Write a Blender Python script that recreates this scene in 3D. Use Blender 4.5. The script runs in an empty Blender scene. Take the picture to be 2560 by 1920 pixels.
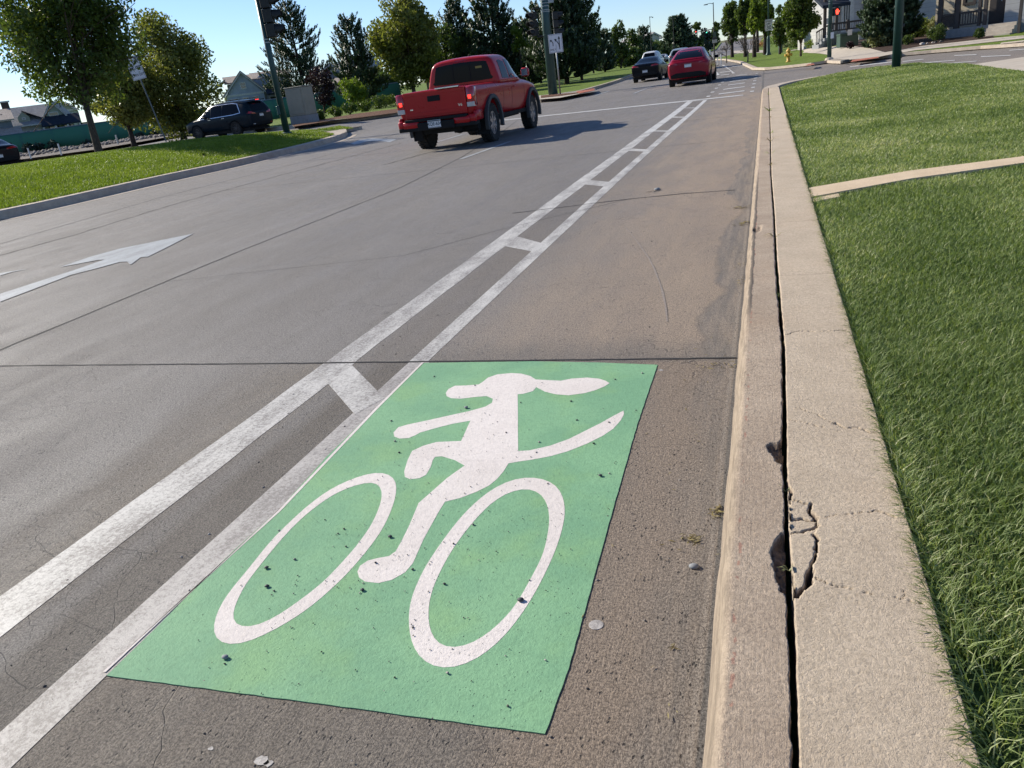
import bpy, bmesh, math, random
import numpy as np
from mathutils import Vector, Matrix, Euler
from mathutils.bvhtree import BVHTree
random.seed(7); rng = np.random.default_rng(7)
scene = bpy.context.scene; COL = scene.collection
PI = math.pi; R = math.radians
# ------------------------------------------------------------------ camera
FPX, W0, H0, CAMH = 1930.0, 2560, 1920, 1.39
CR = np.array([[0.9495532774745028, -0.0026777394568138074, -0.31359432862988984],
               [0.28842105187706163, -0.38516701101062717, 0.8766183151539038],
               [-0.12313354567931227, -0.9228430003746795, -0.36496428124941194]])
cam = bpy.data.cameras.new('camera'); camo = bpy.data.objects.new('camera', cam); COL.objects.link(camo)
cam.sensor_width = 36; cam.lens = FPX / W0 * 36; cam.clip_end = 4000; cam.clip_start = .02
m = Matrix(((CR[0][0], -CR[0][1], -CR[0][2], 0), (CR[1][0], -CR[1][1], -CR[1][2], 0), (CR[2][0], -CR[2][1], -CR[2][2], CAMH), (0, 0, 0, 1)))
camo.matrix_world = m; scene.camera = camo
FW = Vector((-0.3368, 0.9416, 0)).normalized(); RT = Vector((FW.y, -FW.x, 0))   # level forward and level right of the view

def ray(px, py):
    d = CR @ np.array([px - W0 / 2, py - H0 / 2, FPX]); return Vector(d.tolist())
def atd(px, py, depth):
    d = ray(px, py); return Vector((0, 0, CAMH)) + d * (depth / FPX)
def atz(px, py, z=0):
    d = ray(px, py); return Vector((0, 0, CAMH)) + d * ((z - CAMH) / d.z)
# ------------------------------------------------------------------ terrain
KY = [-50, 22, 28, 36, 46, 60, 116, 200, 320, 700]; KZ = [0, 0, .03, .09, .13, .22, .72, 1.7, 4.0, 9.0]
def ss(t): t = np.clip(t, 0, 1); return t * t * (3 - 2 * t)
def zg(x, y):
    a = np.interp(y, KY, KZ)
    b = .38 * ss((-15.6 - x) / 7)
    c = .5 * ss((x - .8) / 5) * ss((y - 36) / 20)
    return float(np.maximum(a, b) + c)
def zgn(x, y):
    return np.maximum(np.interp(y, KY, KZ), .38 * ss((-15.6 - x) / 7)) + .5 * ss((x - .8) / 5) * ss((y - 36) / 20)
def atg(px, py, dz=0.):
    d = ray(px, py).normalized(); t = 1.0; o = Vector((0, 0, CAMH)); prev = t
    while t < 900:
        p = o + d * t
        if p.z < zg(p.x, p.y) + dz:
            a, b = prev, t
            for _ in range(30):
                mm = (a + b) / 2; p = o + d * mm
                if p.z < zg(p.x, p.y) + dz: b = mm
                else: a = mm
            return o + d * b
        prev = t; t *= 1.02
    return o + d * t
def depth_of(p): return (Vector(p) - Vector((0, 0, CAMH))).dot(Vector((CR[0][2], CR[1][2], CR[2][2])))
# ------------------------------------------------------------------ tags
def tag(o, label=None, cat=None, group=None, kind=None):
    if label: o['label'] = label
    if cat: o['category'] = cat
    if group: o['group'] = group
    if kind: o['kind'] = kind
    return o
def empty(name, loc, rz=0., label=None, cat=None, group=None):
    o = bpy.data.objects.new(name, None); COL.objects.link(o); o.location = loc; o.rotation_euler = (0, 0, rz)
    o.empty_display_size = .2
    return tag(o, label, cat, group)
def meshobj(name, me, mt=None, parent=None, smooth=False):
    o = bpy.data.objects.new(name, me); COL.objects.link(o)
    if mt is not None:
        for q in (mt if isinstance(mt, (list, tuple)) else [mt]): me.materials.append(q)
    if parent is not None: o.parent = parent
    if smooth: me.shade_smooth()
    return o
def npmesh(name, V, F4=None, F3=None, mt=None, parent=None, attr=None, smooth=False):
    me = bpy.data.meshes.new(name); V = np.asarray(V, np.float32)
    me.vertices.add(len(V)); me.vertices.foreach_set('co', V.ravel())
    n4 = 0 if F4 is None else len(F4); n3 = 0 if F3 is None else len(F3)
    li = []
    if n4: li.append(np.asarray(F4, np.int32).ravel())
    if n3: li.append(np.asarray(F3, np.int32).ravel())
    li = np.concatenate(li); me.loops.add(len(li)); me.loops.foreach_set('vertex_index', li)
    st = np.concatenate([np.arange(n4) * 4, n4 * 4 + np.arange(n3) * 3]).astype(np.int32)
    me.polygons.add(n4 + n3); me.polygons.foreach_set('loop_start', st)
    if attr is not None:
        a = me.attributes.new('v', 'FLOAT', 'POINT'); a.data.foreach_set('value', np.asarray(attr, np.float32))
    me.update(calc_edges=True); me.validate()
    return meshobj(name, me, mt, parent, smooth)
def copy_tree(o, parent=None, loc=None, rz=None, label=None, scale=None):
    c = o.copy(); COL.objects.link(c)
    if parent is not None: c.parent = parent
    if loc is not None: c.location = loc
    if rz is not None: c.rotation_euler = (0, 0, rz)
    if scale is not None: c.scale = (scale,) * 3 if not isinstance(scale, tuple) else scale
    if label: c['label'] = label
    for ch in o.children: copy_tree(ch, c)
    return c
# ------------------------------------------------------------------ mesh builder
class MB:
    def __init__(s): s.v = []; s.f = []
    def add(s, vs, fs, M=None):
        b = len(s.v)
        for v in vs: s.v.append(tuple(M @ Vector(v)) if M is not None else tuple(v))
        for f in fs: s.f.append(tuple(b + i for i in f))
        return s
    def box(s, c, d, M=None, rz=0):
        x, y, z = d[0] / 2, d[1] / 2, d[2] / 2
        vs = [(-x, -y, -z), (x, -y, -z), (x, y, -z), (-x, y, -z), (-x, -y, z), (x, -y, z), (x, y, z), (-x, y, z)]
        if rz: cs, sn = math.cos(rz), math.sin(rz); vs = [(a * cs - b * sn, a * sn + b * cs, e) for a, b, e in vs]
        vs = [(a + c[0], b + c[1], e + c[2]) for a, b, e in vs]
        return s.add(vs, [(0, 3, 2, 1), (4, 5, 6, 7), (0, 1, 5, 4), (1, 2, 6, 5), (2, 3, 7, 6), (3, 0, 4, 7)], M)
    def b2(s, lo, hi): return s.box([(a + b) / 2 for a, b in zip(lo, hi)], [abs(b - a) for a, b in zip(lo, hi)])
    def tube(s, pts, rad, n=8, cap=True):
        pts = [Vector(p) for p in pts]; b0 = len(s.v); m_ = len(pts)
        if not isinstance(rad, (list, tuple)): rad = [rad] * m_
        u = None
        for i, p in enumerate(pts):
            t = (pts[min(i + 1, m_ - 1)] - pts[max(i - 1, 0)]).normalized()
            if u is None: u = t.cross(Vector((0, 0, 1)) if abs(t.z) < .9 else Vector((1, 0, 0))).normalized()
            u = (u - t * u.dot(t)).normalized(); w = t.cross(u)
            for k in range(n):
                a = 2 * PI * k / n; q = p + (u * math.cos(a) + w * math.sin(a)) * rad[i]; s.v.append(tuple(q))
        for i in range(m_ - 1):
            for k in range(n):
                a = b0 + i * n + k; b = b0 + i * n + (k + 1) % n; s.f.append((a, b, b + n, a + n))
        if cap:
            s.f.append(tuple(b0 + k for k in range(n))[::-1]); s.f.append(tuple(b0 + (m_ - 1) * n + k for k in range(n)))
        return s
    def prism(s, poly, fn0, fn1):
        """poly: 2D list; fn maps (a,b)->3D for each of the two end faces"""
        n = len(poly); b = len(s.v)
        s.v += [tuple(fn0(*p)) for p in poly] + [tuple(fn1(*p)) for p in poly]
        s.f.append(tuple(b + i for i in range(n))); s.f.append(tuple(b + n + i for i in range(n))[::-1])
        for i in range(n): j = (i + 1) % n; s.f.append((b + i, b + n + i, b + n + j, b + j))
        return s
    def lathe(s, prof, n=16, M=None):
        b = len(s.v)
        for r_, z in prof:
            for k in range(n):
                a = 2 * PI * k / n; q = Vector((r_ * math.cos(a), r_ * math.sin(a), z)); s.v.append(tuple(M @ q if M is not None else q))
        for i in range(len(prof) - 1):
            for k in range(n):
                a = b + i * n + k; c = b + i * n + (k + 1) % n; s.f.append((a, c, c + n, a + n))
        s.f.append(tuple(b + k for k in range(n))[::-1]); s.f.append(tuple(b + (len(prof) - 1) * n + k for k in range(n)))
        return s
    def build(s, name, mt, parent=None, bevel=0, smooth=False, M=None, kind=None):
        me = bpy.data.meshes.new(name); me.from_pydata(s.v, [], s.f); me.update()
        bm = bmesh.new(); bm.from_mesh(me); bmesh.ops.recalc_face_normals(bm, faces=bm.faces)
        if bevel: bmesh.ops.bevel(bm, geom=bm.edges[:], offset=bevel, segments=1, affect='EDGES', clamp_overlap=True)
        bm.to_mesh(me); bm.free()
        if M is not None: me.transform(M)
        o = meshobj(name, me, mt, parent, smooth)
        if kind: o['kind'] = kind
        return o
def inpoly(px, py, poly):
    poly = np.asarray(poly); x, y = np.asarray(px), np.asarray(py); r_ = np.zeros(x.shape, bool); n = len(poly); j = n - 1
    for i in range(n):
        xi, yi = poly[i][:2]; xj, yj = poly[j][:2]
        c = ((yi > y) != (yj > y)) & (x < (xj - xi) * (y - yi) / ((yj - yi) if yj != yi else 1e-9) + xi)
        r_ ^= c; j = i
    return r_
def sheet(name, poly, dz, mt, step=2.0, parent=None, zf=None, thick=0, kind='structure'):
    """polygon (x,y) draped on the terrain"""
    bm = bmesh.new(); f = bm.faces.new([bm.verts.new((p[0], p[1], 0)) for p in poly]); bmesh.ops.triangulate(bm, faces=[f])
    xs = [v.co.x for v in bm.verts]; ys = [v.co.y for v in bm.verts]
    for ax, lo, hi in ((0, min(xs), max(xs)), (1, min(ys), max(ys))):
        k = math.floor(lo / step) + 1
        while k * step < hi:
            co = Vector((0, 0, 0)); co[ax] = k * step; no = Vector((0, 0, 0)); no[ax] = 1
            bmesh.ops.bisect_plane(bm, geom=bm.verts[:] + bm.edges[:] + bm.faces[:], plane_co=co, plane_no=no, dist=1e-5); k += 1
    for v in bm.verts: v.co.z = (zf or zg)(v.co.x, v.co.y) + dz
    if thick:
        bmesh.ops.recalc_face_normals(bm, faces=bm.faces)
        g = bmesh.ops.extrude_face_region(bm, geom=bm.faces[:])
        for v in [e for e in g['geom'] if isinstance(e, bmesh.types.BMVert)]: v.co.z -= thick
    bmesh.ops.recalc_face_normals(bm, faces=bm.faces)
    me = bpy.data.meshes.new(name); bm.to_mesh(me); bm.free()
    if not thick:
        if sum(p.normal.z for p in me.polygons) < 0: me.flip_normals()
    o = meshobj(name, me, mt, parent)
    if kind: o['kind'] = kind
    return o
def smooth_poly(pts, n=4, closed=True):
    P = [Vector((p[0], p[1])) for p in pts]; m_ = len(P); out = []
    for i in range(m_ if closed else m_ - 1):
        p0, p1, p2, p3 = (P[(i - 1) % m_], P[i], P[(i + 1) % m_], P[(i + 2) % m_]) if closed else (P[max(i - 1, 0)], P[i], P[i + 1], P[min(i + 2, m_ - 1)])
        for k in range(n):
            t = k / n; out.append(.5 * ((2 * p1) + (p2 - p0) * t + (2 * p0 - 5 * p1 + 4 * p2 - p3) * t * t + (3 * p1 - p0 - 3 * p2 + p3) * t ** 3))
    if not closed: out.append(P[-1])
    return [(p.x, p.y) for p in out]
def strip_poly(pts, w, jit=0):
    P = [Vector((p[0], p[1])) for p in pts]; L, Rr = [], []
    for i, p in enumerate(P):
        t = (P[min(i + 1, len(P) - 1)] - P[max(i - 1, 0)]).normalized(); n = Vector((-t.y, t.x))
        a = w / 2 * (1 + random.uniform(-jit, jit)); b = w / 2 * (1 + random.uniform(-jit, jit))
        L.append(p + n * a); Rr.append(p - n * b)
    return [(p.x, p.y) for p in L] + [(p.x, p.y) for p in reversed(Rr)]
# ------------------------------------------------------------------ materials
class G:
    def __init__(s, name):
        s.m = bpy.data.materials.new(name); s.m.use_nodes = True; s.nt = s.m.node_tree; s.n = s.nt.nodes; s.b = s.n['Principled BSDF']; s.out = s.n['Material Output']
        s._p = None
    def L(s, a, b): s.nt.links.new(a, b)
    def put(s, sock, v):
        if isinstance(v, bpy.types.NodeSocket): s.L(v, sock)
        elif isinstance(v, (tuple, list)) and len(v) == 3 and sock.type == 'RGBA': sock.default_value = (*v, 1)
        else: sock.default_value = v
    @property
    def P(s):
        if s._p is None: s._p = s.n.new('ShaderNodeNewGeometry').outputs['Position']
        return s._p
    @property
    def O(s): return s.n.new('ShaderNodeTexCoord').outputs['Object']
    def xyz(s, v=None):
        q = s.n.new('ShaderNodeSeparateXYZ'); s.put(q.inputs[0], v or s.P); return q.outputs
    def sc(s, v, k, off=(0, 0, 0)):
        q = s.n.new('ShaderNodeMapping'); s.put(q.inputs[0], v); q.inputs['Scale'].default_value = k; q.inputs['Location'].default_value = off; return q.outputs[0]
    def M(s, op, a, b=None, c=None, cl=False):
        q = s.n.new('ShaderNodeMath'); q.operation = op; q.use_clamp = cl; s.put(q.inputs[0], a)
        if b is not None: s.put(q.inputs[1], b)
        if c is not None: s.put(q.inputs[2], c)
        return q.outputs[0]
    def noise(s, v, scale, det=4, rough=.6, dist=0, col=False):
        q = s.n.new('ShaderNodeTexNoise'); s.put(q.inputs['Vector'], v); q.inputs['Scale'].default_value = scale; q.inputs['Detail'].default_value = det
        q.inputs['Roughness'].default_value = rough; q.inputs['Distortion'].default_value = dist; return q.outputs[1 if col else 0]
    def vor(s, v, scale, feat='F1', rnd=1):
        q = s.n.new('ShaderNodeTexVoronoi'); q.feature = feat; s.put(q.inputs['Vector'], v); q.inputs['Scale'].default_value = scale; q.inputs['Randomness'].default_value = rnd; return q.outputs
    def mr(s, v, a, b, c=0., d=1., sm=True):
        q = s.n.new('ShaderNodeMapRange'); q.interpolation_type = 'SMOOTHSTEP' if sm else 'LINEAR'; s.put(q.inputs[0], v)
        for i, k in enumerate((a, b, c, d)): s.put(q.inputs[i + 1], k)
        return q.outputs[0]
    def mix(s, f, a, b, mode='MIX'):
        q = s.n.new('ShaderNodeMix'); q.data_type = 'RGBA'; q.blend_type = mode; s.put(q.inputs[0], f); s.put(q.inputs[6], a); s.put(q.inputs[7], b); return q.outputs[2]
    def attr(s, nm='v'):
        q = s.n.new('ShaderNodeAttribute'); q.attribute_name = nm; return q.outputs['Fac']
    def ramp(s, v, st):
        q = s.n.new('ShaderNodeValToRGB'); s.put(q.inputs[0], v); e = q.color_ramp.elements
        while len(e) < len(st): e.new(.5)
        for i, (p, c) in enumerate(st): e[i].position = p; e[i].color = (*c, 1)
        return q.outputs[0]
    def bump(s, h, st=.5, dist=.002, nrm=None):
        q = s.n.new('ShaderNodeBump'); q.inputs['Strength'].default_value = st; q.inputs['Distance'].default_value = dist; s.put(q.inputs['Height'], h)
        if nrm is not None: s.L(nrm, q.inputs['Normal'])
        return q.outputs[0]
    def warp(s, amt, scale, v=None):
        n = s.noise(v or s.P, scale, 3, .6, 0, True); q = s.n.new('ShaderNodeVectorMath'); q.operation = 'MULTIPLY_ADD'
        s.L(n, q.inputs[0]); q.inputs[1].default_value = (amt, amt, amt); s.put(q.inputs[2], v or s.P); return q.outputs[0]
    def fin(s, col, rough=.7, nrm=None, spec=.5, **kw):
        s.put(s.b.inputs['Base Color'], col); s.put(s.b.inputs['Roughness'], rough); s.b.inputs['Specular IOR Level'].default_value = spec
        if nrm is not None: s.L(nrm, s.b.inputs['Normal'])
        for k, v in kw.items(): s.put(s.b.inputs[k.replace('_', ' ')], v)
        return s.m
def plain(name, c, rough=.5, metal=0, spec=.5, var=.12, scale=6, coat=0, **kw):
    g = G(name); n = g.noise(g.O, scale, 4, .6)
    col = g.mix(g.mr(n, .3, .7), tuple(x * (1 - var) for x in c), tuple(min(1, x * (1 + var)) for x in c))
    mt = g.fin(col, g.mr(n, .3, .7, rough * .9, min(1, rough * 1.1)), None, spec, Metallic=metal, **kw)
    if coat: g.b.inputs['Coat Weight'].default_value = coat; g.b.inputs['Coat Roughness'].default_value = .06
    return mt
M = {}
def crackmask(g, scale, width, warp=.04, wsc=9):
    v = g.warp(warp, wsc); d = g.vor(v, scale, 'DISTANCE_TO_EDGE')[0]
    return g.M('SUBTRACT', 1., g.mr(d, 0, width))
# --- concrete road
def road_mat():
    g = G('road_concrete'); X, Y, Z = g.xyz()
    big = g.noise(g.sc(g.P, (.55, .16, 1)), 1.0, 5, .6); mid = g.noise(g.sc(g.P, (2.2, .5, 1)), 1.4, 5, .65)
    fine = g.noise(g.P, 130, 3, .75); grain = g.noise(g.P, 420, 2, .8); str_ = g.noise(g.sc(g.P, (60, 1.6, 1)), 1.0, 4, .7)
    wX = g.M('ADD', X, g.M('MULTIPLY', g.M('SUBTRACT', mid, .5), .55))
    gray = g.mix(g.mr(big, .3, .7), (.145, .136, .134), (.195, .184, .181))
    gray = g.mix(g.mr(g.noise(g.sc(g.P, (1.1, .12, 1)), 1.3, 4, .6), .5, .7, 0, .3), gray, (.115, .105, .10))
    tan = g.mix(g.mr(mid, .3, .72), (.295, .218, .153), (.405, .302, .212))
    tan = g.mix(g.mr(g.noise(g.P, 1.7, 4, .6), .45, .75, 0, .4), tan, (.36, .26, .18))
    colf = g.mix(g.M('MULTIPLY', g.mr(wX, -2.5, -.6), g.M('SUBTRACT', 1., g.mr(Y, 22, 34, 0, .8))), gray, tan)
    # near slab (older and browner) in front of the joint
    near = g.mix(g.mr(g.noise(g.sc(g.P, (22, 3.5, 1)), 1.0, 6, .75), .34, .66), (.10, .078, .058), (.165, .133, .10))
    near = g.mix(g.mr(wX, -.75, -.4, 0, .8), near, (.285, .20, .132))
    near = g.mix(g.mr(wX, -2.3, -3.1), near, gray)
    lane = g.M('MULTIPLY', g.mr(X, -2.33, -2.15), g.M('SUBTRACT', 1., g.mr(X, -1.9, -1.75)))
    near = g.mix(g.M('MULTIPLY', lane, .9), near, g.mix(g.mr(g.M('ADD', X, g.M('MULTIPLY', mid, .12)), -2.10, -1.97), g.mix(big, (.10, .094, .095), (.15, .14, .14)), g.mix(fine, (.02, .015, .012), (.085, .066, .054))))
    isn = g.M('SUBTRACT', 1., g.mr(Y, 3.655, 3.665))
    col = g.mix(isn, colf, near)
    col = g.mix(g.M('MULTIPLY', g.M('MULTIPLY', lane, .55), g.M('SUBTRACT', 1., isn)), col, (.10, .084, .074))
    # dark band just past the joints and grey wash along the gutter
    jb = g.M('MULTIPLY', g.M('SUBTRACT', 1., g.mr(g.M('ADD', Y, g.M('MULTIPLY', mid, .5)), 3.9, 4.35)), g.mr(Y, 3.6, 3.66))
    jb = g.M('MULTIPLY', jb, g.mr(X, -2.6, -1.4))
    col = g.mix(g.M('MULTIPLY', jb, .7), col, (.105, .092, .083))
    wv = g.noise(g.sc(g.P, (1, 1, 1)), 3.2, 4, .6)
    wl = g.noise(g.sc(g.P, (1, 1, 1), (3, 7, 0)), .9, 2, .5); gx = g.M('ADD', g.M('ADD', X, g.M('MULTIPLY', g.M('SUBTRACT', wl, .5), .5)), g.M('MULTIPLY', g.M('SUBTRACT', wv, .5), .12))
    gut = g.mr(gx, -.30, -.275); nearg = g.mr(gx, -.36, -.2, 0, .75)
    gc = g.mix(g.mr(g.noise(g.sc(g.P, (14, 1.2, 1)), 1.3, 5, .7), .38, .62), (.10, .094, .09), (.26, .21, .165))
    gfar = g.M('SUBTRACT', 1., g.mr(Y, 9, 22, 0, .8)); gfar2 = g.M('MULTIPLY', gfar, g.M('SUBTRACT', 1., g.mr(Y, 26, 27)))
    col = g.mix(g.M('MULTIPLY', g.M('MULTIPLY', g.mix(isn, gut, nearg), .8), gfar2), col, gc)
    edge = g.M('MULTIPLY', g.mr(gx, -.325, -.295), g.M('SUBTRACT', 1., g.mr(gx, -.295, -.265)))
    col = g.mix(g.M('MULTIPLY', g.M('MULTIPLY', edge, .45), g.M('MULTIPLY', g.M('SUBTRACT', 1., isn), g.M('SUBTRACT', 1., g.mr(Y, 6.5, 10)))), col, (.075, .068, .062))
    # white curing haze line by the foot of the kerb
    lw = g.M('MULTIPLY', g.mr(X, -.172, -.163), g.M('SUBTRACT', 1., g.mr(X, -.156, -.15)))
    col = g.mix(g.M('MULTIPLY', g.M('MULTIPLY', lw, .4), gfar2), col, (.36, .31, .26))
    col = g.mix(g.M('MULTIPLY', g.mr(X, -.15, -.142), g.M('SUBTRACT', 1., g.mr(X, -.08, -.07))), col, (.07, .065, .06))
    # farther road greyer, weathering
    f2 = g.noise(g.P, 48, 5, .8); col = g.mix(g.mr(f2, .35, .68, 0, .75), g.mix(.16, col, (.5, .44, .38)), g.mix(.42, col, (.03, .025, .022)))
    col = g.mix(g.mr(fine, .43, .57, 0, .8), g.mix(.12, col, (.5, .45, .38)), g.mix(.58, col, (.03, .026, .023)))
    col = g.mix(g.mr(grain, .58, .74, 0, .6), col, (.46, .41, .36))
    pits = g.M('MULTIPLY', g.M('SUBTRACT', 1., g.mr(g.vor(g.sc(g.warp(.012, 60), (1, .6, 1)), 60)[0], .12, .24)), g.mr(g.noise(g.P, 9, 2), .46, .56))
    col = g.mix(g.M('MULTIPLY', pits, .75), col, (.03, .027, .025))
    ck = g.M('MULTIPLY', crackmask(g, 8.5, .012, .07, 7), g.mr(g.noise(g.P, 1.1, 3), .47, .6))
    ck2 = g.M('MULTIPLY', crackmask(g, 2.1, .004, .25, 2.2), g.mr(g.noise(g.P, .5, 3), .45, .55))
    ck = g.M('MAXIMUM', g.M('MULTIPLY', ck, .55), g.M('MULTIPLY', ck2, .6))
    ck = g.M('MULTIPLY', ck, g.M('SUBTRACT', 1., g.mr(Y, 9, 16)))
    col = g.mix(g.M('MULTIPLY', ck, .8), col, (.045, .04, .036))
    stain = g.mr(g.noise(g.sc(g.P, (1, .6, 1)), .9, 5, .7), .6, .72); col = g.mix(g.M('MULTIPLY', stain, .3), col, (.1, .09, .085))
    h = g.M('ADD', g.M('MULTIPLY', fine, .9), g.M('MULTIPLY', g.noise(g.sc(g.P, (200, 16, 1)), 1, 3, .7), g.mr(Y, 3.6, 3.7, .45, .15)))
    h = g.M('SUBTRACT', g.M('ADD', g.M('ADD', h, f2), g.M('MULTIPLY', grain, .4)), g.M('ADD', ck, pits))
    return g.fin(col, g.mr(mid, .3, .7, .62, .8), g.bump(h, 1.0, .0055), .35)
M['road'] = road_mat()
def conc(name, a, b, dark=(.06, .055, .05), broom=None, cr=1., spk=.35):
    g = G(name); mid = g.noise(g.P, 3.5, 5, .65); fine = g.noise(g.P, 150, 3, .75); grain = g.noise(g.P, 480, 2, .8)
    col = g.mix(g.mr(mid, .3, .7), a, b)
    col = g.mix(g.mr(g.noise(g.P, 1.3, 4, .6), .5, .75, 0, .2), col, (a[0] * 1.1, a[1] * .92, a[2] * .75))
    col = g.mix(g.mr(fine, .38, .66, 0, spk), col, dark); col = g.mix(g.mr(grain, .62, .8, 0, .45), col, (.55, .5, .43))
    h = g.M('ADD', fine, g.M('MULTIPLY', grain, .5))
    if broom:
        bb = g.noise(g.sc(g.P, broom), 1, 3, .65); h = g.M('ADD', h, g.M('MULTIPLY', bb, .45)); col = g.mix(g.mr(bb, .55, .72, 0, .16), col, tuple(x * .55 for x in a)); f3 = g.noise(g.P, 60, 5, .8); col = g.mix(g.mr(f3, .38, .66, 0, .45), col, tuple(x * .5 for x in a)); h = g.M('ADD', h, f3)
    if cr:
        ck = g.M('MULTIPLY', crackmask(g, 5, .006, .12, 5), g.mr(g.noise(g.P, 1.6, 3), .5, .62)); col = g.mix(g.M('MULTIPLY', ck, .6 * cr), col, (.09, .07, .055)); h = g.M('SUBTRACT', h, ck)
    # anything lower than the finished top is broken, darker aggregate
    X, Y, Z = g.xyz()
    return g, col, h, Z, mid
def conc_mat(name, a, b, **k):
    g, col, h, Z, mid = conc(name, a, b, **k); return g.fin(col, .82, g.bump(h, .7, .003), .3)
def kerb_mat(name, a, b, dirt_face_dim=None, **k):
    g, col, h, Z, mid = conc(name, a, b, **k)
    dep = g.attr('v'); col = g.mix(g.mr(dep, .003, .012), col, g.mix(g.noise(g.P, 60, 3, .7), (.06, .045, .035), (.32, .25, .2)))
    if dirt_face_dim:
        X, Y, _ = g.xyz(); xx = g.M('ADD', X, g.M('MULTIPLY', g.M('SUBTRACT', g.noise(g.sc(g.P, (3, 2, 1)), 4, 4, .7), .5), .03))
        band = g.M('MULTIPLY', g.mr(xx, -.098, -.092), g.M('SUBTRACT', 1., g.mr(xx, -.078, -.07)))
        band = g.M('MULTIPLY', band, g.M('MULTIPLY', g.mr(Y, 3.6, 4.2), g.M('SUBTRACT', 1., g.mr(Y, 7.5, 9.5))))
        col = g.mix(g.M('MULTIPLY', band, .8), col, (.05, .045, .042))
        face = g.M('SUBTRACT', 1., g.mr(xx, -.1, -.08)); col = g.mix(g.M('MULTIPLY', face, .65), col, g.mix(g.mr(g.noise(g.sc(g.P, (30, 5, 30)), 1, 6, .8), .36, .64), (.13, .108, .085), (.37, .30, .23)))  # kerb face coloured darker to offset the sun falling on it
        red = g.M('MULTIPLY', g.M('SUBTRACT', 1., g.mr(g.M('ABSOLUTE', g.M('ADD', xx, .072)), .002, .006)), g.mr(g.noise(g.P, 22, 2), .55, .62))
        col = g.mix(g.M('MULTIPLY', red, .5), col, (.35, .13, .09))
    return g.fin(col, .85, g.bump(h, .85, .004), .25)
M['kerb'] = kerb_mat('kerb_concrete', (.43, .335, .25), (.54, .43, .325), dirt_face_dim=True, broom=(190, 9, 1), cr=.3)
M['slab'] = kerb_mat('slab_concrete', (.53, .43, .32), (.62, .51, .385), broom=(15, 130, 1), cr=0, spk=.2)
M['pave'] = conc_mat('pavement_concrete', (.44, .38, .31), (.54, .48, .4), cr=0, spk=.15)
M['kerbfar'] = conc_mat('kerb_far_concrete', (.42, .35, .28), (.55, .47, .38), cr=.5)
M['strip'] = conc_mat('mow_strip_concrete', (.58, .45, .30), (.66, .52, .36), cr=0, spk=.15)
M['asphalt'] = conc_mat('asphalt', (.12, .115, .112), (.18, .172, .168), cr=.5, spk=.5)
def paint_mat(name, c, wear=.45, under=(.2, .18, .165), sc=1.):
    g = G(name); fine = g.noise(g.P, 140, 3, .8); big = g.noise(g.sc(g.P, (3, 1.2, 1)), 1.6, 5, .7); grain = g.noise(g.P, 360, 2, .8)
    k = g.mr(g.M('ADD', g.M('MULTIPLY', g.noise(g.P, 60, 6, .85), .62), g.M('MULTIPLY', big, .38)), .60 - wear * .25, .66 - wear * .1)
    col = g.mix(g.mr(big, .3, .7, 0, .35), c, tuple(x * .7 for x in c)); col = g.mix(g.M('MULTIPLY', k, min(1, wear + .3)), col, under)
    col = g.mix(g.mr(grain, .58, .78, 0, .25 + .3 * wear), col, (.12, .11, .1))
    ck = g.M('MULTIPLY', crackmask(g, 14, .02, .05, 9), g.mr(g.noise(g.P, 2.2, 3), .48, .6)); col = g.mix(g.M('MULTIPLY', ck, .5), col, (.12, .11, .1))
    return g.fin(col, .6, g.bump(g.M('ADD', fine, g.M('MULTIPLY', grain, .6)), .6, .002), .4)
M['white'] = paint_mat('white_line_paint', (.56, .54, .505), .68)
M['whitein'] = paint_mat('white_inner_line_paint', (.46, .43, .40), .6)
M['whitefar'] = paint_mat('white_far_paint', (.54, .53, .51), .4)
M['worn'] = paint_mat('worn_arrow_paint', (.36, .38, .39), .55, (.22, .215, .215))
def thermo(name, a, b, c=None):
    g = G(name); fine = g.noise(g.P, 110, 3, .75); big = g.noise(g.P, 2.2, 4, .6); grain = g.noise(g.P, 330, 2, .8)
    col = g.mix(g.mr(big, .38, .62), a, b)
    if c: col = g.mix(g.mr(g.noise(g.sc(g.P, (1, 1, 1), (5, 3, 0)), 3.1, 4, .6), .45, .7, 0, .45), col, c)
    blis = g.vor(g.P, 62)[0]; bl = g.M('MULTIPLY', g.M('SUBTRACT', 1., g.mr(blis, .05, .22)), g.mr(g.noise(g.P, 5, 2), .5, .65)); f2 = g.noise(g.P, 55, 5, .8); col = g.mix(g.mr(f2, .4, .7, 0, .35), col, tuple(x * .62 for x in a))
    pit = g.M('SUBTRACT', 1., g.mr(g.vor(g.warp(.006, 80), 52)[0], .07, .14)); pit = g.M('MULTIPLY', pit, g.mr(g.noise(g.sc(g.P, (1, 1, 1), (2, 9, 0)), 3.3, 3), .5, .58))
    col = g.mix(g.M('MULTIPLY', pit, .8), col, (.03, .06, .04)); col = g.mix(g.mr(fine, .62, .78, 0, .25), col, tuple(x * .45 for x in a))
    col = g.mix(g.mr(grain, .66, .8, 0, .22), col, (.6, .62, .58))
    h = g.M('SUBTRACT', g.M('ADD', g.M('ADD', fine, g.M('MULTIPLY', grain, .3)), g.M('MULTIPLY', bl, .7)), g.M('MULTIPLY', pit, 1.5)); h = g.M('ADD', h, f2)
    return g.fin(col, .75, g.bump(h, .65, .0019), .3)
M['green'] = thermo('green_lane_paint', (.168, .345, .198), (.208, .40, .222), (.232, .40, .16))
M['stencil'] = thermo('white_stencil_paint', (.66, .60, .56), (.72, .66, .62))
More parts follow.
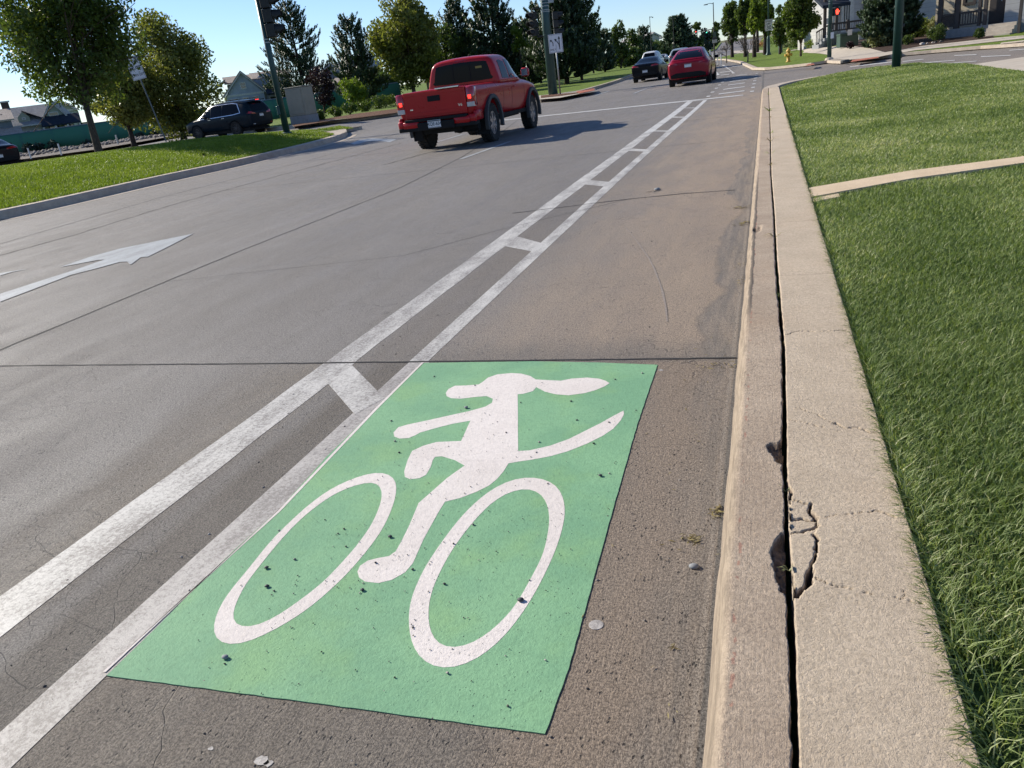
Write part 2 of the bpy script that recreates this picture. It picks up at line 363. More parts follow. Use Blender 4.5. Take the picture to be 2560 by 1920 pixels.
def simple_ground(name, cols, sc=3, bump=.01, fsc=40, rough=.95):
    g = G(name); a = g.noise(g.P, sc, 5, .65); f = g.noise(g.P, fsc, 4, .75)
    col = g.ramp(a, [(.3, cols[0]), (.5, cols[1]), (.7, cols[2])]); col = g.mix(g.mr(f, .4, .62, 0, .65), col, tuple(x * .35 for x in cols[0]))
    return g.fin(col, rough, g.bump(f, .8, bump), .2)
M['soil'] = simple_ground('lawn_soil', [(.05, .085, .02), (.07, .105, .03), (.09, .11, .04)])
M['turf'] = simple_ground('turf_ground', [(.10, .155, .018), (.14, .205, .028), (.18, .25, .045)], .6, .03, 14)
M['mulch'] = simple_ground('mulch', [(.09, .04, .022), (.15, .07, .04), (.2, .11, .07)], 4, .03, 22)
M['mulchdark'] = simple_ground('dark_mulch', [(.04, .026, .02), (.07, .045, .035), (.1, .065, .05)], 4, .03, 22)
M['rock'] = simple_ground('gravel_ground', [(.13, .11, .095), (.2, .17, .15), (.27, .24, .21)], 8, .05, 9)
M['earth'] = simple_ground('dry_earth', [(.1, .12, .04), (.16, .16, .07), (.22, .2, .11)], .3, .03, 8)
M['redpad'] = simple_ground('red_tactile', [(.38, .12, .08), (.45, .16, .11), (.5, .19, .13)], 4, .004, 60)
def leafmat(name, cols, trans=.35, rough=.5, spec=.4):
    g = G(name); col = g.ramp(g.attr(), [(0, cols[0]), (.5, cols[1]), (1, cols[2])])
    g.put(g.b.inputs['Base Color'], col); g.b.inputs['Roughness'].default_value = rough; g.b.inputs['Specular IOR Level'].default_value = spec
    t = g.n.new('ShaderNodeBsdfTranslucent'); g.put(t.inputs[0], g.mix(1., col, (1.0, 1.0, .55), 'MULTIPLY')); mx = g.n.new('ShaderNodeMixShader'); mx.inputs[0].default_value = trans
    g.L(g.b.outputs[0], mx.inputs[1]); g.L(t.outputs[0], mx.inputs[2]); g.L(mx.outputs[0], g.out.inputs[0]); return g.m
M['blade'] = leafmat('grass_blade', [(.13, .195, .05), (.28, .355, .12), (.76, .72, .48)], .48, .5, .45)  # palest blade colour stands in for sun glints
M['blade2'] = leafmat('median_grass_blade', [(.14, .21, .018), (.22, .30, .034), (.34, .40, .10)], .4, .5, .4)
M['leafash'] = leafmat('ash_leaves', [(.035, .062, .014), (.08, .125, .022), (.17, .21, .045)], .48)
M['leaflocust'] = leafmat('locust_leaves', [(.07, .09, .018), (.17, .19, .04), (.36, .36, .11)], .5)  # pale yellow end paints in sunlit highlights of the crown
M['leafdark'] = leafmat('dark_leaves', [(.038, .068, .016), (.075, .118, .026), (.14, .185, .055)], .45)
M['leafbright'] = leafmat('bright_leaves', [(.09, .14, .018), (.15, .22, .03), (.24, .3, .06)], .5)
M['leafplum'] = leafmat('plum_leaves', [(.012, .006, .010), (.03, .012, .018), (.05, .025, .028)], .25)
M['needle'] = leafmat('pine_needles', [(.02, .042, .02), (.045, .08, .038), (.095, .13, .065)], .2)
M['needleblue'] = leafmat('spruce_needles', [(.015, .028, .02), (.03, .05, .036), (.06, .085, .065)], .12)
M['leafpale'] = leafmat('pale_shrub_leaves', [(.10, .12, .04), (.2, .22, .09), (.34, .35, .17)], .3)
M['orange'] = leafmat('orange_grass', [(.25, .12, .04), (.4, .2, .07), (.5, .3, .13)], .3)
M['dry'] = leafmat('dry_debris', [(.05, .035, .02), (.22, .17, .07), (.38, .32, .12)], .2, .7)
def bark(name, c):
    g = G(name); n = g.noise(g.sc(g.O, (9, 9, 2)), 3, 5, .7); return g.fin(g.mix(g.mr(n, .35, .65), tuple(x * .45 for x in c), c), .9, g.bump(n, .9, .03), .2)
M['bark'] = bark('bark', (.11, .08, .06)); M['barkdark'] = bark('dark_bark', (.06, .045, .038)); M['barkgrey'] = bark('grey_bark', (.2, .17, .15))
M['pebble'] = leafmat('pebble_stone', [(.02, .02, .02), (.09, .08, .075), (.4, .36, .33)], 0, .7)
M['scuff'] = plain('tyre_scuff', (.235, .195, .165), .85, var=.2, scale=40)
M['tar'] = plain('dark_joint_filler', (.025, .023, .022), .85, var=.4, scale=30)
M['worncrack'] = plain('ragged_crack', (.05, .044, .04), .9, var=.4, scale=30)
# =================================================================== SETTING
def grid_ground():
    xs = np.unique(np.concatenate([np.arange(-1500, -120, 120), np.arange(-120, 90, 3), np.arange(90, 1500, 120)])).astype(float)
    ys = np.unique(np.concatenate([np.arange(-200, -10, 40), np.arange(-10, 120, 3), np.arange(120, 400, 20), np.arange(400, 2400, 150)])).astype(float)
    Xg, Yg = np.meshgrid(xs, ys); Z = zgn(Xg, Yg) - .25
    V = np.stack([Xg.ravel(), Yg.ravel(), Z.ravel()], 1); nx, ny = len(xs), len(ys)
    i, j = np.meshgrid(np.arange(nx - 1), np.arange(ny - 1)); a = (j * nx + i).ravel()
    return npmesh('ground', V, np.stack([a, a + 1, a + nx + 1, a + nx], 1), None, M['earth'])
grid_ground()['kind'] = 'structure'
sheet('road', [(-70, -4), (.3, -4), (.3, 20), (4, 26), (60, -10), (60, 46), (20, 60), (30, 340), (-30, 340), (-70, 100)], 0, M['road'], 2.0)
# ---- painted lines
def line(name, mt, pts, dz=.0014, step=2.0): return sheet(name, pts, dz, mt, step)
def jag(x, y0, y1, st=.35, amp=.004):
    n = max(2, int((y1 - y0) / st)); return [(x + random.uniform(-amp, amp), y0 + (y1 - y0) * i / n) for i in range(n + 1)]
def band(x0, x1, y0, y1, amp=.005): return jag(x0, y0, y1, .3, amp) + jag(x1, y0, y1, .3, amp)[::-1]
line('lane_line', M['white'], band(-2.437, -2.235, -1, 3.652))
line('lane_line', M['white'], band(-2.437, -2.245, 3.672, 17) + [] )
line('lane_line', M['whitefar'], [(-2.437, 17), (-2.245, 17), (-2.2, 26.6), (-2.4, 26.85)])
line('bike_lane_line', M['whitein'], [(-1.86, -1), (-1.725, -1), (-1.75, 2.4), (-1.77, 3.652), (-1.895, 3.652), (-1.885, 2.4)])
line('bike_lane_line', M['white'], [(-1.90, 3.672), (-1.785, 3.672), (-1.80, 6.45), (-1.815, 12), (-1.80, 17), (-1.94, 17), (-1.94, 9), (-1.92, 6.3)])
line('bike_lane_line', M['whitefar'], [(-1.94, 17), (-1.80, 17), (-1.75, 26.58), (-1.87, 26.4)])
for p in ([(-2.40, 3.52), (-2.38, 3.648), (-2.262, 3.648), (-1.81, 3.16), (-1.87, 2.96)], [(-2.30, 6.62), (-2.25, 6.98), (-1.90, 6.60), (-1.90, 6.28)],
          [(-2.26, 10.1), (-2.26, 10.48), (-1.92, 10.12), (-1.92, 9.76)], [(-2.26, 13.74), (-2.26, 14.08), (-1.93, 13.68), (-1.93, 13.36)],
          [(-2.26, 17.1), (-2.26, 17.42), (-1.92, 16.95), (-1.92, 16.7)], [(-2.26, 20.63), (-2.26, 20.95), (-1.92, 20.48), (-1.92, 20.16)],
          [(-2.25, 23.72), (-2.25, 24.0), (-1.9, 23.5), (-1.9, 23.26)], [(-2.3, 26.55), (-2.3, 26.75), (-1.85, 26.5), (-1.85, 26.35)]):
    line('lane_line_crossbar', M['white'], p, .0022)
# white edge left of the green panel
line('bike_lane_line', M['stencil'], [(-1.762, 1.25), (-1.752, 1.25), (-1.742, 2.1), (-1.795, 3.02), (-1.812, 3.64), (-1.80, 3.65), (-1.78, 3.02), (-1.73, 2.1)], .0038)
# ---- green bike lane panel and its stencil
def z1(x, y): return 240 + x / 1.51507, 860 + y / 1.51507
def w1(pts, z): return [tuple(atz(*z1(*p), z)[:2]) for p in pts]
edge = []
c = w1([(38, 1250), (400, 1297), (800, 1350), (1250, 1410), (1700, 1470), (1790, 1220), (1880, 900), (1975, 560), (2050, 300), (2127, 75), (1900, 66), (1650, 62), (1243, 68), (1140, 165), (1050, 250), (870, 425), (700, 615), (480, 815), (250, 1045)], .008)
for i in range(len(c)):
    a, b = c[i], c[(i + 1) % len(c)]; n = max(1, int(math.dist(a, b) / .03))
    for k in range(n): t = k / n; edge.append((a[0] + (b[0] - a[0]) * t + random.uniform(-.001, .001), a[1] + (b[1] - a[1]) * t + random.uniform(-.001, .001)))
sheet('green_lane_panel', edge, .0030, M['green'], 50, thick=.0026)
def ring_sheet(name, outer, inner, z, mt, th=.003):
    """band between two closed outlines with the same number of points"""
    n = len(outer); V = [(*p, z) for p in outer] + [(*p, z) for p in inner] + [(*p, z - th) for p in outer] + [(*p, z - th) for p in inner]; F = []
    for i in range(n):
        j = (i + 1) % n; F += [(i, j, n + j, n + i), (i, 2 * n + i, 2 * n + j, j), (n + i, n + j, 3 * n + j, 3 * n + i)]
    b = MB(); b.add(V, F); return b.build(name, mt)
def resample(P, n=96):
    c = np.mean(P, 0); P = np.array(P); a = np.arctan2((P[:, 1] - c[1]), (P[:, 0] - c[0])); o = np.argsort(a); P = P[o]; a = a[o]
    t = np.linspace(-PI, PI, n, endpoint=False); aa = np.concatenate([a - 2 * PI, a, a + 2 * PI]); PP = np.concatenate([P, P, P])
    return [(np.interp(x, aa, PP[:, 0]), np.interp(x, aa, PP[:, 1])) for x in t]
FWo = [(440, 1065), (445, 1100), (470, 1125), (520, 1134), (570, 1122), (640, 1092), (720, 1048), (800, 995), (880, 928), (960, 850), (1040, 755), (1090, 680), (1125, 600), (1138, 540), (1135, 510), (1115, 490), (1080, 478), (1040, 482), (980, 500), (900, 535), (820, 590), (740, 660), (660, 740), (570, 850), (500, 935), (460, 1000)]
FWi = [(515, 1040), (530, 1058), (570, 1067), (620, 1055), (680, 1025), (760, 970), (850, 900), (920, 830), (990, 750), (1045, 670), (1075, 600), (1083, 560), (1075, 530), (1055, 515), (1020, 518), (960, 535), (900, 562), (830, 610), (760, 670), (690, 745), (620, 830), (560, 910), (525, 980), (513, 1015)]
RWo = [(1183, 1020), (1185, 1080), (1200, 1140), (1230, 1185), (1270, 1212), (1320, 1222), (1370, 1215), (1430, 1190), (1490, 1150), (1560, 1080), (1630, 985), (1690, 880), (1740, 770), (1768, 680), (1776, 620), (1768, 570), (1745, 530), (1700, 505), (1650, 497), (1590, 502), (1520, 530), (1450, 580), (1380, 650), (1310, 740), (1250, 830), (1210, 910), (1190, 970)]
RWi = [(1257, 1010), (1260, 1060), (1275, 1105), (1305, 1135), (1350, 1143), (1400, 1135), (1450, 1110), (1510, 1065), (1580, 990), (1640, 890), (1690, 790), (1712, 700), (1716, 640), (1705, 590), (1680, 555), (1640, 540), (1590, 545), (1530, 570), (1470, 620), (1400, 700), (1340, 785), (1290, 880), (1265, 950)]
for o_, i_ in ((FWo, FWi), (RWo, RWi)):
    O_ = resample(smooth_poly(w1(o_, .011), 5)); I_ = resample(smooth_poly(w1(i_, .011), 5))
    for K in (O_, I_):
        A = np.array(K); 
        for _ in range(2): A = (np.roll(A, 1, 0) + 2 * A + np.roll(A, -1, 0)) / 4
        K[:] = [tuple(q) for q in A]
    # same angle about each centre
    o = ring_sheet('white_wheel_marking', O_, I_, .0036, M['stencil'], .0005)
    o['kind'] = 'structure'
body = [(1325, 185), (1335, 170), (1360, 158), (1400, 157), (1450, 153), (1465, 143), (1485, 127), (1520, 115), (1570, 110), (1610, 112), (1645, 121), (1665, 134), (1700, 136), (1760, 139), (1800, 131), (1860, 127), (1905, 131), (1930, 139), (1945, 148), (1925, 161), (1890, 175), (1850, 186), (1790, 194), (1740, 190), (1700, 180), (1668, 163), (1655, 178), (1620, 188), (1597, 190), (1598, 260), (1598, 330), (1599, 405), (1640, 403), (1720, 385), (1790, 360), (1850, 330), (1910, 300), (1960, 272), (1998, 252), (2000, 265), (1988, 288), (1960, 320), (1920, 347), (1860, 377), (1790, 405), (1720, 425), (1650, 438), (1600, 445), (1562, 452), (1545, 480), (1520, 510), (1490, 535), (1440, 560), (1380, 583), (1322, 597), (1300, 632), (1270, 685), (1240, 740), (1218, 790), (1200, 830), (1170, 865), (1120, 893), (1070, 905), (1020, 900), (997, 885), (990, 862), (1000, 840), (1030, 820), (1070, 810), (1110, 803), (1135, 785), (1155, 750), (1185, 690), (1222, 602), (1270, 560), (1330, 507), (1396, 460), (1360, 440), (1310, 425), (1285, 427), (1275, 440), (1268, 465), (1250, 495), (1225, 508), (1190, 512), (1170, 503), (1167, 483), (1180, 440), (1197, 405), (1240, 385), (1290, 371), (1383, 367), (1418, 290), (1350, 302), (1280, 320), (1228, 335), (1210, 345), (1185, 356), (1150, 358), (1130, 350), (1127, 335), (1145, 315), (1180, 305), (1260, 288), (1340, 270), (1410, 255), (1475, 237), (1500, 222), (1503, 207), (1480, 197), (1440, 200), (1380, 207), (1345, 205), (1328, 197)]
sheet('white_rider_marking', w1(body, .0036), .0036, M['stencil'], 50, thick=.0005)
# ---- far paint
line('stop_line', M['whitefar'], [(-13.5, 29.3), (-13.5, 28.9), (-2.25, 26.72), (-.68, 26.5), (-.68, 26.9), (-2.2, 27.2)], .006)
for (a, b) in (((-1.53, 28.6), (-.70, 28.6)), ((-1.5, 31.2), (-.75, 31.2)), ((-1.45, 34.1), (-.8, 34.1)), ((-1.5, 37), (-.8, 37)), ((-1.5, 40), (-.9, 40)), ((-1.45, 43.5), (-.9, 43.5))):
    line('crosswalk_bar', M['whitefar'], [(a[0], a[1]), (b[0], b[1] + .2), (b[0], b[1] + .65), (a[0], a[1] + .5)], .008)
for x0, x1 in ((-1.89, -1.77), (-.5, -.38)):
    for y in (27.9, 30.2, 32.6, 35, 37.5, 40.2, 43): line('dotted_line', M['whitefar'], [(x0, y), (x1, y), (x1, y + .6), (x0, y + .6)], .008)
arrow = [(-6.72, 4.0), (-7.15, 4.0), (-7.435, 5.755), (-7.50, 6.70), (-7.93, 6.9), (-7.86, 7.5), (-7.27, 8.6), (-6.95, 7.5), (-6.70, 6.83), (-6.86, 6.9), (-6.9, 6.75), (-7.02, 6.95), (-7.2, 6.85), (-7.12, 6.3), (-7.02, 5.4)]
arrow = [tuple(atg(*q)[:2]) for q in [(0, 756), (0, 736), (90, 707), (181, 678), (262, 650), (246, 651), (150, 669), (220, 645), (298, 623), (390, 604), (484, 585), (420, 618), (370, 643), (352, 644), (330, 661), (325, 662), (318, 655), (300, 656), (246, 671), (176, 689), (90, 722)]]
line('turn_arrow_marking', M['worn'], arrow, .006, 50)
line('turn_arrow_marking', M['worn'], [tuple(atg(*q)[:2]) for q in [(876, 359), (900, 350), (930, 346), (992, 349), (975, 356), (950, 353), (920, 354), (886, 362)]], .006, 50)
line('worn_mark', M['worn'], [tuple(atg(*q)[:2]) for q in [(0, 690), (0, 684), (70, 673), (30, 681)]], .006, 50)
line('lane_dash', M['worn'], [(-5.98, 15.3), (-5.86, 15.3), (-5.78, 18.6), (-5.9, 18.6)], .006)
line('lane_dash', M['worn'], [(-8.9, 19.9), (-8.78, 19.9), (-8.72, 23.2), (-8.84, 23.2)], .006)
line('lane_dash', M['worn'], [(-5.7, 37), (-5.58, 37), (-5.56, 41), (-5.68, 41)], .01)
line('lane_dash', M['worn'], [(-8.1, 40), (-7.95, 40), (-7.95, 44), (-8.1, 44)], .01)
# ---- joints
def joint(pts, w, mt='tar', jx=.006, seg=.18, dz=.003, name='road_joint', jit=.35):
    out = []
    for a, b in zip(pts[:-1], pts[1:]):
        n = max(1, int(math.dist(a, b) / seg))
        for k in range(n): t = k / n; out.append((a[0] + (b[0] - a[0]) * t + random.uniform(-jx, jx), a[1] + (b[1] - a[1]) * t + random.uniform(-jx, jx)))
    out.append(pts[-1]); return sheet(name, strip_poly(out, w, jit), dz, M[mt], 2.0)
joint([(-14.9, 3.72), (-5.4, 3.69), (-2.44, 3.662), (-.14, 3.658)], .013, jx=.003, seg=.08, dz=.0034)
joint([(-5.38, -1), (-5.40, 4.0), (-5.53, 7.2), (-5.56, 11.5), (-6.05, 15.6), (-7.2, 22), (-8.2, 27)], .018)
joint([(-11.2, 6), (-11.3, 9), (-12.05, 13.6), (-12.0, 19.4), (-12.4, 24), (-13.3, 29)], .022)
joint([(-10.1, 5), (-10.1, 8), (-10.1, 9.3), (-10.48, 11.8), (-10.58, 13.5), (-10.5, 22.3)], .035, 'worncrack', .03, .15, jit=.8)
joint([(-7.9, 15.8), (-7.8, 16.8), (-7.68, 17.8), (-7.6, 19)], .05, 'worncrack', .03, .1, jit=.8)
joint([(-5.5, 5.9), (-3.2, 6.43), (-2.54, 7.38), (-1.46, 8.65)], .007, jx=.008); joint([(-2.7, 8.3), (-1.46, 8.65), (-.83, 8.73), (-.32, 8.7)], .022, jx=.006)
joint([(-12, 13.7), (-5.6, 13.8), (-.3, 13.9)], .012); joint([(-12, 19.2), (-5.6, 19.1), (-.4, 19.0)], .02); joint([(-12, 24.3), (-.4, 24.2)], .02)
joint([(-13, 31), (-6, 31.5), (2, 31.2)], .03, dz=.005); joint([(-10, 34.8), (3, 34.6)], .03, dz=.005)
# tyre scuffs
joint(smooth_poly([tuple(atg(x * 2560 / 2212, y * 2560 / 2212)[:2]) for x, y in [(1350, 490), (1375, 520), (1402, 560), (1425, 610), (1437, 660), (1441, 695)]], 4, False), .012, 'scuff', .001, .1, .0022, jit=.5)
# ------------------------------------------------------------------ kerb and edge slab with the open joint between them
GAPC = lambda y: np.interp(y, [0, 1.1, 1.5, 1.7, 1.95, 2.5, 3.4, 5, 6.4, 8.6, 13, 26], [.047, .048, .052, .052, .050, .057, .069, .056, .057, .046, .061, .072])
GAPW = lambda y: np.interp(y, [0, 1.1, 1.5, 1.62, 1.9, 2.1, 2.6, 3.4, 5, 6.5, 9, 30], [.0085, .0085, .010, .008, .008, .006, .009, .009, .0085, .0075, .007, .009])
def w150(pts, f): return [tuple(atz(*f(*p), .15)[:2]) for p in pts]
def zc(x, y): return 1640 + x / 1.5652, 860 + y / 1.5652
def zk(x, y): return 1640 + x / 2.37, 160 + y / 2.37
SP1 = w150([(432, 395), (450, 388), (480, 385), (498, 372), (512, 376), (512, 520), (500, 520), (492, 470), (470, 460), (455, 430), (437, 415)], zc)
SP2 = w150([(520, 735), (490, 740), (470, 768), (448, 805), (452, 830), (462, 870), (465, 915), (485, 960), (515, 1000), (535, 1008), (525, 900), (522, 800)], zc)
PIECE = w150([(522, 610), (600, 630), (612, 670), (632, 690), (628, 720), (618, 745), (632, 770), (625, 830), (608, 880), (600, 930), (570, 965), (543, 985), (535, 900), (524, 760), (522, 640)], zc)
CRK = []
for pts, w, dpt in ([[(606, 628), (603, 650), (612, 668), (632, 690)], .004, .03], [[(524, 683), (570, 680), (600, 690), (625, 690)], .004, .05], [[(524, 740), (570, 735), (600, 722), (632, 712)], .0035, .05],
                    [[(618, 745), (632, 765), (628, 800), (625, 830), (612, 865), (605, 890)], .0035, .05], [[(605, 890), (600, 930), (570, 965), (543, 990)], .008, .06],
                    [[(515, 297), (560, 305), (610, 318), (655, 327)], .0012, .012], [[(545, 250), (570, 256), (600, 270), (640, 282), (665, 300), (720, 325)], .001, .008], [[(700, 312), (740, 330), (790, 330), (835, 348), (880, 350)], .0035, .014],
                    [[(620, 680), (680, 676), (760, 664), (830, 661)], .001, .008], [[(830, 660), (870, 657), (905, 668), (935, 685)], .003, .014], [[(605, 905), (650, 930), (700, 950), (760, 962)], .0014, .010], [[(760, 962), (850, 985), (930, 990), (1000, 1010), (1055, 1025)], .001, .008],
                    [[(960, 960), (975, 975), (965, 1000)], .001, .008], [[(530, 610), (520, 560), (500, 520)], .003, .03]):
    CRK.append((w150(pts, zc), w, dpt))
for pts, w, dpt in ([[(735, 1612), (790, 1603), (850, 1585), (960, 1588), (1130, 1580)], .0022, .012], [[(780, 1340), (860, 1335), (1060, 1320)], .001, .006], [[(860, 1000), (920, 992), (985, 978)], .004, .012],
                    [[(700, 655), (780, 640), (880, 632)], .004, .012], [[(690, 790), (800, 775), (920, 765)], .003, .01]):
    CRK.append((w150(pts, zk), w, dpt))
def vnoise(x, y, s, seed=0):
    """cheap value noise"""
    r_ = np.random.default_rng(seed).random((257, 257)); u, v = x * s, y * s; i, j = np.floor(u).astype(int), np.floor(v).astype(int); fu, fv = u - i, v - j
    fu = fu * fu * (3 - 2 * fu); fv = fv * fv * (3 - 2 * fv); i0, j0, i1, j1 = i % 256, j % 256, (i + 1) % 256, (j + 1) % 256
    return (r_[i0, j0] * (1 - fu) + r_[i1, j0] * fu) * (1 - fv) + (r_[i0, j1] * (1 - fu) + r_[i1, j1] * fu) * fv
def segdist(x, y, pts):
    d = np.full(x.shape, 9.)
    for (ax, ay), (bx, by) in zip(pts[:-1], pts[1:]):
        dx, dy = bx - ax, by - ay; t = np.clip(((x - ax) * dx + (y - ay) * dy) / (dx * dx + dy * dy + 1e-12), 0, 1); d = np.minimum(d, np.hypot(x - ax - t * dx, y - ay - t * dy))
    return d
def kerb_part(which, y0, y1, dy, nx):
    ys = np.arange(y0, y1 + dy * .5, dy); u = np.linspace(0, 1, nx)
    c, w = GAPC(ys), GAPW(ys); wob = (vnoise(ys, ys * 0, 28, 1) - .5) * .006 + (vnoise(ys, ys * 0, 120, 2) - .5) * .003
    wob2 = (vnoise(ys, ys * 0, 20, 3) - .5) * .003 + (vnoise(ys, ys * 0, 90, 4) - .5) * .0015
    Yg, U = np.meshgrid(ys, u, indexing='ij')
    if which == 'kerb':
        xr = (c - w + wob)[:, None]; base = -.097
        prof_x = [-.14, -.132, -.122, -.112, -.105, -.098, -.088]; prof_z = [-.01, .002, .055, .10, .128, .142, .149]
        k = len(prof_x); Xg = np.concatenate([np.tile(prof_x, (len(ys), 1)), -.08 + (xr + .08) * U], 1); Zt = np.concatenate([np.tile(prof_z, (len(ys), 1)), np.full(U.shape, .15)], 1)
        Xg[:, :k] += (vnoise(ys, ys * 0, 7, 9)[:, None] - .5) * .006
        Xg = np.concatenate([Xg, xr + .0015, xr + .001], 1); Zt = np.concatenate([Zt, np.full(xr.shape, .13), np.full(xr.shape, -.02)], 1)
    else:
        xl = (c + w + wob2)[:, None]; xr = np.full((len(ys), 1), .362) + (vnoise(ys, ys * 0, 9, 5)[:, None] - .5) * .004
        Xg = np.concatenate([xl - .001, xl - .0015, xl + (xr - xl) * U, xr + .004, xr + .006], 1)
        Zt = np.concatenate([np.full(xl.shape, -.02), np.full(xl.shape, .135), np.full(U.shape, .153), np.full(xl.shape, .14), np.full(xl.shape, -.02)], 1)
    Yg = np.tile(ys[:, None], (1, Xg.shape[1])); D = np.zeros(Xg.shape)
    top = (Zt > .12)
    if dy < .02:
        wx, wy = Xg + (vnoise(Xg, Yg, 70, 11) - .5) * .008, Yg + (vnoise(Xg, Yg, 70, 12) - .5) * .010
        if which == 'kerb':
            for S in (SP1, SP2):
                ins = inpoly(wx, wy, S) & top; D += ins * (.012 + .022 * vnoise(Xg, Yg, 110, 13) + .02 * np.clip((Xg - GAPC(Yg) + .045) / .04, 0, 1))
        for pts, w_, dp in CRK:
            d = segdist(wx, wy, pts); D += top * np.clip(1 - d / w_, 0, 1) ** .5 * dp
        if which == 'slab':
            ins = inpoly(wx, wy, PIECE) & top; Zt = Zt - ins * (.004 + .003 * np.sin(Yg * 23)); 
            D += top * (segdist(wx, wy, PIECE + PIECE[:1]) < .0014) * .02
        Zt = Zt + top * (vnoise(Xg, Yg, 300, 14) - .5) * .0012 - top * (vnoise(Xg, Yg, 420, 15) > .93) * .0015
    else:
        for yy in np.arange(4.6, 26, 1.52): D += top * (np.abs(Yg - yy - (vnoise(Xg, Yg, 20, 16) - .5) * .03) < dy * .5) * .006
    if which == 'kerb':      # chipped nose by the broken spot
        ch = np.exp(-((Yg - 5.95) / .10) ** 2) * np.clip(1 - np.abs(Xg + .08) / .05, 0, 1) * vnoise(Xg, Yg, 60, 17); D += ch * .06
    Zt = Zt - D + np.interp(Yg, KY, KZ)
    V = np.stack([Xg.ravel(), Yg.ravel(), Zt.ravel()], 1); nn, mm_ = Xg.shape
    j, i = np.meshgrid(np.arange(nn - 1), np.arange(mm_ - 1), indexing='ij'); a = (j * mm_ + i).ravel()
    return V, np.stack([a, a + 1, a + mm_ + 1, a + mm_], 1), D.ravel()
for nm, wh, mt, nx in (('kerb', 'kerb', 'kerb', 40), ('pavement_edge_slab', 'slab', 'slab', 86)):
    V, F, D = kerb_part(wh, .55, 4.0, .005, nx); V2, F2, D2 = kerb_part(wh, 4.0, 26.2, .04, nx // 2); V0, F0, D0 = kerb_part(wh, -3, .55, .05, nx // 2)
    VV = np.concatenate([V, V2, V0]); FF = np.concatenate([F, F2 + len(V), F0 + len(V) + len(V2)])
    npmesh(nm, VV, FF, None, M[mt], attr=np.concatenate([D, D2, D0]), smooth=False)['kind'] = 'structure'
# dirt inside the joint
sheet('joint_soil', [(.02, -2), (.09, -2), (.09, 26), (.02, 26)], .035, M['soil'], 2)
sheet('joint_soil', [(.02, 4), (.09, 4), (.09, 26), (.02, 26)], .10, M['soil'], 2)
# transverse joint bar where the kerb pieces meet: the kerb round the corner
def kerb_sweep(name, path, w=.32, h=.15, mt='kerbfar', thick=.3, dzf=None):
    """kerb along a world path; the road is on the left of the path, top runs to the right"""
    P = [Vector((p[0], p[1])) for p in path]; V = []; F = []
    prof = [(0, -.02), (.025, h * .8), (.05, h), (w, h), (w + .01, -.05)]
    for i, p in enumerate(P):
        t = (P[min(i + 1, len(P) - 1)] - P[max(i - 1, 0)]).normalized(); n = Vector((t.y, -t.x)); z = zg(p.x, p.y)
        for a, b in prof: q = p + n * a; V.append((q.x, q.y, z + b))
    k = len(prof)
    for i in range(len(P) - 1):
        for j in range(k - 1): a = i * k + j; F.append((a, a + k, a + k + 1, a + 1))
    F.append(tuple(range(k))); F.append(tuple((len(P) - 1) * k + j for j in range(k))[::-1])
    b = MB(); b.add(V, F); return b.build(name, M[mt], kind='structure')
def dens(pts, st=1.0):
    out = []
    for a, b in zip(pts[:-1], pts[1:]):
        n = max(1, int(math.dist(a[:2], b[:2]) / st)); out += [(a[0] + (b[0] - a[0]) * k / n, a[1] + (b[1] - a[1]) * k / n) for k in range(n)]
    return out + [tuple(pts[-1][:2])]
corner = [(-.13, 26.2)] + [(-.13 + 4.2 * (1 - math.cos(a)) , 26.2 + 4.6 * math.sin(a)) for a in np.linspace(.1, 1.35, 10)]
kerb_sweep('kerb', corner, .45)
# ------------------------------------------------------------------ right hand lawn
LAWN = [(.362, -3), (3.2, -3), (5.2, 12), (5.1, 20), (5.2, 25.5), (4.6, 29.4), (3.4, 30.0), (2.2, 29.6), (1.3, 28.6), (.72, 27.2), (.40, 26.0)]
def lawnz(x, y): return zg(x, y) + .135 + .09 * float(ss((x - .4) / 3)) * float(ss((y - 6) / 14))
STR = [(.37, 6.87), (.42, 7.0), (1.2, 7.62), (2.2, 8.0), (4, 8.75), (5.2, 9.2), (5.2, 9.5), (4, 9.05), (2.2, 8.3), (1.25, 7.98), (.8, 7.72), (.37, 7.38)]
STR = [(.366, 7.08), (1.2, 7.62), (2.2, 8.0), (4, 8.75), (5.2, 9.2), (5.2, 9.52), (4, 9.07), (2.2, 8.34), (1.25, 8.06), (.366, 7.55)]
sheet('lawn_soil', LAWN, 0, M['soil'], 1.0, zf=lambda x, y: lawnz(x, y) - .02)
sheet('mow_strip', STR, 0, M['strip'], 1.0, zf=lambda x, y: lawnz(x, y) + .02, thick=.1)
sheet('mow_strip_end', [(.366, 6.86), (.58, 7.02), (.58, 7.17), (.366, 7.02)], 0, M['strip'], 1.0, zf=lambda x, y: lawnz(x, y) + .015, thick=.1)
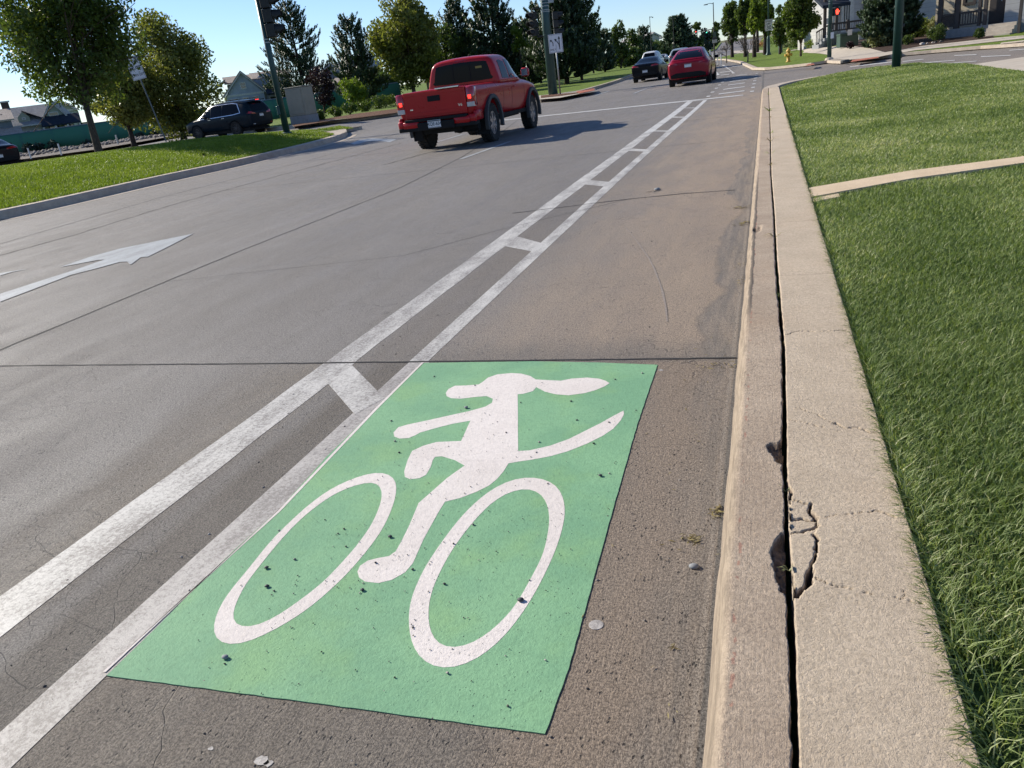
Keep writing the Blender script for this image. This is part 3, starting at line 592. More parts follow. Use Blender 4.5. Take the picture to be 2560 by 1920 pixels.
def blades(name, poly, dens_f, h_f, w_f, mt, zf, avoid=(), lean=.55, seed=1, curve=.5):
    r_ = np.random.default_rng(seed); P = np.array(poly); lo, hi = P.min(0), P.max(0); A = []
    # rejection in cells
    cs = .5; xs = np.arange(lo[0], hi[0], cs); ys = np.arange(lo[1], hi[1], cs)
    for x in xs:
        for y in ys:
            d = dens_f(x + cs / 2, y + cs / 2); n = r_.poisson(d * cs * cs)
            if n: A.append(np.stack([x + r_.random(n) * cs, y + r_.random(n) * cs], 1))
    A = np.concatenate(A); k = inpoly(A[:, 0], A[:, 1], poly)
    for av in avoid: k &= ~inpoly(A[:, 0], A[:, 1], av)
    A = A[k]; n = len(A); x, y = A[:, 0], A[:, 1]
    H = h_f(x, y) * (.55 + .75 * r_.random(n)); Wd = w_f(x, y) * (.7 + .6 * r_.random(n)); a = r_.random(n) * 2 * PI; ln = lean * (.2 + .9 * r_.random(n)) * H
    ca, sa = np.cos(a), np.sin(a); tw = a + PI / 2 + (r_.random(n) - .5) * 1.4; cx, cy = np.cos(tw) * Wd / 2, np.sin(tw) * Wd / 2
    z0 = zf(x, y); V = np.zeros((n, 5, 3), np.float32)
    V[:, 0] = np.stack([x - cx, y - cy, z0], 1); V[:, 1] = np.stack([x + cx, y + cy, z0], 1)
    mx, my, mz = x + ca * ln * .35, y + sa * ln * .35, z0 + H * .6
    V[:, 2] = np.stack([mx + cx * .8, my + cy * .8, mz], 1); V[:, 3] = np.stack([mx - cx * .8, my - cy * .8, mz], 1)
    V[:, 4] = np.stack([x + ca * ln, y + sa * ln, z0 + H * (1 - .25 * curve)], 1)
    b = np.arange(n) * 5; F4 = np.stack([b, b + 1, b + 2, b + 3], 1); F3 = np.stack([b + 3, b + 2, b + 4], 1)
    v = np.clip(r_.beta(1.7, 2.3, n) * .75 + .45 * (vnoise(x, y, .9, 40) - .5) + .3 * (vnoise(x, y, 3.3, 41) - .5) + .35 * (r_.random(n) > .90), 0, 1)
    return npmesh(name, V.reshape(-1, 3), F4, F3, mt, attr=np.repeat(v, 5))
lz = lambda x, y: np.interp(y, KY, KZ) + .115 + .09 * ss((x - .4) / 3) * ss((y - 6) / 14)
o = blades('grass', LAWN, lambda x, y: 0 if y < .2 or x > y * .24 + 1.7 else min(34000, 34000 * (3.2 / max(3.2, y)) ** 1.5) * (.25 if (y < 1.45 and x < .62 and x + y < 1.9) else 1), lambda x, y: .036 + .02 * vnoise(x, y, 2.2, 30) + .012 * (x < .43), lambda x, y: .0032 * np.maximum(1, y / 3.6) ** .8, M['blade'], lz, (STR,), .95, 1)
tag(o, None, None, None, 'stuff'); tag(o, 'thick green mown lawn beside the kerb slab', 'grass')
# long blades hanging over the slab
def overhang():
    r_ = np.random.default_rng(5); V = []; F3 = []; F4 = []; v = []
    n = 4200; y = .8 + 15 * r_.random(n) ** 1.7; x = .366 + .03 * r_.random(n); L = (.035 + .05 * r_.random(n) ** 2); az = PI + (r_.random(n) - .5) * 1.5; el = .15 + .75 * r_.random(n); w = .0036 * np.maximum(1, y / 4)
    dirx, diry = np.cos(az), np.sin(az); px, py = -diry * w / 2, dirx * w / 2; z0 = lz(x, y) + .02; k = L * np.cos(el); hz = L * np.sin(el)
    VV = np.zeros((n, 5, 3)); VV[:, 0] = np.stack([x - px, y - py, z0], 1); VV[:, 1] = np.stack([x + px, y + py, z0], 1)
    VV[:, 2] = np.stack([x + dirx * k * .5 + px * .8, y + diry * k * .5 + py * .8, z0 + hz * .8], 1); VV[:, 3] = np.stack([x + dirx * k * .5 - px * .8, y + diry * k * .5 - py * .8, z0 + hz * .8], 1)
    VV[:, 4] = np.stack([x + dirx * k, y + diry * k, np.maximum(z0 + hz * .75, np.interp(y, KY, KZ) + .16)], 1); b = np.arange(n) * 5
    return npmesh('grass_fringe', VV.reshape(-1, 3), np.stack([b, b + 1, b + 2, b + 3], 1), np.stack([b + 3, b + 2, b + 4], 1), M['blade'], attr=np.repeat(.05 + .6 * r_.random(n) ** 1.5, 5))
o = overhang(); tag(o, 'long grass blades spilling over the edge slab', 'grass', None, 'stuff')
# ------------------------------------------------------------------ pavement at the far right of the lawn
sheet('pavement', [(5.25, 12), (9, 12), (12, 22), (9, 28), (5.25, 26)], .15, M['pave'], 1.0, thick=.16)
# ------------------------------------------------------------------ the grass median on the left
MF = [atg(x * V_, y * V_) for V_ in (2560 / 2212,) for x, y in [(-260, 528), (-120, 500), (0, 475), (100, 453), (200, 430), (350, 395), (500, 362), (600, 338), (680, 318), (725, 305), (745, 297), (752, 291), (748, 286)]]
MF = [tuple(p[:2]) for p in MF]
MB_ = [(-17.6, 33.6), (-19.6, 32.2), (-23.2, 29.6), (-27.8, 25.2), (-32.5, 20), (-37, 14), (-44, 5), (-52, -3)]
med = MF + MB_
kerb_sweep('median_kerb', dens(MF[::-1] , .6)[::1], .36, .165) if False else None
mp = dens(MF, .7)
# kerb with its road side outward (to the right of travel): reverse so the road is on the left
kerb_sweep('median_kerb', mp[::-1] if False else [(p[0], p[1]) for p in mp][::-1][::-1], .01, .01) if False else None
def kerb_loop(name, path, side, w, h, mt):
    P = [Vector(p) for p in path]; V = []; F = []; prof = [(0, -.02), (.02, h * .82), (.045, h), (w, h), (w, h - .12)]
    for i, p in enumerate(P):
        t = (P[min(i + 1, len(P) - 1)] - P[max(i - 1, 0)]).normalized(); n = Vector((t.y, -t.x)) * side
        for a, b in prof: q = p + n * a; V.append((q.x, q.y, zg(p.x, p.y) + b))
    k = len(prof)
    for i in range(len(P) - 1):
        for j in range(k - 1): a = i * k + j; F.append((a, a + k, a + k + 1, a + 1))
    b = MB(); b.add(V, F); return b.build(name, M[mt], kind='structure')
full = dens(smooth_poly(med, 3, False), .6)
kerb_loop('median_kerb', full, -1, .36, .175, 'kerbfar')
def medz(x, y, base=None):
    x = np.asarray(x, float); y = np.asarray(y, float); d = segdist(x, y, med + med[:1]); return zgn(x, y) + .16 + .16 * ss(d / 3.2)
medin = []
FPm = [Vector(p) for p in full]
for i, p in enumerate(FPm):
    t = (FPm[min(i + 1, len(FPm) - 1)] - FPm[max(i - 1, 0)]).normalized(); medin.append(tuple(p - Vector((t.y, -t.x)) * (.36 if p.y < 29 else .36 + .9 * min(1, (p.y - 29) / 2.5))))
sheet('median_cap', [tuple(p) for p in [FPm[i] - Vector((0, 0)) for i in range(0, len(FPm), 2)] if p[1] > 28], .168, M['kerbfar'], 1.0, zf=lambda x, y: zg(x, y) + .001)
medin = medin[::2]
sheet('median_ground', medin, 0, M['turf'], .8, zf=lambda x, y: float(medz(x, y)))
o = blades('median_grass', medin, lambda x, y: (900 if math.hypot(x, y) < 45 else 0) if x > -36 else 0, lambda x, y: .075 + 0 * x, lambda x, y: .016 + 0 * x, M['blade2'], medz, (), .6, 3)
tag(o, 'sunlit bright green grass on the left median', 'grass', None, 'stuff')
# gutter strip of paler concrete along the median
gp = [Vector(p) for p in dens(MF[2:], 1)]
pl = [(p.x, p.y) for p in gp]; pr = []
for i, p in enumerate(gp):
    t = (gp[min(i + 1, len(gp) - 1)] - gp[max(i - 1, 0)]).normalized(); pr.append(tuple(p + Vector((t.y, -t.x)) * .42))
sheet('gutter', pl + pr[::-1], .005, M['kerbfar'], 2.0)
# =================================================================== VEHICLES
def carpaint(n, c, rough=.3): return plain(n, c, rough, .0, .25, .04, 3, coat=.2)
M['red'] = carpaint('red_paint', (.38, .008, .012)); M['redt'] = carpaint('crimson_paint', (.24, .004, .018)); M['navy'] = plain('dark_navy_paint', (.006, .014, .022), .3, 0, .12, coat=.06); M['blackp'] = plain('black_paint', (.005, .006, .009), .3, 0, .12, coat=.06)
M['silver'] = carpaint('silver_paint', (.42, .44, .46), .3); M['whitep'] = carpaint('white_paint', (.6, .61, .62)); M['bluegrey'] = carpaint('blue_grey_paint', (.2, .25, .3))
M['trim'] = plain('black_trim', (.012, .013, .014), .75, 0, .2); M['trimg'] = plain('grey_fender_plastic', (.045, .05, .055), .7); M['rubber'] = plain('tyre_rubber', (.012, .012, .012), .85, scale=20)
M['rim'] = plain('rim_metal', (.42, .42, .44), .3, .8); M['rimd'] = plain('dark_rim_metal', (.06, .06, .065), .35, .7); M['chrome'] = plain('chrome_trim', (.62, .63, .65), .18, 1)
M['cavity'] = plain('dark_cavity', (.006, .006, .006), .9); M['platew'] = plain('licence_plate_white', (.62, .64, .66), .4); M['plateg'] = plain('plate_blue_lettering', (.02, .05, .07), .5)
M['glass'] = plain('tinted_glass', (.004, .006, .010), .08, 0, .12, .05, 2)
M['lampred'] = plain('red_lamp_lens', (.35, .008, .01), .12, coat=1); M['lampclear'] = plain('clear_lamp_lens', (.5, .5, .5), .1, coat=1); M['lampamb'] = plain('amber_lamp_lens', (.5, .16, .02), .15, coat=1)
def emis(n, c, s): g = G(n); g.fin(c, .4); g.b.inputs['Emission Color'].default_value = (*c, 1); g.b.inputs['Emission Strength'].default_value = s; return g.m
M['redon'] = emis('red_lamp_lit', (1, .03, .02), 2.2); M['greenon'] = emis('green_lamp_lit', (.1, 1, .6), 2.0); M['handon'] = emis('orange_hand_lit', (1, .06, .03), 2.2)
def evalmesh(o):
    dg = bpy.context.evaluated_depsgraph_get(); dg.update(); return bpy.data.meshes.new_from_object(o.evaluated_get(dg))
def loft(st, sub=2):
    """stations: (y, zlo, wlo, zmid, wmid, zbelt, wbelt, ztop, wtop)"""
    V = []; F = []
    for y, zl, wl, zm, wm, zb, wb, zt, wt in st:
        h = [(0, zl), (wl * .85, zl), (wl, zl + .04), (wm, zm), (wm * .995, zb - .08 * (zb - zm)), (wb, zb), (wt + (wb - wt) * .12, zt - .16 * (zt - zb)), (wt * .82, zt - .005), (0, zt + .015)]
        ringp = h + [(-x, z) for x, z in h[-2:0:-1]]; V += [(x, y, z) for x, z in ringp]
    n = 16
    for i in range(len(st) - 1):
        for k in range(n): a = i * n + k; b = i * n + (k + 1) % n; F.append((a, b, b + n, a + n))
    F.append(tuple(range(n))[::-1]); F.append(tuple((len(st) - 1) * n + k for k in range(n)))
    me = bpy.data.meshes.new('loft'); me.from_pydata(V, [], F); bm = bmesh.new(); bm.from_mesh(me)
    caps = [f for f in bm.faces if len(f.verts) > 4]
    for f in caps: # cap with a row fan matching left/right points
        vs = list(f.verts); bm.faces.remove(f)
        vs.sort(key=lambda v: v.index); 
        for q in range(0, 8):
            a, b = vs[q], vs[q + 1]; c_, d_ = vs[(16 - q - 1) % 16], vs[(16 - q) % 16]
            s_ = [];
            for e in (a, b, c_, d_):
                if e not in s_: s_.append(e)
            if len(s_) > 2:
                try: bm.faces.new(s_)
                except ValueError: pass
    bmesh.ops.recalc_face_normals(bm, faces=bm.faces); bm.to_mesh(me); bm.free()
    o = bpy.data.objects.new('tmp', me); COL.objects.link(o); md = o.modifiers.new('s', 'SUBSURF'); md.levels = sub; md.render_levels = sub
    me2 = evalmesh(o); bpy.data.objects.remove(o); return me2
def cut(me, cutters):
    o = bpy.data.objects.new('tmp', me); COL.objects.link(o); tmp = []
    for c in cutters:
        q = bpy.data.objects.new('tc', c); COL.objects.link(q); tmp.append(q); md = o.modifiers.new('b', 'BOOLEAN'); md.operation = 'DIFFERENCE'; md.object = q; md.solver = 'EXACT'
    r_ = evalmesh(o)
    for q in tmp + [o]: bpy.data.objects.remove(q)
    return r_
def cyl_me(x0, x1, y, z, r_, n=28, flat=None):
    b = MB(); P = [(y + r_ * math.cos(2 * PI * k / n), z + r_ * math.sin(2 * PI * k / n)) for k in range(n)]
    b.prism(P, lambda a, c: (x0, a, c), lambda a, c: (x1, a, c)); me = bpy.data.meshes.new('c'); me.from_pydata(b.v, [], b.f)
    bm = bmesh.new(); bm.from_mesh(me); bmesh.ops.recalc_face_normals(bm, faces=bm.faces); bm.to_mesh(me); bm.free(); return me
def box_me(lo, hi):
    b = MB(); b.b2(lo, hi); me = bpy.data.meshes.new('c'); me.from_pydata(b.v, [], b.f); return me
def bvh_of(me): return BVHTree.FromPolygons([v.co.copy() for v in me.vertices], [tuple(p.vertices) for p in me.polygons])
def decal(name, poly, bvh, side, mt, parent, off=.005, grid=.08, rnd=2):
    """thin panel that follows the body; side: 'r','l' poly in (y,z); 'b','f' poly in (x,z); 't' poly in (x,y)"""
    poly = smooth_poly(poly, rnd) if rnd > 1 else poly
    bm = bmesh.new(); f = bm.faces.new([bm.verts.new((p[0], p[1], 0)) for p in poly]); bmesh.ops.triangulate(bm, faces=[f])
    for ax in (0, 1):
        vals = [v.co[ax] for v in bm.verts]; k = math.floor(min(vals) / grid) + 1
        while k * grid < max(vals):
            co = Vector((0, 0, 0)); co[ax] = k * grid; no = Vector((0, 0, 0)); no[ax] = 1
            bmesh.ops.bisect_plane(bm, geom=bm.verts[:] + bm.edges[:] + bm.faces[:], plane_co=co, plane_no=no, dist=1e-5); k += 1
    D = {'r': (Vector((-1, 0, 0)), lambda a, b: Vector((3, a, b))), 'l': (Vector((1, 0, 0)), lambda a, b: Vector((-3, a, b))), 'b': (Vector((0, 1, 0)), lambda a, b: Vector((a, -3, b))),
         'f': (Vector((0, -1, 0)), lambda a, b: Vector((a, 9, b))), 't': (Vector((0, 0, -1)), lambda a, b: Vector((a, b, 5)))}[side]
    bad = []
    for v in bm.verts:
        o_ = D[1](v.co.x, v.co.y); hit = bvh.ray_cast(o_, D[0])
        if hit[0] is None: bad.append(v); continue
        v.co = hit[0] - D[0] * off
    bmesh.ops.delete(bm, geom=bad, context='VERTS'); bmesh.ops.recalc_face_normals(bm, faces=bm.faces)
    if bm.faces and sum(f.normal.dot(D[0]) for f in bm.faces) > 0: bmesh.ops.reverse_faces(bm, faces=bm.faces)
    me = bpy.data.meshes.new(name); bm.to_mesh(me); bm.free(); return meshobj(name, me, M[mt] if isinstance(mt, str) else mt, parent, True)
def both(name, poly, bvh, mt, parent, **k): return decal(name, poly, bvh, 'r', mt, parent, **k), decal(name, poly, bvh, 'l', mt, parent, **k)
def mirx(p): return [(-a, b) for a, b in p]
_wh = {}
def wheel(parent, x, y, r_, w, style='six', rim='rim', flip=1):
    key = (r_, w, style, rim)
    if key not in _wh:
        t = MB(); t.lathe([(r_ * .62, -w / 2 + .02), (r_ * .93, -w / 2), (r_, -w / 2 + .035), (r_, w / 2 - .035), (r_ * .93, w / 2), (r_ * .62, w / 2 - .02), (r_ * .6, w / 2 - .06), (r_ * .6, -w / 2 + .06)], 32)
        n = 28
        for k in range(n):
            a = 2 * PI * k / n
            for s in (-1, 1): t.box((math.cos(a + s * .05) * r_ * 1.0, math.sin(a + s * .05) * r_ * 1.0, s * w * .27), (.035, .05, w * .36), rz=a)
        me1 = t.build('tyre', M['rubber']).data
        q = MB(); q.lathe([(r_ * .60, w * .18), (r_ * .615, w / 2 - .03), (r_ * .57, w / 2 - .03), (r_ * .55, w * .2)], 28); q.lathe([(.02, w * .2), (.075, w * .22), (.07, w * .34), (.02, w * .36)], 14)
        ns = {'six': 6, 'ten': 10, 'five': 5}[style]
        for k in range(ns):
            a = 2 * PI * k / ns
            for s in ((-1, 1) if style != 'ten' else (0,)):
                a2 = a + s * .16; L = r_ * .5; q.box((math.cos(a2) * (L * .5 + .05), math.sin(a2) * (L * .5 + .05), w * .32), (L, .035 if s else .03, .03), rz=a2)
        me2 = q.build('rim', M[rim]).data
        z = MB(); z.lathe([(r_ * .59, -.02), (r_ * .59, w * .1)], 24); me3 = z.build('brake_disc', M['cavity']).data
        for mm_ in (me1, me2, me3):
            for o in [o for o in COL.objects if o.data == mm_]: bpy.data.objects.remove(o)
        _wh[key] = (me1, me2, me3)
    me1, me2, me3 = _wh[key]
    e = empty('wheel', (x, y, r_)); e.parent = parent; e.rotation_euler = (0, PI / 2 if flip > 0 else -PI / 2, 0)
    for nm, mm_ in (('tyre', me1), ('rim', me2), ('brake_disc', me3)): o = bpy.data.objects.new(nm, mm_); COL.objects.link(o); o.parent = e
    return e
def wheels(root, hw, ys, r_, w, style, rim, sub=False):
    for y in ys:
        for s in (1, -1): wheel(root, s * hw, y, r_, w, style, rim, s)
FONT = {}
def text(name, s, size, mt, parent, loc, rot, ext=.002, sx=1., al='CENTER'):
    cu = bpy.data.curves.new(name, 'FONT'); cu.body = s; cu.size = size; cu.align_x = al; cu.align_y = 'CENTER'; cu.extrude = ext; cu.resolution_u = 3; cu.offset = size * .012
    o = bpy.data.objects.new('tmp', cu); COL.objects.link(o); me = evalmesh(o); bpy.data.objects.remove(o)
    q = meshobj(name, me, M[mt] if isinstance(mt, str) else mt, parent); q.location = loc; q.rotation_euler = rot; q.scale = (sx, 1, 1); return q
RB = (PI / 2, 0, 0)   # text that faces -Y
def plate(parent, x, y, z, s='', w=.305, h=.152):
    b = MB(); b.box((0, 0, 0), (w, .006, h)); p = b.build('licence_plate', M['platew'], parent, .002); p.location = (x, y, z)
    f = MB(); f.box((0, -.0045, h / 2 - .016), (w - .02, .002, .02)); f.box((0, -.0045, -h / 2 + .01), (w - .02, .002, .008)); f.build('plate_band', M['plateg'], p)
    text('plate_lettering', s, h * .62, 'plateg', p, (0, -.005, -.002), RB, .001, .95) if s else None
    return p
def dark(me, o): pass
# ------------------------------------------------------------------ pickup truck
def pickup():
    a = atg(1059, 373); b = atg(1233, 353); c = atg(1339, 321)
    hd = Vector((0.02, 1, 0)).normalized(); rz = -math.atan2(hd.x, hd.y)
    cx = (a.x + b.x) / 2; cy = (a.y + b.y) / 2
    root = empty('pickup_truck', (cx, cy - 1.22, 0), rz, 'red extended cab pickup truck driving away in the through lane', 'pickup truck')
    #          y   zlo  wlo  zmid  wmid zbelt wbelt ztop wtop
    st = [(.13, .62, .80, .80, .90, 1.10, .905, 1.20, .83), (.16, .58, .84, .80, .925, 1.10, .92, 1.215, .86), (.35, .56, .86, .8, .935, 1.12, .925, 1.22, .87), (1.2, .55, .87, .8, .94, 1.12, .93, 1.22, .87), (1.95, .52, .87, .8, .94, 1.13, .925, 1.22, .87),
          (3.0, .48, .87, .78, .94, 1.13, .92, 1.22, .86), (3.9, .46, .87, .78, .935, 1.12, .91, 1.22, .82), (4.5, .5, .86, .78, .935, 1.1, .9, 1.185, .74), (5.0, .5, .84, .78, .90, 1.02, .86, 1.12, .68), (5.25, .5, .74, .75, .8, .95, .76, 1.0, .6), (5.3, .55, .68, .75, .74, .92, .7, .96, .56)]
    me = loft(st)
    cuts = [box_me((-.74, .22, .72), (.74, 1.92, 2)), cyl_me(-1.2, -.55, 1.22, .42, .50), cyl_me(.55, 1.2, 1.22, .42, .50), cyl_me(-1.2, -.55, 4.46, .42, .50), cyl_me(.55, 1.2, 4.46, .42, .50), box_me((-.73, .05, .3), (.73, .145, .66))]
    me = cut(me, cuts); body = meshobj('body', me, M['red'], root, True); bv = bvh_of(me)
    cab = loft([(1.97, 1.14, .84, 1.18, .90, 1.24, .90, 1.68, .76), (2.0, 1.14, .85, 1.18, .92, 1.25, .91, 1.78, .77), (2.2, 1.14, .85, 1.18, .925, 1.25, .91, 1.80, .77), (2.9, 1.14, .86, 1.18, .925, 1.25, .91, 1.81, .77), (3.2, 1.14, .86, 1.18, .92, 1.25, .90, 1.79, .75),
                (3.6, 1.14, .86, 1.18, .90, 1.22, .87, 1.53, .68), (3.95, 1.14, .84, 1.16, .86, 1.2, .82, 1.24, .72)])
    meshobj('cab', cab, M['red'], root, True); cb = bvh_of(cab)
    decal('rear_window', [(-.73, 1.28), (0, 1.275), (.73, 1.28), (.725, 1.36), (.69, 1.5), (.65, 1.62), (.58, 1.665), (0, 1.69), (-.58, 1.665), (-.65, 1.62), (-.69, 1.5), (-.725, 1.36)], cb, 'b', 'glass', root, off=.006)
    decal('slider_frame', [(-.225, 1.3), (-.205, 1.3), (-.205, 1.63), (-.225, 1.63)], cb, 'b', 'trim', root, off=.009, rnd=1); decal('slider_frame', [(.225, 1.3), (.205, 1.3), (.205, 1.63), (.225, 1.63)], cb, 'b', 'trim', root, off=.009, rnd=1)
    decal('sticker', [(.36, 1.53), (.52, 1.53), (.52, 1.575), (.36, 1.575)], cb, 'b', plain('yellow_sticker', (.25, .22, .05), .6), root, off=.009, rnd=1)
    decal('high_brake_light', [(-.16, 1.715), (.16, 1.715), (.14, 1.75), (-.14, 1.75)], cb, 'b', 'lampred', root, off=.008, rnd=1)
    both('rear_side_window', [(2.22, 1.27), (2.72, 1.25), (2.72, 1.62), (2.5, 1.66), (2.3, 1.65)], cb, 'glass', root, off=.006, rnd=1)
    both('front_side_window', [(2.80, 1.25), (3.72, 1.235), (3.55, 1.40), (3.3, 1.58), (3.05, 1.655), (2.80, 1.665)], cb, 'glass', root, off=.006, rnd=1)
    decal('windscreen', [(-.62, 3.42), (.62, 3.42), (.68, 3.85), (-.68, 3.85)], cb, 't', 'glass', root, off=.006, rnd=1)
    both('door_seam', [(2.755, .62), (2.77, .62), (2.77, 1.2), (2.755, 1.2)], bv, 'trim', root, off=.002, rnd=1); both('door_seam', [(2.09, .62), (2.105, .62), (2.105, 1.2), (2.09, 1.2)], bv, 'trim', root, off=.002, rnd=1); both('door_seam', [(3.80, .6), (3.815, .6), (3.815, 1.16), (3.80, 1.16)], bv, 'trim', root, off=.002, rnd=1)
    for s in (1, -1):
        h = MB(); h.tube([(s * .935, 2.86, 1.06), (s * .965, 2.90, 1.06), (s * .965, 3.02, 1.06), (s * .935, 3.06, 1.06)], .012, 6); h.build('door_handle', M['red'], root)
        f = MB()
        for yc in (1.22, 4.46):
            P0 = [(yc + .565 * math.cos(t), .42 + .56 * math.sin(t)) for t in np.linspace(-.25, PI + .25, 20)]; P1 = [(yc + .475 * math.cos(t), .42 + .475 * math.sin(t)) for t in np.linspace(-.25, PI + .25, 20)]
            f2 = MB(); f2.prism(P0 + P1[::-1], lambda a, b: (s * .90, a, b), lambda a, b: (s * .985, a, b)); f2.build('fender_flare', M['trimg'], root, .008)
        mr = MB(); mr.box((s * 1.06, 3.62, 1.33), (.2, .14, .2)); mir = mr.build('mirror', M['red'], root, .04, True); k = MB(); k.box((s * 1.06, 3.545, 1.33), (.16, .006, .15)); k.build('mirror_glass', M['chrome'], mir); k = MB(); k.tube([(s * .88, 3.66, 1.26), (s * 1.0, 3.64, 1.28)], .025); k.build('mirror_arm', M['trim'], mir)
        sl_ = MB(); sl_.b2((s * .80, 1.75, .44), (s * .90, 3.95, .53)); sl_.build('sill', M['trim'], root, .01)
        t = MB(); t.b2((s * .74, .095, .80), (s * .925, .30, 1.19)); tl = t.build('tail_light', M['lampred'], root, .02, True)
        t = MB(); t.b2((s * .745, .090, .80), (s * .922, .2, .895)); t.build('reverse_lens', M['lampclear'], tl, .008)
        t = MB(); t.b2((s * .79, .088, .955), (s * .86, .1, 1.03)); t.build('lit_bulb', M['redon'], tl, .004)
        t = MB(); t.b2((s * .76, 0.02, .50), (s * .93, .12, .66)); t.b2((s * .42, -.01, .50), (s * .80, .08, .64)); t.b2((s * .86, .1, .52), (s * .935, .55, .72)); t.build('bumper_end', M['red'], root, .02, True)
    t = MB(); t.b2((-.735, .075, .685), (.735, .14, 1.205)); tg = t.build('tailgate', M['red'], root, .012)
    t = MB(); t.b2((-.70, .066, .73), (.70, .078, .80)); t.b2((-.70, .066, 1.13), (.70, .078, 1.19)); t.build('tailgate_rib', M['red'], tg, .004)
    t = MB(); t.b2((-.15, .058, .99), (.15, .076, 1.10)); th = t.build('tailgate_handle', M['trim'], tg, .008)
    t = MB(); t.b2((-.24 + .32, .02, 1.205), (.30 + .32, .10, 1.235)); t.build('tailgate_cap', M['chrome'], tg, .006)
    text('badge', 'V6', .075, 'chrome', tg, (.60, .072, .86), RB, .002, 1.2)
    t = MB(); t.b2((-.60, .072, .855), (-.53, .08, .88)); t.build('badge_bar', M['chrome'], tg)
    t = MB(); t.b2((-.44, -.04, .44), (.44, .12, .60)); t.b2((-.74, -.02, .62), (.74, .12, .68)); t.b2((-.92, .0, .44), (.92, .3, .52)); t.build('bumper', M['trim'], root, .012)
    plate(root, -.02, -.052, .555, 'XQE-634')
    t = MB(); t.b2((-.45, .3, .34), (.45, 1.0, .5)); t.tube([(-.75, 1.22, .39), (.75, 1.22, .39)], .05); t.lathe([(.03, -.14), (.12, -.08), (.14, 0), (.12, .08), (.03, .14)], 12, Matrix.Translation((.05, 1.22, .38)) @ Matrix.Rotation(PI / 2, 4, 'Y'))
    t.b2((-.4, 1.6, .36), (.4, 4.8, .5)); t.build('chassis', M['cavity'], root)
    t = MB(); t.lathe([(.10, -.3), (.11, 0), (.10, .3)], 12, Matrix.Translation((.5, .55, .40)) @ Matrix.Rotation(PI / 2, 4, 'Y')); t.build('muffler', M['trim'], root)
    for s in (1, -1): t = MB(); t.b2((s * .68, .72, .2), (s * .92, .74, .55)); t.build('mud_flap', M['trim'], root)
    t = MB(); t.b2((-.74, .22, .70), (.74, 1.92, .72)); t.build('bed_floor', M['trim'], root)
    t = MB(); t.lathe([(.035, 0), (.02, .05), (.006, .07)], 8, Matrix.Translation((.1, 2.35, 1.785))); t.build('roof_antenna', M['trim'], root)
    wheels(root, .80, (1.22, 4.46), .39, .265, 'six', 'rim')
    return root
pk = pickup(); pk.scale = (1.08, 1.06, 1.14)
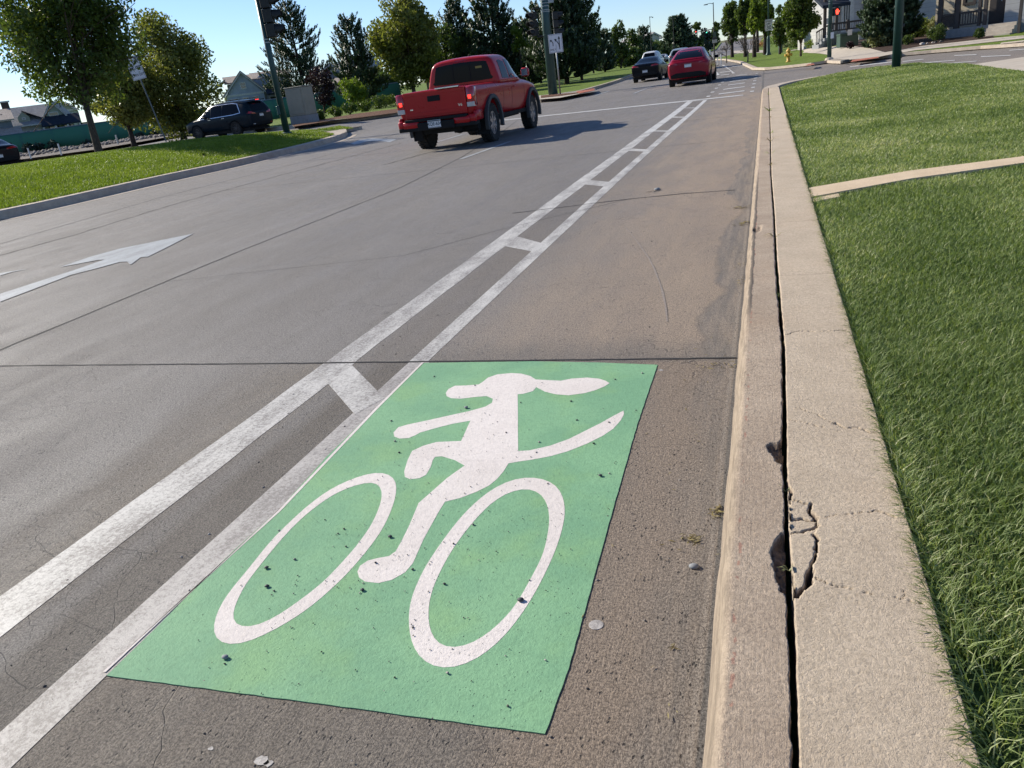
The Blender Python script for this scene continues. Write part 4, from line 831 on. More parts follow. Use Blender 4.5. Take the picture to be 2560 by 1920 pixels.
# ------------------------------------------------------------------ generic cars
def car(name, label, loc, rz, L, W, H, wb, ro, paint, kind, detail=1, group=None, platetxt='', rim='rimd'):
    root = empty(name, loc, rz, label, 'car' if kind != 'suv' else 'suv', group); s = W / 2; fy = ro + wb; tr = {'suv': .36, 'sedan': .33, 'cross': .36, 'sport': .33, 'van': .33}[kind]
    def S(y, zl, zm, wm, zb, wb_, zt, wt): return (y, zl, s * wm * .94, zm, s * wm, zb, s * wb_, zt, s * wt)
    if kind == 'suv':
        st = [S(.0, .42, .62, .84, .95, .82, 1.02, .72), S(.06, .36, .62, .93, 1.0, .91, 1.12, .80), S(.16, .33, .62, .97, 1.02, .95, H - .25, .74), S(.42, .31, .62, .99, 1.03, .97, H - .06, .72), S(1.0, .3, .62, 1, 1.02, .98, H, .73), S(2.4, .3, .62, 1, 1.0, .98, H, .735),
              S(2.95, .3, .62, 1, .98, .97, H - .07, .72), S(3.5, .3, .62, .99, 1.0, .96, 1.30, .76), S(3.85, .3, .62, .99, 1.0, .93, 1.10, .80), S(4.45, .32, .62, .97, .96, .90, 1.02, .74), S(4.8, .36, .6, .88, .86, .82, .93, .66), S(L, .42, .6, .74, .76, .70, .82, .55)]
        sw = [[(.62, 1.13), (1.1, 1.08), (1.9, 1.06), (1.9, H - .17), (1.2, H - .16), (.85, H - .22)], [(1.98, 1.06), (2.75, 1.04), (2.75, H - .2), (2.4, H - .16), (1.98, H - .16)], [(2.83, 1.04), (3.65, 1.05), (3.35, 1.28), (3.1, H - .32), (2.83, H - .2)]]
        rw = [(-.62, 1.12), (.62, 1.12), (.56, H - .24), (.5, H - .17), (-.5, H - .17), (-.56, H - .24)]
        tl = [(.45, .98), (.93, 1.03), (.95, 1.12), (.75, 1.13), (.62, 1.08), (.45, 1.04)]
    elif kind == 'cross':
        st = [S(.0, .42, .6, .80, .90, .78, .98, .68), S(.07, .33, .6, .92, .96, .88, 1.08, .74), S(.2, .3, .6, .97, .98, .93, 1.16, .78), S(.55, .28, .6, 1, 1.0, .95, 1.34, .70), S(1.1, .26, .6, 1, 1.0, .95, H - .08, .64), S(1.9, .25, .6, 1, .98, .95, H, .62), S(2.6, .25, .6, 1, .97, .95, H - .06, .62),
              S(3.3, .25, .6, .99, .97, .93, 1.27, .70), S(3.75, .26, .6, .99, .95, .90, 1.06, .76), S(4.3, .28, .58, .96, .88, .86, .95, .7), S(4.62, .32, .55, .86, .76, .78, .82, .6), S(L, .38, .55, .7, .68, .64, .72, .5)]
        sw = [[(.75, 1.16), (1.6, 1.08), (1.6, H - .16), (1.15, H - .2), (.9, 1.33)], [(1.68, 1.08), (2.5, 1.05), (2.5, H - .17), (1.68, H - .15)], [(2.58, 1.05), (3.4, 1.03), (3.15, 1.2), (2.85, H - .28), (2.58, H - .18)]]
        rw = [(-.66, 1.15), (0, 1.17), (.66, 1.15), (.60, 1.28), (.50, 1.47), (.42, H - .10), (0, H - .07), (-.42, H - .10), (-.50, 1.47), (-.60, 1.28)]
        tl = [(.5, .93), (.9, .98), (.93, 1.04), (.7, 1.05), (.52, 1.0)]
    elif kind == 'sedan':
        st = [S(.0, .4, .58, .82, .86, .78, .92, .66), S(.06, .32, .58, .93, .94, .9, 1.02, .74), S(.2, .3, .58, .97, .98, .93, 1.08, .78), S(.65, .26, .58, 1, .98, .94, 1.11, .76), S(1.05, .24, .58, 1, .95, .94, 1.28, .66), S(1.5, .22, .58, 1, .94, .94, H - .03, .62), S(2.2, .22, .58, 1, .93, .94, H, .62), S(2.7, .22, .58, 1, .93, .94, H - .05, .61),
              S(3.3, .22, .58, .99, .93, .92, 1.12, .68), S(3.7, .22, .58, .98, .91, .89, .99, .74), S(4.3, .26, .55, .95, .82, .84, .88, .68), S(4.6, .3, .5, .84, .7, .76, .75, .6), S(L, .36, .5, .68, .6, .62, .64, .5)]
        sw = [[(.98, 1.02), (1.7, .99), (1.7, H - .12), (1.35, H - .17)], [(1.78, .99), (2.5, .98), (2.5, H - .13), (1.78, H - .1)], [(2.57, .98), (3.35, .98), (3.05, 1.14), (2.75, H - .2), (2.57, H - .14)]]
        rw = [(-.62, 1.125), (.62, 1.125), (.56, 1.24), (.5, H - .11), (0, H - .08), (-.5, H - .11), (-.56, 1.24)]
        tl = [(.42, .88), (.93, .90), (.95, 1.0), (.7, .99), (.45, .95)]
    else:
        st = [S(.0, .36, .5, .88, .78, .86, .84, .78), S(.08, .26, .5, .96, .84, .94, .92, .84), S(.7, .22, .5, 1, .86, .95, .99, .74), S(1.3, .2, .5, 1, .84, .93, H - .05, .56), S(1.9, .2, .5, 1, .83, .92, H, .55), S(2.5, .2, .5, 1, .82, .92, 1.0, .62), S(3.4, .2, .5, 1, .76, .9, .84, .72), S(4.2, .24, .45, .92, .58, .84, .64, .64), S(L, .3, .42, .8, .5, .74, .52, .6)]
        sw = [[(1.2, .93), (2.5, .9), (2.1, H - .14), (1.5, H - .1)]]
        rw = [(-.5, .98), (.5, .98), (.4, H - .08), (-.4, H - .08)]
        tl = [(.35, .66), (.52, .66), (.52, .8), (.35, .8)]
    me = loft(st, 2)
    if detail: me = cut(me, [cyl_me(q[0], q[1], yy, tr, tr * 1.16) for yy in (ro, fy) for q in ((-1.4, -s * .68), (s * .68, 1.4))])
    meshobj('body', me, M[paint], root, True); bv = bvh_of(me)
    for p in sw: both('side_window', p, bv, 'glass', root, off=.006, rnd=1, grid=.15)
    decal('rear_window', rw, bv, 'b', 'glass', root, off=.008, rnd=1, grid=.08)
    for sg in (1, -1):
        decal('tail_light', [(sg * a * s, b) for a, b in tl], bv, 'b', 'lampred', root, off=.012, rnd=1, grid=.07)
        mr = MB(); mr.box((sg * (s + .09), fy - .95 if kind != 'sport' else 2.3, 1.08 if kind != 'sport' else .95), (.2, .12, .14)); mr.build('mirror', M['trim' if kind != 'cross' else 'blackp'], root, .03, True)
    decal('rear_bumper_trim', [(-.8 * s, .36), (.8 * s, .36), (.82 * s, .5), (.55 * s, .58), (-.55 * s, .58), (-.82 * s, .5)], bv, 'b', 'trim', root, off=.01, rnd=1, grid=.1)
    ft = MB(); ft.b2((-s * .8, .3, .17), (s * .8, L - .4, .32)); ft.build('underbody', M['cavity'], root)
    hit = bv.ray_cast(Vector((0, -3, {'suv': .90, 'cross': .86, 'sedan': .62, 'sport': .62}[kind])), Vector((0, 1, 0)))
    pz = hit[0]; plate(root, 0, pz.y - .012, pz.z, platetxt)
    wheels(root, s - .13, (ro, fy), tr, .235, 'ten' if kind in ('suv', 'cross') else 'five', rim)
    return root, bv
# teal black SUV turning off to the left
a = atg(655, 334); c = atg(598, 338); d = atg(483, 349)
hd = Vector((d.x - c.x, d.y - c.y, 0)).normalized(); hd = Vector((-.99, .13, 0)).normalized(); rz = math.atan2(hd.y, hd.x) - PI / 2
lat = Vector((hd.y, -hd.x, 0)); pos = c + lat * .84 - hd * 1.12
suv, bv = car('suv', 'dark blue suv crossing to the left behind the grass median', (pos.x, pos.y, zg(c.x, c.y)), rz, 4.94, 1.99, 1.77, 2.82, 1.12, 'navy', 'suv')
for sg in (1, -1):
    sgm = [(.60, 1.10), (1.1, 1.05), (2.75, 1.01), (3.72, 1.03), (3.72, 1.06), (2.75, 1.045), (1.1, 1.085), (.66, 1.14), (.86, 1.56), (1.15, 1.625), (2.4, 1.63), (2.8, 1.60), (3.2, 1.42), (3.24, 1.45), (2.82, 1.635), (2.4, 1.66), (1.1, 1.655), (.82, 1.60)]
    for q in ([(.58, 1.10), (1.1, 1.045), (2.75, 1.01), (3.72, 1.02), (3.72, 1.045), (2.75, 1.04), (1.1, 1.08), (.62, 1.13)], [(.58, 1.10), (.62, 1.10), (.87, 1.56), (1.2, 1.62), (2.4, 1.625), (2.8, 1.585), (3.2, 1.40), (3.7, 1.04), (3.74, 1.05), (3.23, 1.44), (2.82, 1.62), (2.4, 1.655), (1.15, 1.65), (.82, 1.59)]):
        decal('window_chrome', q, bv, 'r' if sg > 0 else 'l', 'chrome', suv, off=.010, rnd=1, grid=.12)
    for y in (1.75, 2.75): h = MB(); h.b2((sg * .985, y, .93), (sg * 1.01, y + .2, .955)); h.build('door_handle', M['chrome'], suv, .005)
    rr = MB(); rr.tube([(sg * .66, .7, 1.74), (sg * .66, .8, 1.80), (sg * .66, 2.5, 1.81), (sg * .64, 2.75, 1.73)], .018); rr.build('roof_rail', M['trim'], suv)
t = MB(); t.b2((-.6, .08, 1.66), (.6, .36, 1.70)); t.build('rear_spoiler', M['navy'], suv, .012); t = MB(); t.b2((-.12, .07, 1.665), (.12, .085, 1.69)); t.build('high_brake_light', M['redon'], suv)
t = MB(); t.b2((-.75, -.01, .46), (-.60, .02, .50)); t.build('bumper_reflector', M['lampclear'], suv); t = MB(); t.b2((.6, -.01, .46), (.75, .02, .50)); t.build('bumper_reflector', M['lampred'], suv)
# red crossover ahead
L_ = atg(1681, 217); R_ = atg(1771, 207); hdv = Vector((.0, 1, 0)); cx, cy = (L_.x + R_.x) / 2, (L_.y + R_.y) / 2
tes, bv = car('crossover_car', 'crimson crossover car seen from behind, nearest of the cars ahead', (cx, cy - .85, zg(cx, cy)), R(-1), 4.75, 1.93, 1.625, 2.89, .9, 'redt', 'cross', 1, None, '')
decal('spoiler_lip', [(-.8, 1.12), (.8, 1.12), (.76, 1.15), (-.76, 1.15)], bv, 'b', 'redt', tes, off=.03, rnd=1)
# black sedan beside it
L_ = atg(1590, 206); R_ = atg(1648, 201); cx, cy = (L_.x + R_.x) / 2, (L_.y + R_.y) / 2
car('sedan', 'black sedan ahead in the lane left of the crimson crossover', (cx, cy - .85, zg(cx, cy)), R(-2), 4.7, 1.8, 1.44, 2.7, .95, 'blackp', 'sedan')
p = atd(1655, 157, 108); car('sports_car', 'low silver sports car far ahead between the other cars', (p.x, p.y - 1, zg(p.x, p.y)), R(-2), 4.5, 1.9, 1.25, 2.7, .9, 'silver', 'sport', 0)
p = atd(1624, 160, 84); car('suv', 'white suv ahead mostly hidden by the black sedan roof', (p.x, p.y, zg(p.x, p.y)), R(-2), 4.94, 1.95, 1.80, 2.82, 1.1, 'whitep', 'suv', 0)
p = atd(1697, 160, 72); car('suv', 'blue grey suv ahead behind the left shoulder of the crimson crossover', (p.x, p.y, zg(p.x, p.y)), R(-2), 4.94, 1.95, 1.72, 2.82, 1.1, 'bluegrey', 'suv', 0)
# black sedan at the left edge
p = atd(3, 404, 36); car('sedan', 'black sedan cut off by the left edge of the picture', (p.x, p.y, zg(p.x, p.y)), R(58), 4.7, 1.85, 1.44, 2.75, .95, 'blackp', 'sedan')
# =================================================================== TREES AND PLANTS
YH = lambda px: 112 - .1334 * (px - 1915)
def gpd(px, depth, dz=.15): p = atd(px, YH(px), depth); return Vector((p.x, p.y, zg(p.x, p.y) + dz))
def leaves(name, C, n, size, mt, parent, seed, asp=1.9, droop=0., tri=False, spread=1., vb=None):
    """C: list of (centre, radius vector, weight)"""
    r_ = np.random.default_rng(seed); wts = np.array([c[2] for c in C]); wts = wts / wts.sum(); idx = r_.choice(len(C), n, p=wts)
    cen = np.array([c[0] for c in C])[idx]; rad = np.array([c[1] for c in C])[idx]; u = r_.normal(size=(n, 3)); u /= np.linalg.norm(u, axis=1)[:, None]; rr = r_.random(n)[:, None] ** .42 * spread
    P = cen + u * rr * rad; s = size * (.6 + .8 * r_.random(n)); d = r_.normal(size=(n, 3)); d[:, 2] -= droop; d /= np.linalg.norm(d, axis=1)[:, None]
    t = np.cross(d, r_.normal(size=(n, 3))); t /= np.linalg.norm(t, axis=1)[:, None]; a = d * (s * asp / 2)[:, None]; b = t * (s / 2)[:, None]
    V = np.stack([P - a, P + b - a * .1, P + a, P - b - a * .1], 1).reshape(-1, 3); k = np.arange(n) * 4
    cl = r_.random(len(C))[idx]; v = np.clip(.18 + .45 * r_.random(n) + .35 * (cl - .3), 0, 1)
    return npmesh(name, V, np.stack([k, k + 1, k + 2, k + 3], 1), None, mt, parent, attr=np.repeat(v, 4))
def broadleaf(name, label, cpx, cpy, depth, rx, rz, nclump, nleaf, lsize, leafm, barkm='bark', trunk_r=.14, seed=0, asp=1.9, droop=.3, group=None, fork=.35, clump=.30, lean=0, cat='tree', ry=None, base=None, shell=.55, trunkvis=True):
    r_ = np.random.default_rng(seed); Cw = atd(cpx, cpy, depth); depth = depth_of(base) if base else depth; Cw = atd(cpx, cpy, depth); k = depth / FPX; a, c = rx * k, rz * k
    B = base or Vector((Cw.x, Cw.y, zg(Cw.x, Cw.y) + .12)); root = empty(name, B, 0, label, cat, group); o = Cw - B; hgt = o.z
    cl = []
    for i in range(nclump):
        u = r_.normal(size=3); u /= np.linalg.norm(u); q = shell + (1 - shell) * r_.random(); 
        f = 1 - .25 * abs(u[2]) ** 3
        p = np.array(o) + u * q * np.array([a * .8 * f, (ry or a) * .8 * f if not ry else ry * k * .8, c * .82]); rs = clump * (.65 + .7 * r_.random()); cl.append((p, np.array([a * rs, a * rs, c * rs * .75]), rs ** 2))
    for i in range(nclump // 3): u = r_.normal(size=3) * .33; cl.append((np.array(o) + u * np.array([a, a, c]) * .9, np.array([a, a, c]) * clump * .9, clump ** 2 * .6))
    leaves('crown', cl, nleaf, lsize, M[leafm], root, seed + 100, asp, droop)
    t = MB(); fz = max(.3, (hgt - c) + fork * c); f = Vector((o.x * .3, o.y * .3, fz))
    t.tube([(0, 0, -.1), (0, 0, .05), (f.x * .3, f.y * .3, fz * .5), tuple(f)], [trunk_r * 1.45, trunk_r * 1.1, trunk_r * .92, trunk_r * .8], 9)
    order = sorted(range(min(nclump, 16)), key=lambda i: cl[i][0][2])
    for i in order:
        e = Vector(cl[i][0]); mid = f + (e - f) * .5 + Vector((0, 0, .12 * hgt * r_.random())); t.tube([tuple(f - Vector((0, 0, .1))), tuple(f + (mid - f) * .5 + Vector((0, 0, .05))), tuple(mid), tuple(e)], [trunk_r * .5, trunk_r * .36, trunk_r * .24, .02], 6, False)
        for q in range(2): e2 = e + Vector(r_.normal(size=3) * a * .3); t.tube([tuple(mid), tuple((mid + e2) / 2 + Vector((0, 0, .1))), tuple(e2)], [trunk_r * .2, trunk_r * .12, .012], 4, False)
    t.build('trunk', M[barkm], root, 0, True); return root
def pine(name, label, bpx, depth, tpx, tpy, wpx, nwh, seed, mt='needle', tuft=.45, tw=.11, ntri=16, group=None, open_=.2, up=.9, barkm='barkdark', perw=6, base=None, taper=.85, cat='tree'):
    r_ = np.random.default_rng(seed); depth = depth_of(base) if base else depth; top = atd(tpx, tpy, depth); B = base or gpd(bpx, depth, .1); H = top.z - B.z; Wd = wpx * depth / FPX / 2
    root = empty(name, B, 0, label, cat, group); t = MB(); tr = .017 * H + .03
    t.tube([(0, 0, -.1), (.02 * H, 0, H * .4), (0, 0, H * .97)], [tr * 1.3, tr * .8, .02], 7)
    V = []; att = []
    def tuftat(p, d, L, w):
        n = ntri; d = d / np.linalg.norm(d); s = r_.random(n); q = p + d * (s * L)[:, None]; o = r_.normal(size=(n, 3)); o -= (o @ d)[:, None] * d; o /= np.linalg.norm(o, axis=1)[:, None]
        tip = q + (o * .75 + d * .8) * w * (1 - .35 * s)[:, None] * 1.6; sd = np.cross(o, d) * (w * .42); V.append(np.stack([q - sd, q + sd, tip], 1)); att.append(np.clip(.2 + .35 * r_.random(n) + .3 * s, 0, 1))
    for i in range(nwh):
        f = open_ + (1 - open_) * (i + .3 * r_.random()) / nwh; z = f * H * .97; reach = Wd * (1 - (f - open_) / (1 - open_)) ** taper + .12; reach *= min(1, .65 + (f - open_) * 3)
        for b in range(perw):
            az = 2 * PI * (b / perw + r_.random() * .25 + i * .37); L = reach * (.65 + .55 * r_.random()); dr = np.array([math.cos(az), math.sin(az), 0]); rise = up * (.25 + .5 * f)
            pts = [np.array([0, 0, z]) + dr * L * s + np.array([0, 0, L * rise * (s ** 2) - .08 * L * s]) for s in (0, .35, .7, 1)]
            t.tube([tuple(p) for p in pts], [tr * .32 * (1 - f * .6), tr * .22 * (1 - f * .6), .02, .008], 4, False)
            nt_ = max(3, int(L / (tuft * .26)))
            for k in range(nt_):
                s = .3 + .7 * (k + .5 * r_.random()) / nt_; p = np.array([0, 0, z]) + dr * L * s + np.array([0, 0, L * rise * s * s - .08 * L * s]); side = np.cross(dr, [0, 0, 1]) * r_.normal() * .55
                d = dr * (.35 + .3 * r_.random()) + side * .8 + np.array([0, 0, up * (.9 + .9 * r_.random())]); p2 = p + side * L * .22 * (1 - .4 * s); tuftat(p2, d, tuft * (.7 + .6 * r_.random()), tw)
    tuftat(np.array([0, 0, H * .9]), np.array([0, 0, 1.]), H * .1, tw * .8)
    VV = np.concatenate(V).reshape(-1, 3); k = np.arange(len(VV) // 3) * 3
    npmesh('crown', VV, None, np.stack([k, k + 1, k + 2], 1), M[mt], root, attr=np.repeat(np.concatenate(att), 3)); t.build('trunk', M[barkm], root, 0, True); return root
def bush(name, label, px, py, wpx, hpx, leafm, seed, size=.05, n=900, group=None, depth=None, asp=1.8, cat='shrub', dz=.12):
    B = atg(px, py, dz) if depth is None else gpd(px, depth, dz); d = depth_of(B); k = d / FPX; r_ = np.random.default_rng(seed); root = empty(name, B, 0, label, cat, group)
    a, c = wpx * k / 2, hpx * k; cl = []
    for i in range(14): u = r_.normal(size=3); u /= np.linalg.norm(u); p = np.array([u[0] * a * .62, u[1] * a * .62, c * .45 + u[2] * c * .32]); cl.append((p, np.array([a * .42, a * .42, c * .26]), 1.))
    leaves('foliage', cl, n, size, M[leafm], root, seed, asp, -.2); t = MB()
    for i in range(5): t.tube([(0, 0, -.05), tuple(cl[i][0] * .5), tuple(cl[i][0])], [.02, .015, .006], 4, False)
    t.build('stem', M['barkdark'], root); return root
# -- median tree and the ones behind it
B1 = atg(249, 385, .25)
broadleaf('ash_tree', 'large leafy tree standing in the grass of the left median', 165, 75, 28, 205, 228, 70, 27000, .085, 'leafash', 'bark', .145, 11, 2.2, .5, None, .22, .26, base=B1, shell=.5)
ring = MB(); ring.lathe([(.0, .0), (.55, .02), (.5, .05), (.1, .09)], 20); o = ring.build('tree_mulch', M['mulch']); o.location = (B1.x, B1.y, float(medz(B1.x, B1.y)) + .01); tag(o, 'brown mulch ring around the trunk of the median tree', 'mulch', None, 'stuff')
broadleaf('locust_tree', 'round olive green tree behind the leaning lane sign', 418, 190, 48, 128, 158, 60, 26000, .115, 'leaflocust', 'barkdark', .17, 12, 1.5, .6, None, .2, .3)
broadleaf('locust_tree', 'lower drooping tree just right of the median tree trunk', 300, 240, 46, 100, 92, 40, 14000, .115, 'leaflocust', 'barkdark', .15, 13, 1.5, .9, None, .2, .3)
pine('pine_tree', 'open dark pine just right of the green signal pole on the left', 768, 62, 706, 10, 185, 19, 21, tuft=.66, tw=.15, ntri=24, open_=.08, perw=7, base=atg(768, 280, .1), taper=.62)
broadleaf('plum_tree', 'dark purple leaved tree beside the open pine', 800, 218, 72, 42, 52, 16, 2600, .14, 'leafplum', 'barkdark', .1, 14, 1.3, .2, None, .2, .34)
pine('pine_tree', 'dark pine left of the yellow green tree, with upswept tips', 905, 66, 905, 45, 135, 14, 22, tuft=.7, tw=.16, ntri=18, open_=.08, perw=7, taper=.6)
broadleaf('locust_tree', 'tall yellow green tree standing behind the pickup truck', 1015, 105, 62, 98, 125, 60, 22000, .16, 'leaflocust', 'bark', .18, 15, 1.5, .6, None, .25, .28)
broadleaf('shade_tree', 'bright green bush tree low beside the dark pine', 885, 235, 60, 36, 44, 14, 2600, .12, 'leafbright', 'bark', .06, 61, 1.5, .2, None, .2, .35)
def bare(name, label, px, py, depth, h_px, w_px, seed, leafy=False):
    r_ = np.random.default_rng(seed); B = gpd(px, depth, .1); top = atd(px, py, depth); H = top.z - B.z; root = empty(name, B, 0, label, 'tree'); t = MB(); Wd = w_px * depth / FPX / 2
    def br(p, d, L, r0, lv):
        q = p + d * L * .5 + Vector(r_.normal(size=3) * L * .06); e = p + d * L; t.tube([tuple(p), tuple(q), tuple(e)], [r0, r0 * .75, r0 * .5], 5, False)
        if lv:
            for k in range(4 if lv > 1 else 3): dd = (d + Vector(r_.normal(size=3) * .48) + Vector((0, 0, .25))).normalized(); br(p + d * L * (.35 + .65 * r_.random()), dd, L * (.55 + .2 * r_.random()), max(.012, r0 * .5), lv - 1)
    br(Vector((0, 0, -.1)), Vector((0, 0, 1)), H * .42, .011 * H + .03, 4 if depth < 80 else 3); t.build('trunk', M['barkgrey'], root); return root
bare('bare_tree', 'leafless grey tree between the yellow green tree and the pines', 1072, 2, 68, 200, 90, 31)
broadleaf('locust_tree', 'thin olive tree under the bare branches behind the pickup cab', 1110, 130, 70, 62, 75, 22, 5200, .15, 'leafdark', 'barkdark', .12, 62, 1.5, .5, None, .2, .3)
pine('pine_tree', 'pine with open tip right of the leafless tree', 1160, 72, 1143, 5, 110, 15, 23, tuft=.75, tw=.18, ntri=18, open_=.05, perw=7, taper=.6)
pine('pine_tree', 'tallest pine left of the centre signal pole', 1245, 70, 1240, -70, 150, 17, 24, tuft=.78, tw=.19, ntri=18, open_=.05, perw=8, taper=.6)
pine('pine_tree', 'wide pine behind the hanging signal at the centre pole', 1320, 74, 1318, 55, 120, 12, 25, tuft=.75, tw=.19, ntri=18, open_=.03, perw=8, taper=.55)
pine('pine_tree', 'big dark pine directly right of the centre signal pole', 1415, 64, 1385, -60, 215, 17, 26, tuft=.75, tw=.20, ntri=20, open_=.05, perw=9, taper=.62)
broadleaf('shade_tree', 'leafy tree pressed against the big centre pine', 1445, 85, 68, 60, 90, 26, 6000, .16, 'leafdark', 'barkdark', .13, 16, 1.5, .3, None, .2, .3)
broadleaf('shade_tree', 'yellowing small tree between pines left of centre pole', 1296, 100, 67, 26, 42, 12, 1600, .14, 'leafbright', 'bark', .08, 17, 1.5, .3, None, .2, .35)
FT = [(1512, 125, 95, 26, 42, 'pine', 'short dark conifer first in the row left of the black sedan'), (1549, 108, 105, 30, 68, 'leaf', 'tall leafy tree in the row left of the black sedan'), (1583, 118, 118, 30, 58, 'leaf2', 'rounded dark tree left of the white suv roof'),
      (1612, 122, 130, 24, 52, 'pine', 'narrow conifer above the white suv'), (1640, 126, 145, 28, 44, 'leaf2', 'low tree crown behind the silver sports car'), (1660, 128, 160, 30, 40, 'leaf', 'hazy green tree in front of the distant gabled roof'), (1628, 130, 170, 40, 40, 'leaf2', 'farthest tree mass beside the distant roof')]
for i, (px, py, d, rx, rz, kd, lb) in enumerate(FT):
    if kd == 'pine': pine('conifer', lb, px, d, px, py - rz, rx * 2.2, 10, 40 + i, 'needle', .9, .26, 12, 'trees along the far left of the road', .03, .6, perw=8, taper=.7)
    else: broadleaf('shade_tree', lb, px, py + 6, d, rx, rz, 18, 2600, .24, 'leafdark', 'barkdark', .15, 50 + i, 1.4, .2, 'trees along the far left of the road', .1, .34)
pine('spruce_tree', 'tall dense dark spruce rising above the crimson car', 1697, 135, 1694, 43, 78, 17, 70, 'needle', 1.0, .34, 18, None, .02, .25, perw=12, taper=.75)
for i, (px, py, d, rx, rz, m_, lb) in enumerate([(1735, 100, 165, 28, 30, 'leafdark', 'green tree below the far red traffic signal'), (1762, 96, 170, 22, 34, 'needleblue', 'blue green spruce below the far green traffic signal'), (1742, 62, 240, 12, 14, 'leafdark', 'small distant treetop left of the far signals'), (1782, 90, 180, 20, 30, 'leafdark', 'tree just left of the far street pole'), (1790, 62, 240, 12, 14, 'leafdark', 'small distant treetop by the far street pole')]):
    broadleaf('shade_tree', lb, px, py + 4, d, rx, rz, 14, 1500, .34, m_, 'barkdark', .15, 80 + i, 1.4, .2, None, .1, .36)
hg = bush('hedge', 'clipped low hedge across the far median beyond the cars', 1738, 130, 50, 12, 'leafbright', 91, .2, 900, None, 150, cat='hedge')
# right side trees
for i, (px, py, d, rx, rz, m_, lb) in enumerate([(1829, 52, 78, 27, 56, 'leafdark', 'dark rounded tree first in the right hand row'), (1862, 40, 72, 22, 60, 'leafdark', 'second dark tree in the right hand row, half behind its neighbour'), (1885, 45, 66, 20, 48, 'leafbright', 'bright green tree left of the speed limit sign'),
      (1912, 30, 70, 24, 70, 'leafbright', 'bright tree directly behind the speed limit pole'), (1893, 8, 85, 30, 50, 'leafdark', 'tall dark tree behind the speed limit sign, reaching out of frame')]):
    broadleaf('shade_tree', lb, px, py, d, rx, rz, 24, 4200, .17, m_, 'barkdark', .17, 110 + i, 1.5, .2, None, .1, .32)
broadleaf('maple_tree', 'leafy tree just behind and right of the yellow hydrant', 2003, 45, 48, 52, 62, 36, 9500, .11, 'leafash', 'bark', .07, 120, 1.4, .2, None, .05, .3)
broadleaf('shade_tree', 'dark tree beside the brick corner of the railed house', 1950, 70, 62, 30, 50, 16, 2600, .15, 'leafdark', 'barkdark', .1, 121, 1.5, .2, None, .1, .34)
bare('sapling', 'thin bare sapling on the lawn left of the speed limit pole', 1869, 62, 56, 60, 20, 33); bare('sapling', 'slim young sapling near the far street pole', 1816, 88, 66, 40, 14, 34)
pine('spruce_tree', 'big clipped dark evergreen behind the right green pole', 2225, 40, 2222, -60, 128, 16, 130, 'needle', .34, .13, 22, None, .0, .5, perw=12, taper=.35)
# -- shrubs
SH = [(2030, 119, 44, 20, 'leafbright', 'soft green mounded shrub left of the signal pole base', .07, 700), (2200, 116, 58, 40, 'leafpale', 'round pale variegated shrub left of the green pole', .07, 1500), (2125, 122, 20, 18, 'leafplum', 'small dark red shrub by the grey utility box', .06, 400),
      (2292, 93, 66, 46, 'leafash', 'green leafy shrub right of the thick green pole', .08, 1300), (2328, 84, 34, 40, 'leafpale', 'pale leafed shrub at the porch corner of the steps house', .06, 900), (2340, 103, 50, 42, 'leafdark', 'spiky dark green shrub in the mulch before the porch', .045, 1500),
      (2447, 96, 26, 26, 'leafdark', 'small shrub in mulch just left of the concrete steps', .05, 500), (2270, 112, 30, 26, 'leafdark', 'low dark shrub touching the thick green pole', .05, 500), (1895, 121, 40, 24, 'orange', 'tan tipped shrub along the far pavement', .09, 500), (1918, 122, 34, 34, 'leafbright', 'upright green shrub behind the speed limit pole', .09, 600),
      (1965, 120, 50, 22, 'leafpale', 'low pale planting behind the hydrant', .08, 600), (1990, 119, 40, 22, 'leafdark', 'low dark planting under the hydrant side tree', .08, 600), (2310, 62, 26, 30, 'orange', 'orange feather grass clump beside the porch', .06, 500)]
for i, (px, py, w_, h_, m_, lb, sz, n) in enumerate(SH): bush('shrub', lb, px, py, w_, h_, m_, 200 + i, sz, n, dz=.17)
for i, (px, py, w_, h_, n, lb) in enumerate([(755, 305, 40, 22, 500, 'leftmost low shrub in mulch, beside the utility cabinet'), (800, 301, 44, 26, 700, 'second low shrub in the mulch bed right of the cabinet'), (838, 292, 46, 26, 800, 'third low shrub in the mulch bed, mid row'), (875, 286, 46, 30, 800, 'fourth dark low shrub in the mulch bed'), (912, 279, 44, 30, 800, 'fifth low shrub in the mulch bed with white blooms'), (950, 272, 54, 36, 1000, 'tallest low shrub, just left of the pickup tail lamp'), (985, 266, 50, 30, 700, 'low shrub half hidden by the pickup tailgate')]):
    bush('shrub', lb, px, py, w_, h_, 'leafash' if i != 3 else 'leafdark', 230 + i, .07, n, 'low shrubs in the mulch bed by the side street', dz=.15)
for i, (px, lb) in enumerate([(66, 'dark shrub against the green fence nearest the black car'), (92, 'second dark shrub against the green fence'), (128, 'grassy shrub by the fence left of the median trunk'), (212, 'tiny shrub at the fence foot beside the median trunk'), (345, 'shrub at the fence foot left of the leaning sign'), (380, 'shrub at the fence foot under the olive tree')]):
    bush('shrub', lb, px, 0, 30 if i < 3 else 22, 24 if i < 3 else 14, 'needleblue', 260 + i, .10, 420, 'shrubs along the green fence', 74, 2.6)
bush('hedge', 'low hedge behind the curb left of the black sedan', 1495, 172, 62, 16, 'leafpale', 281, .1, 900, None, None, cat='hedge')
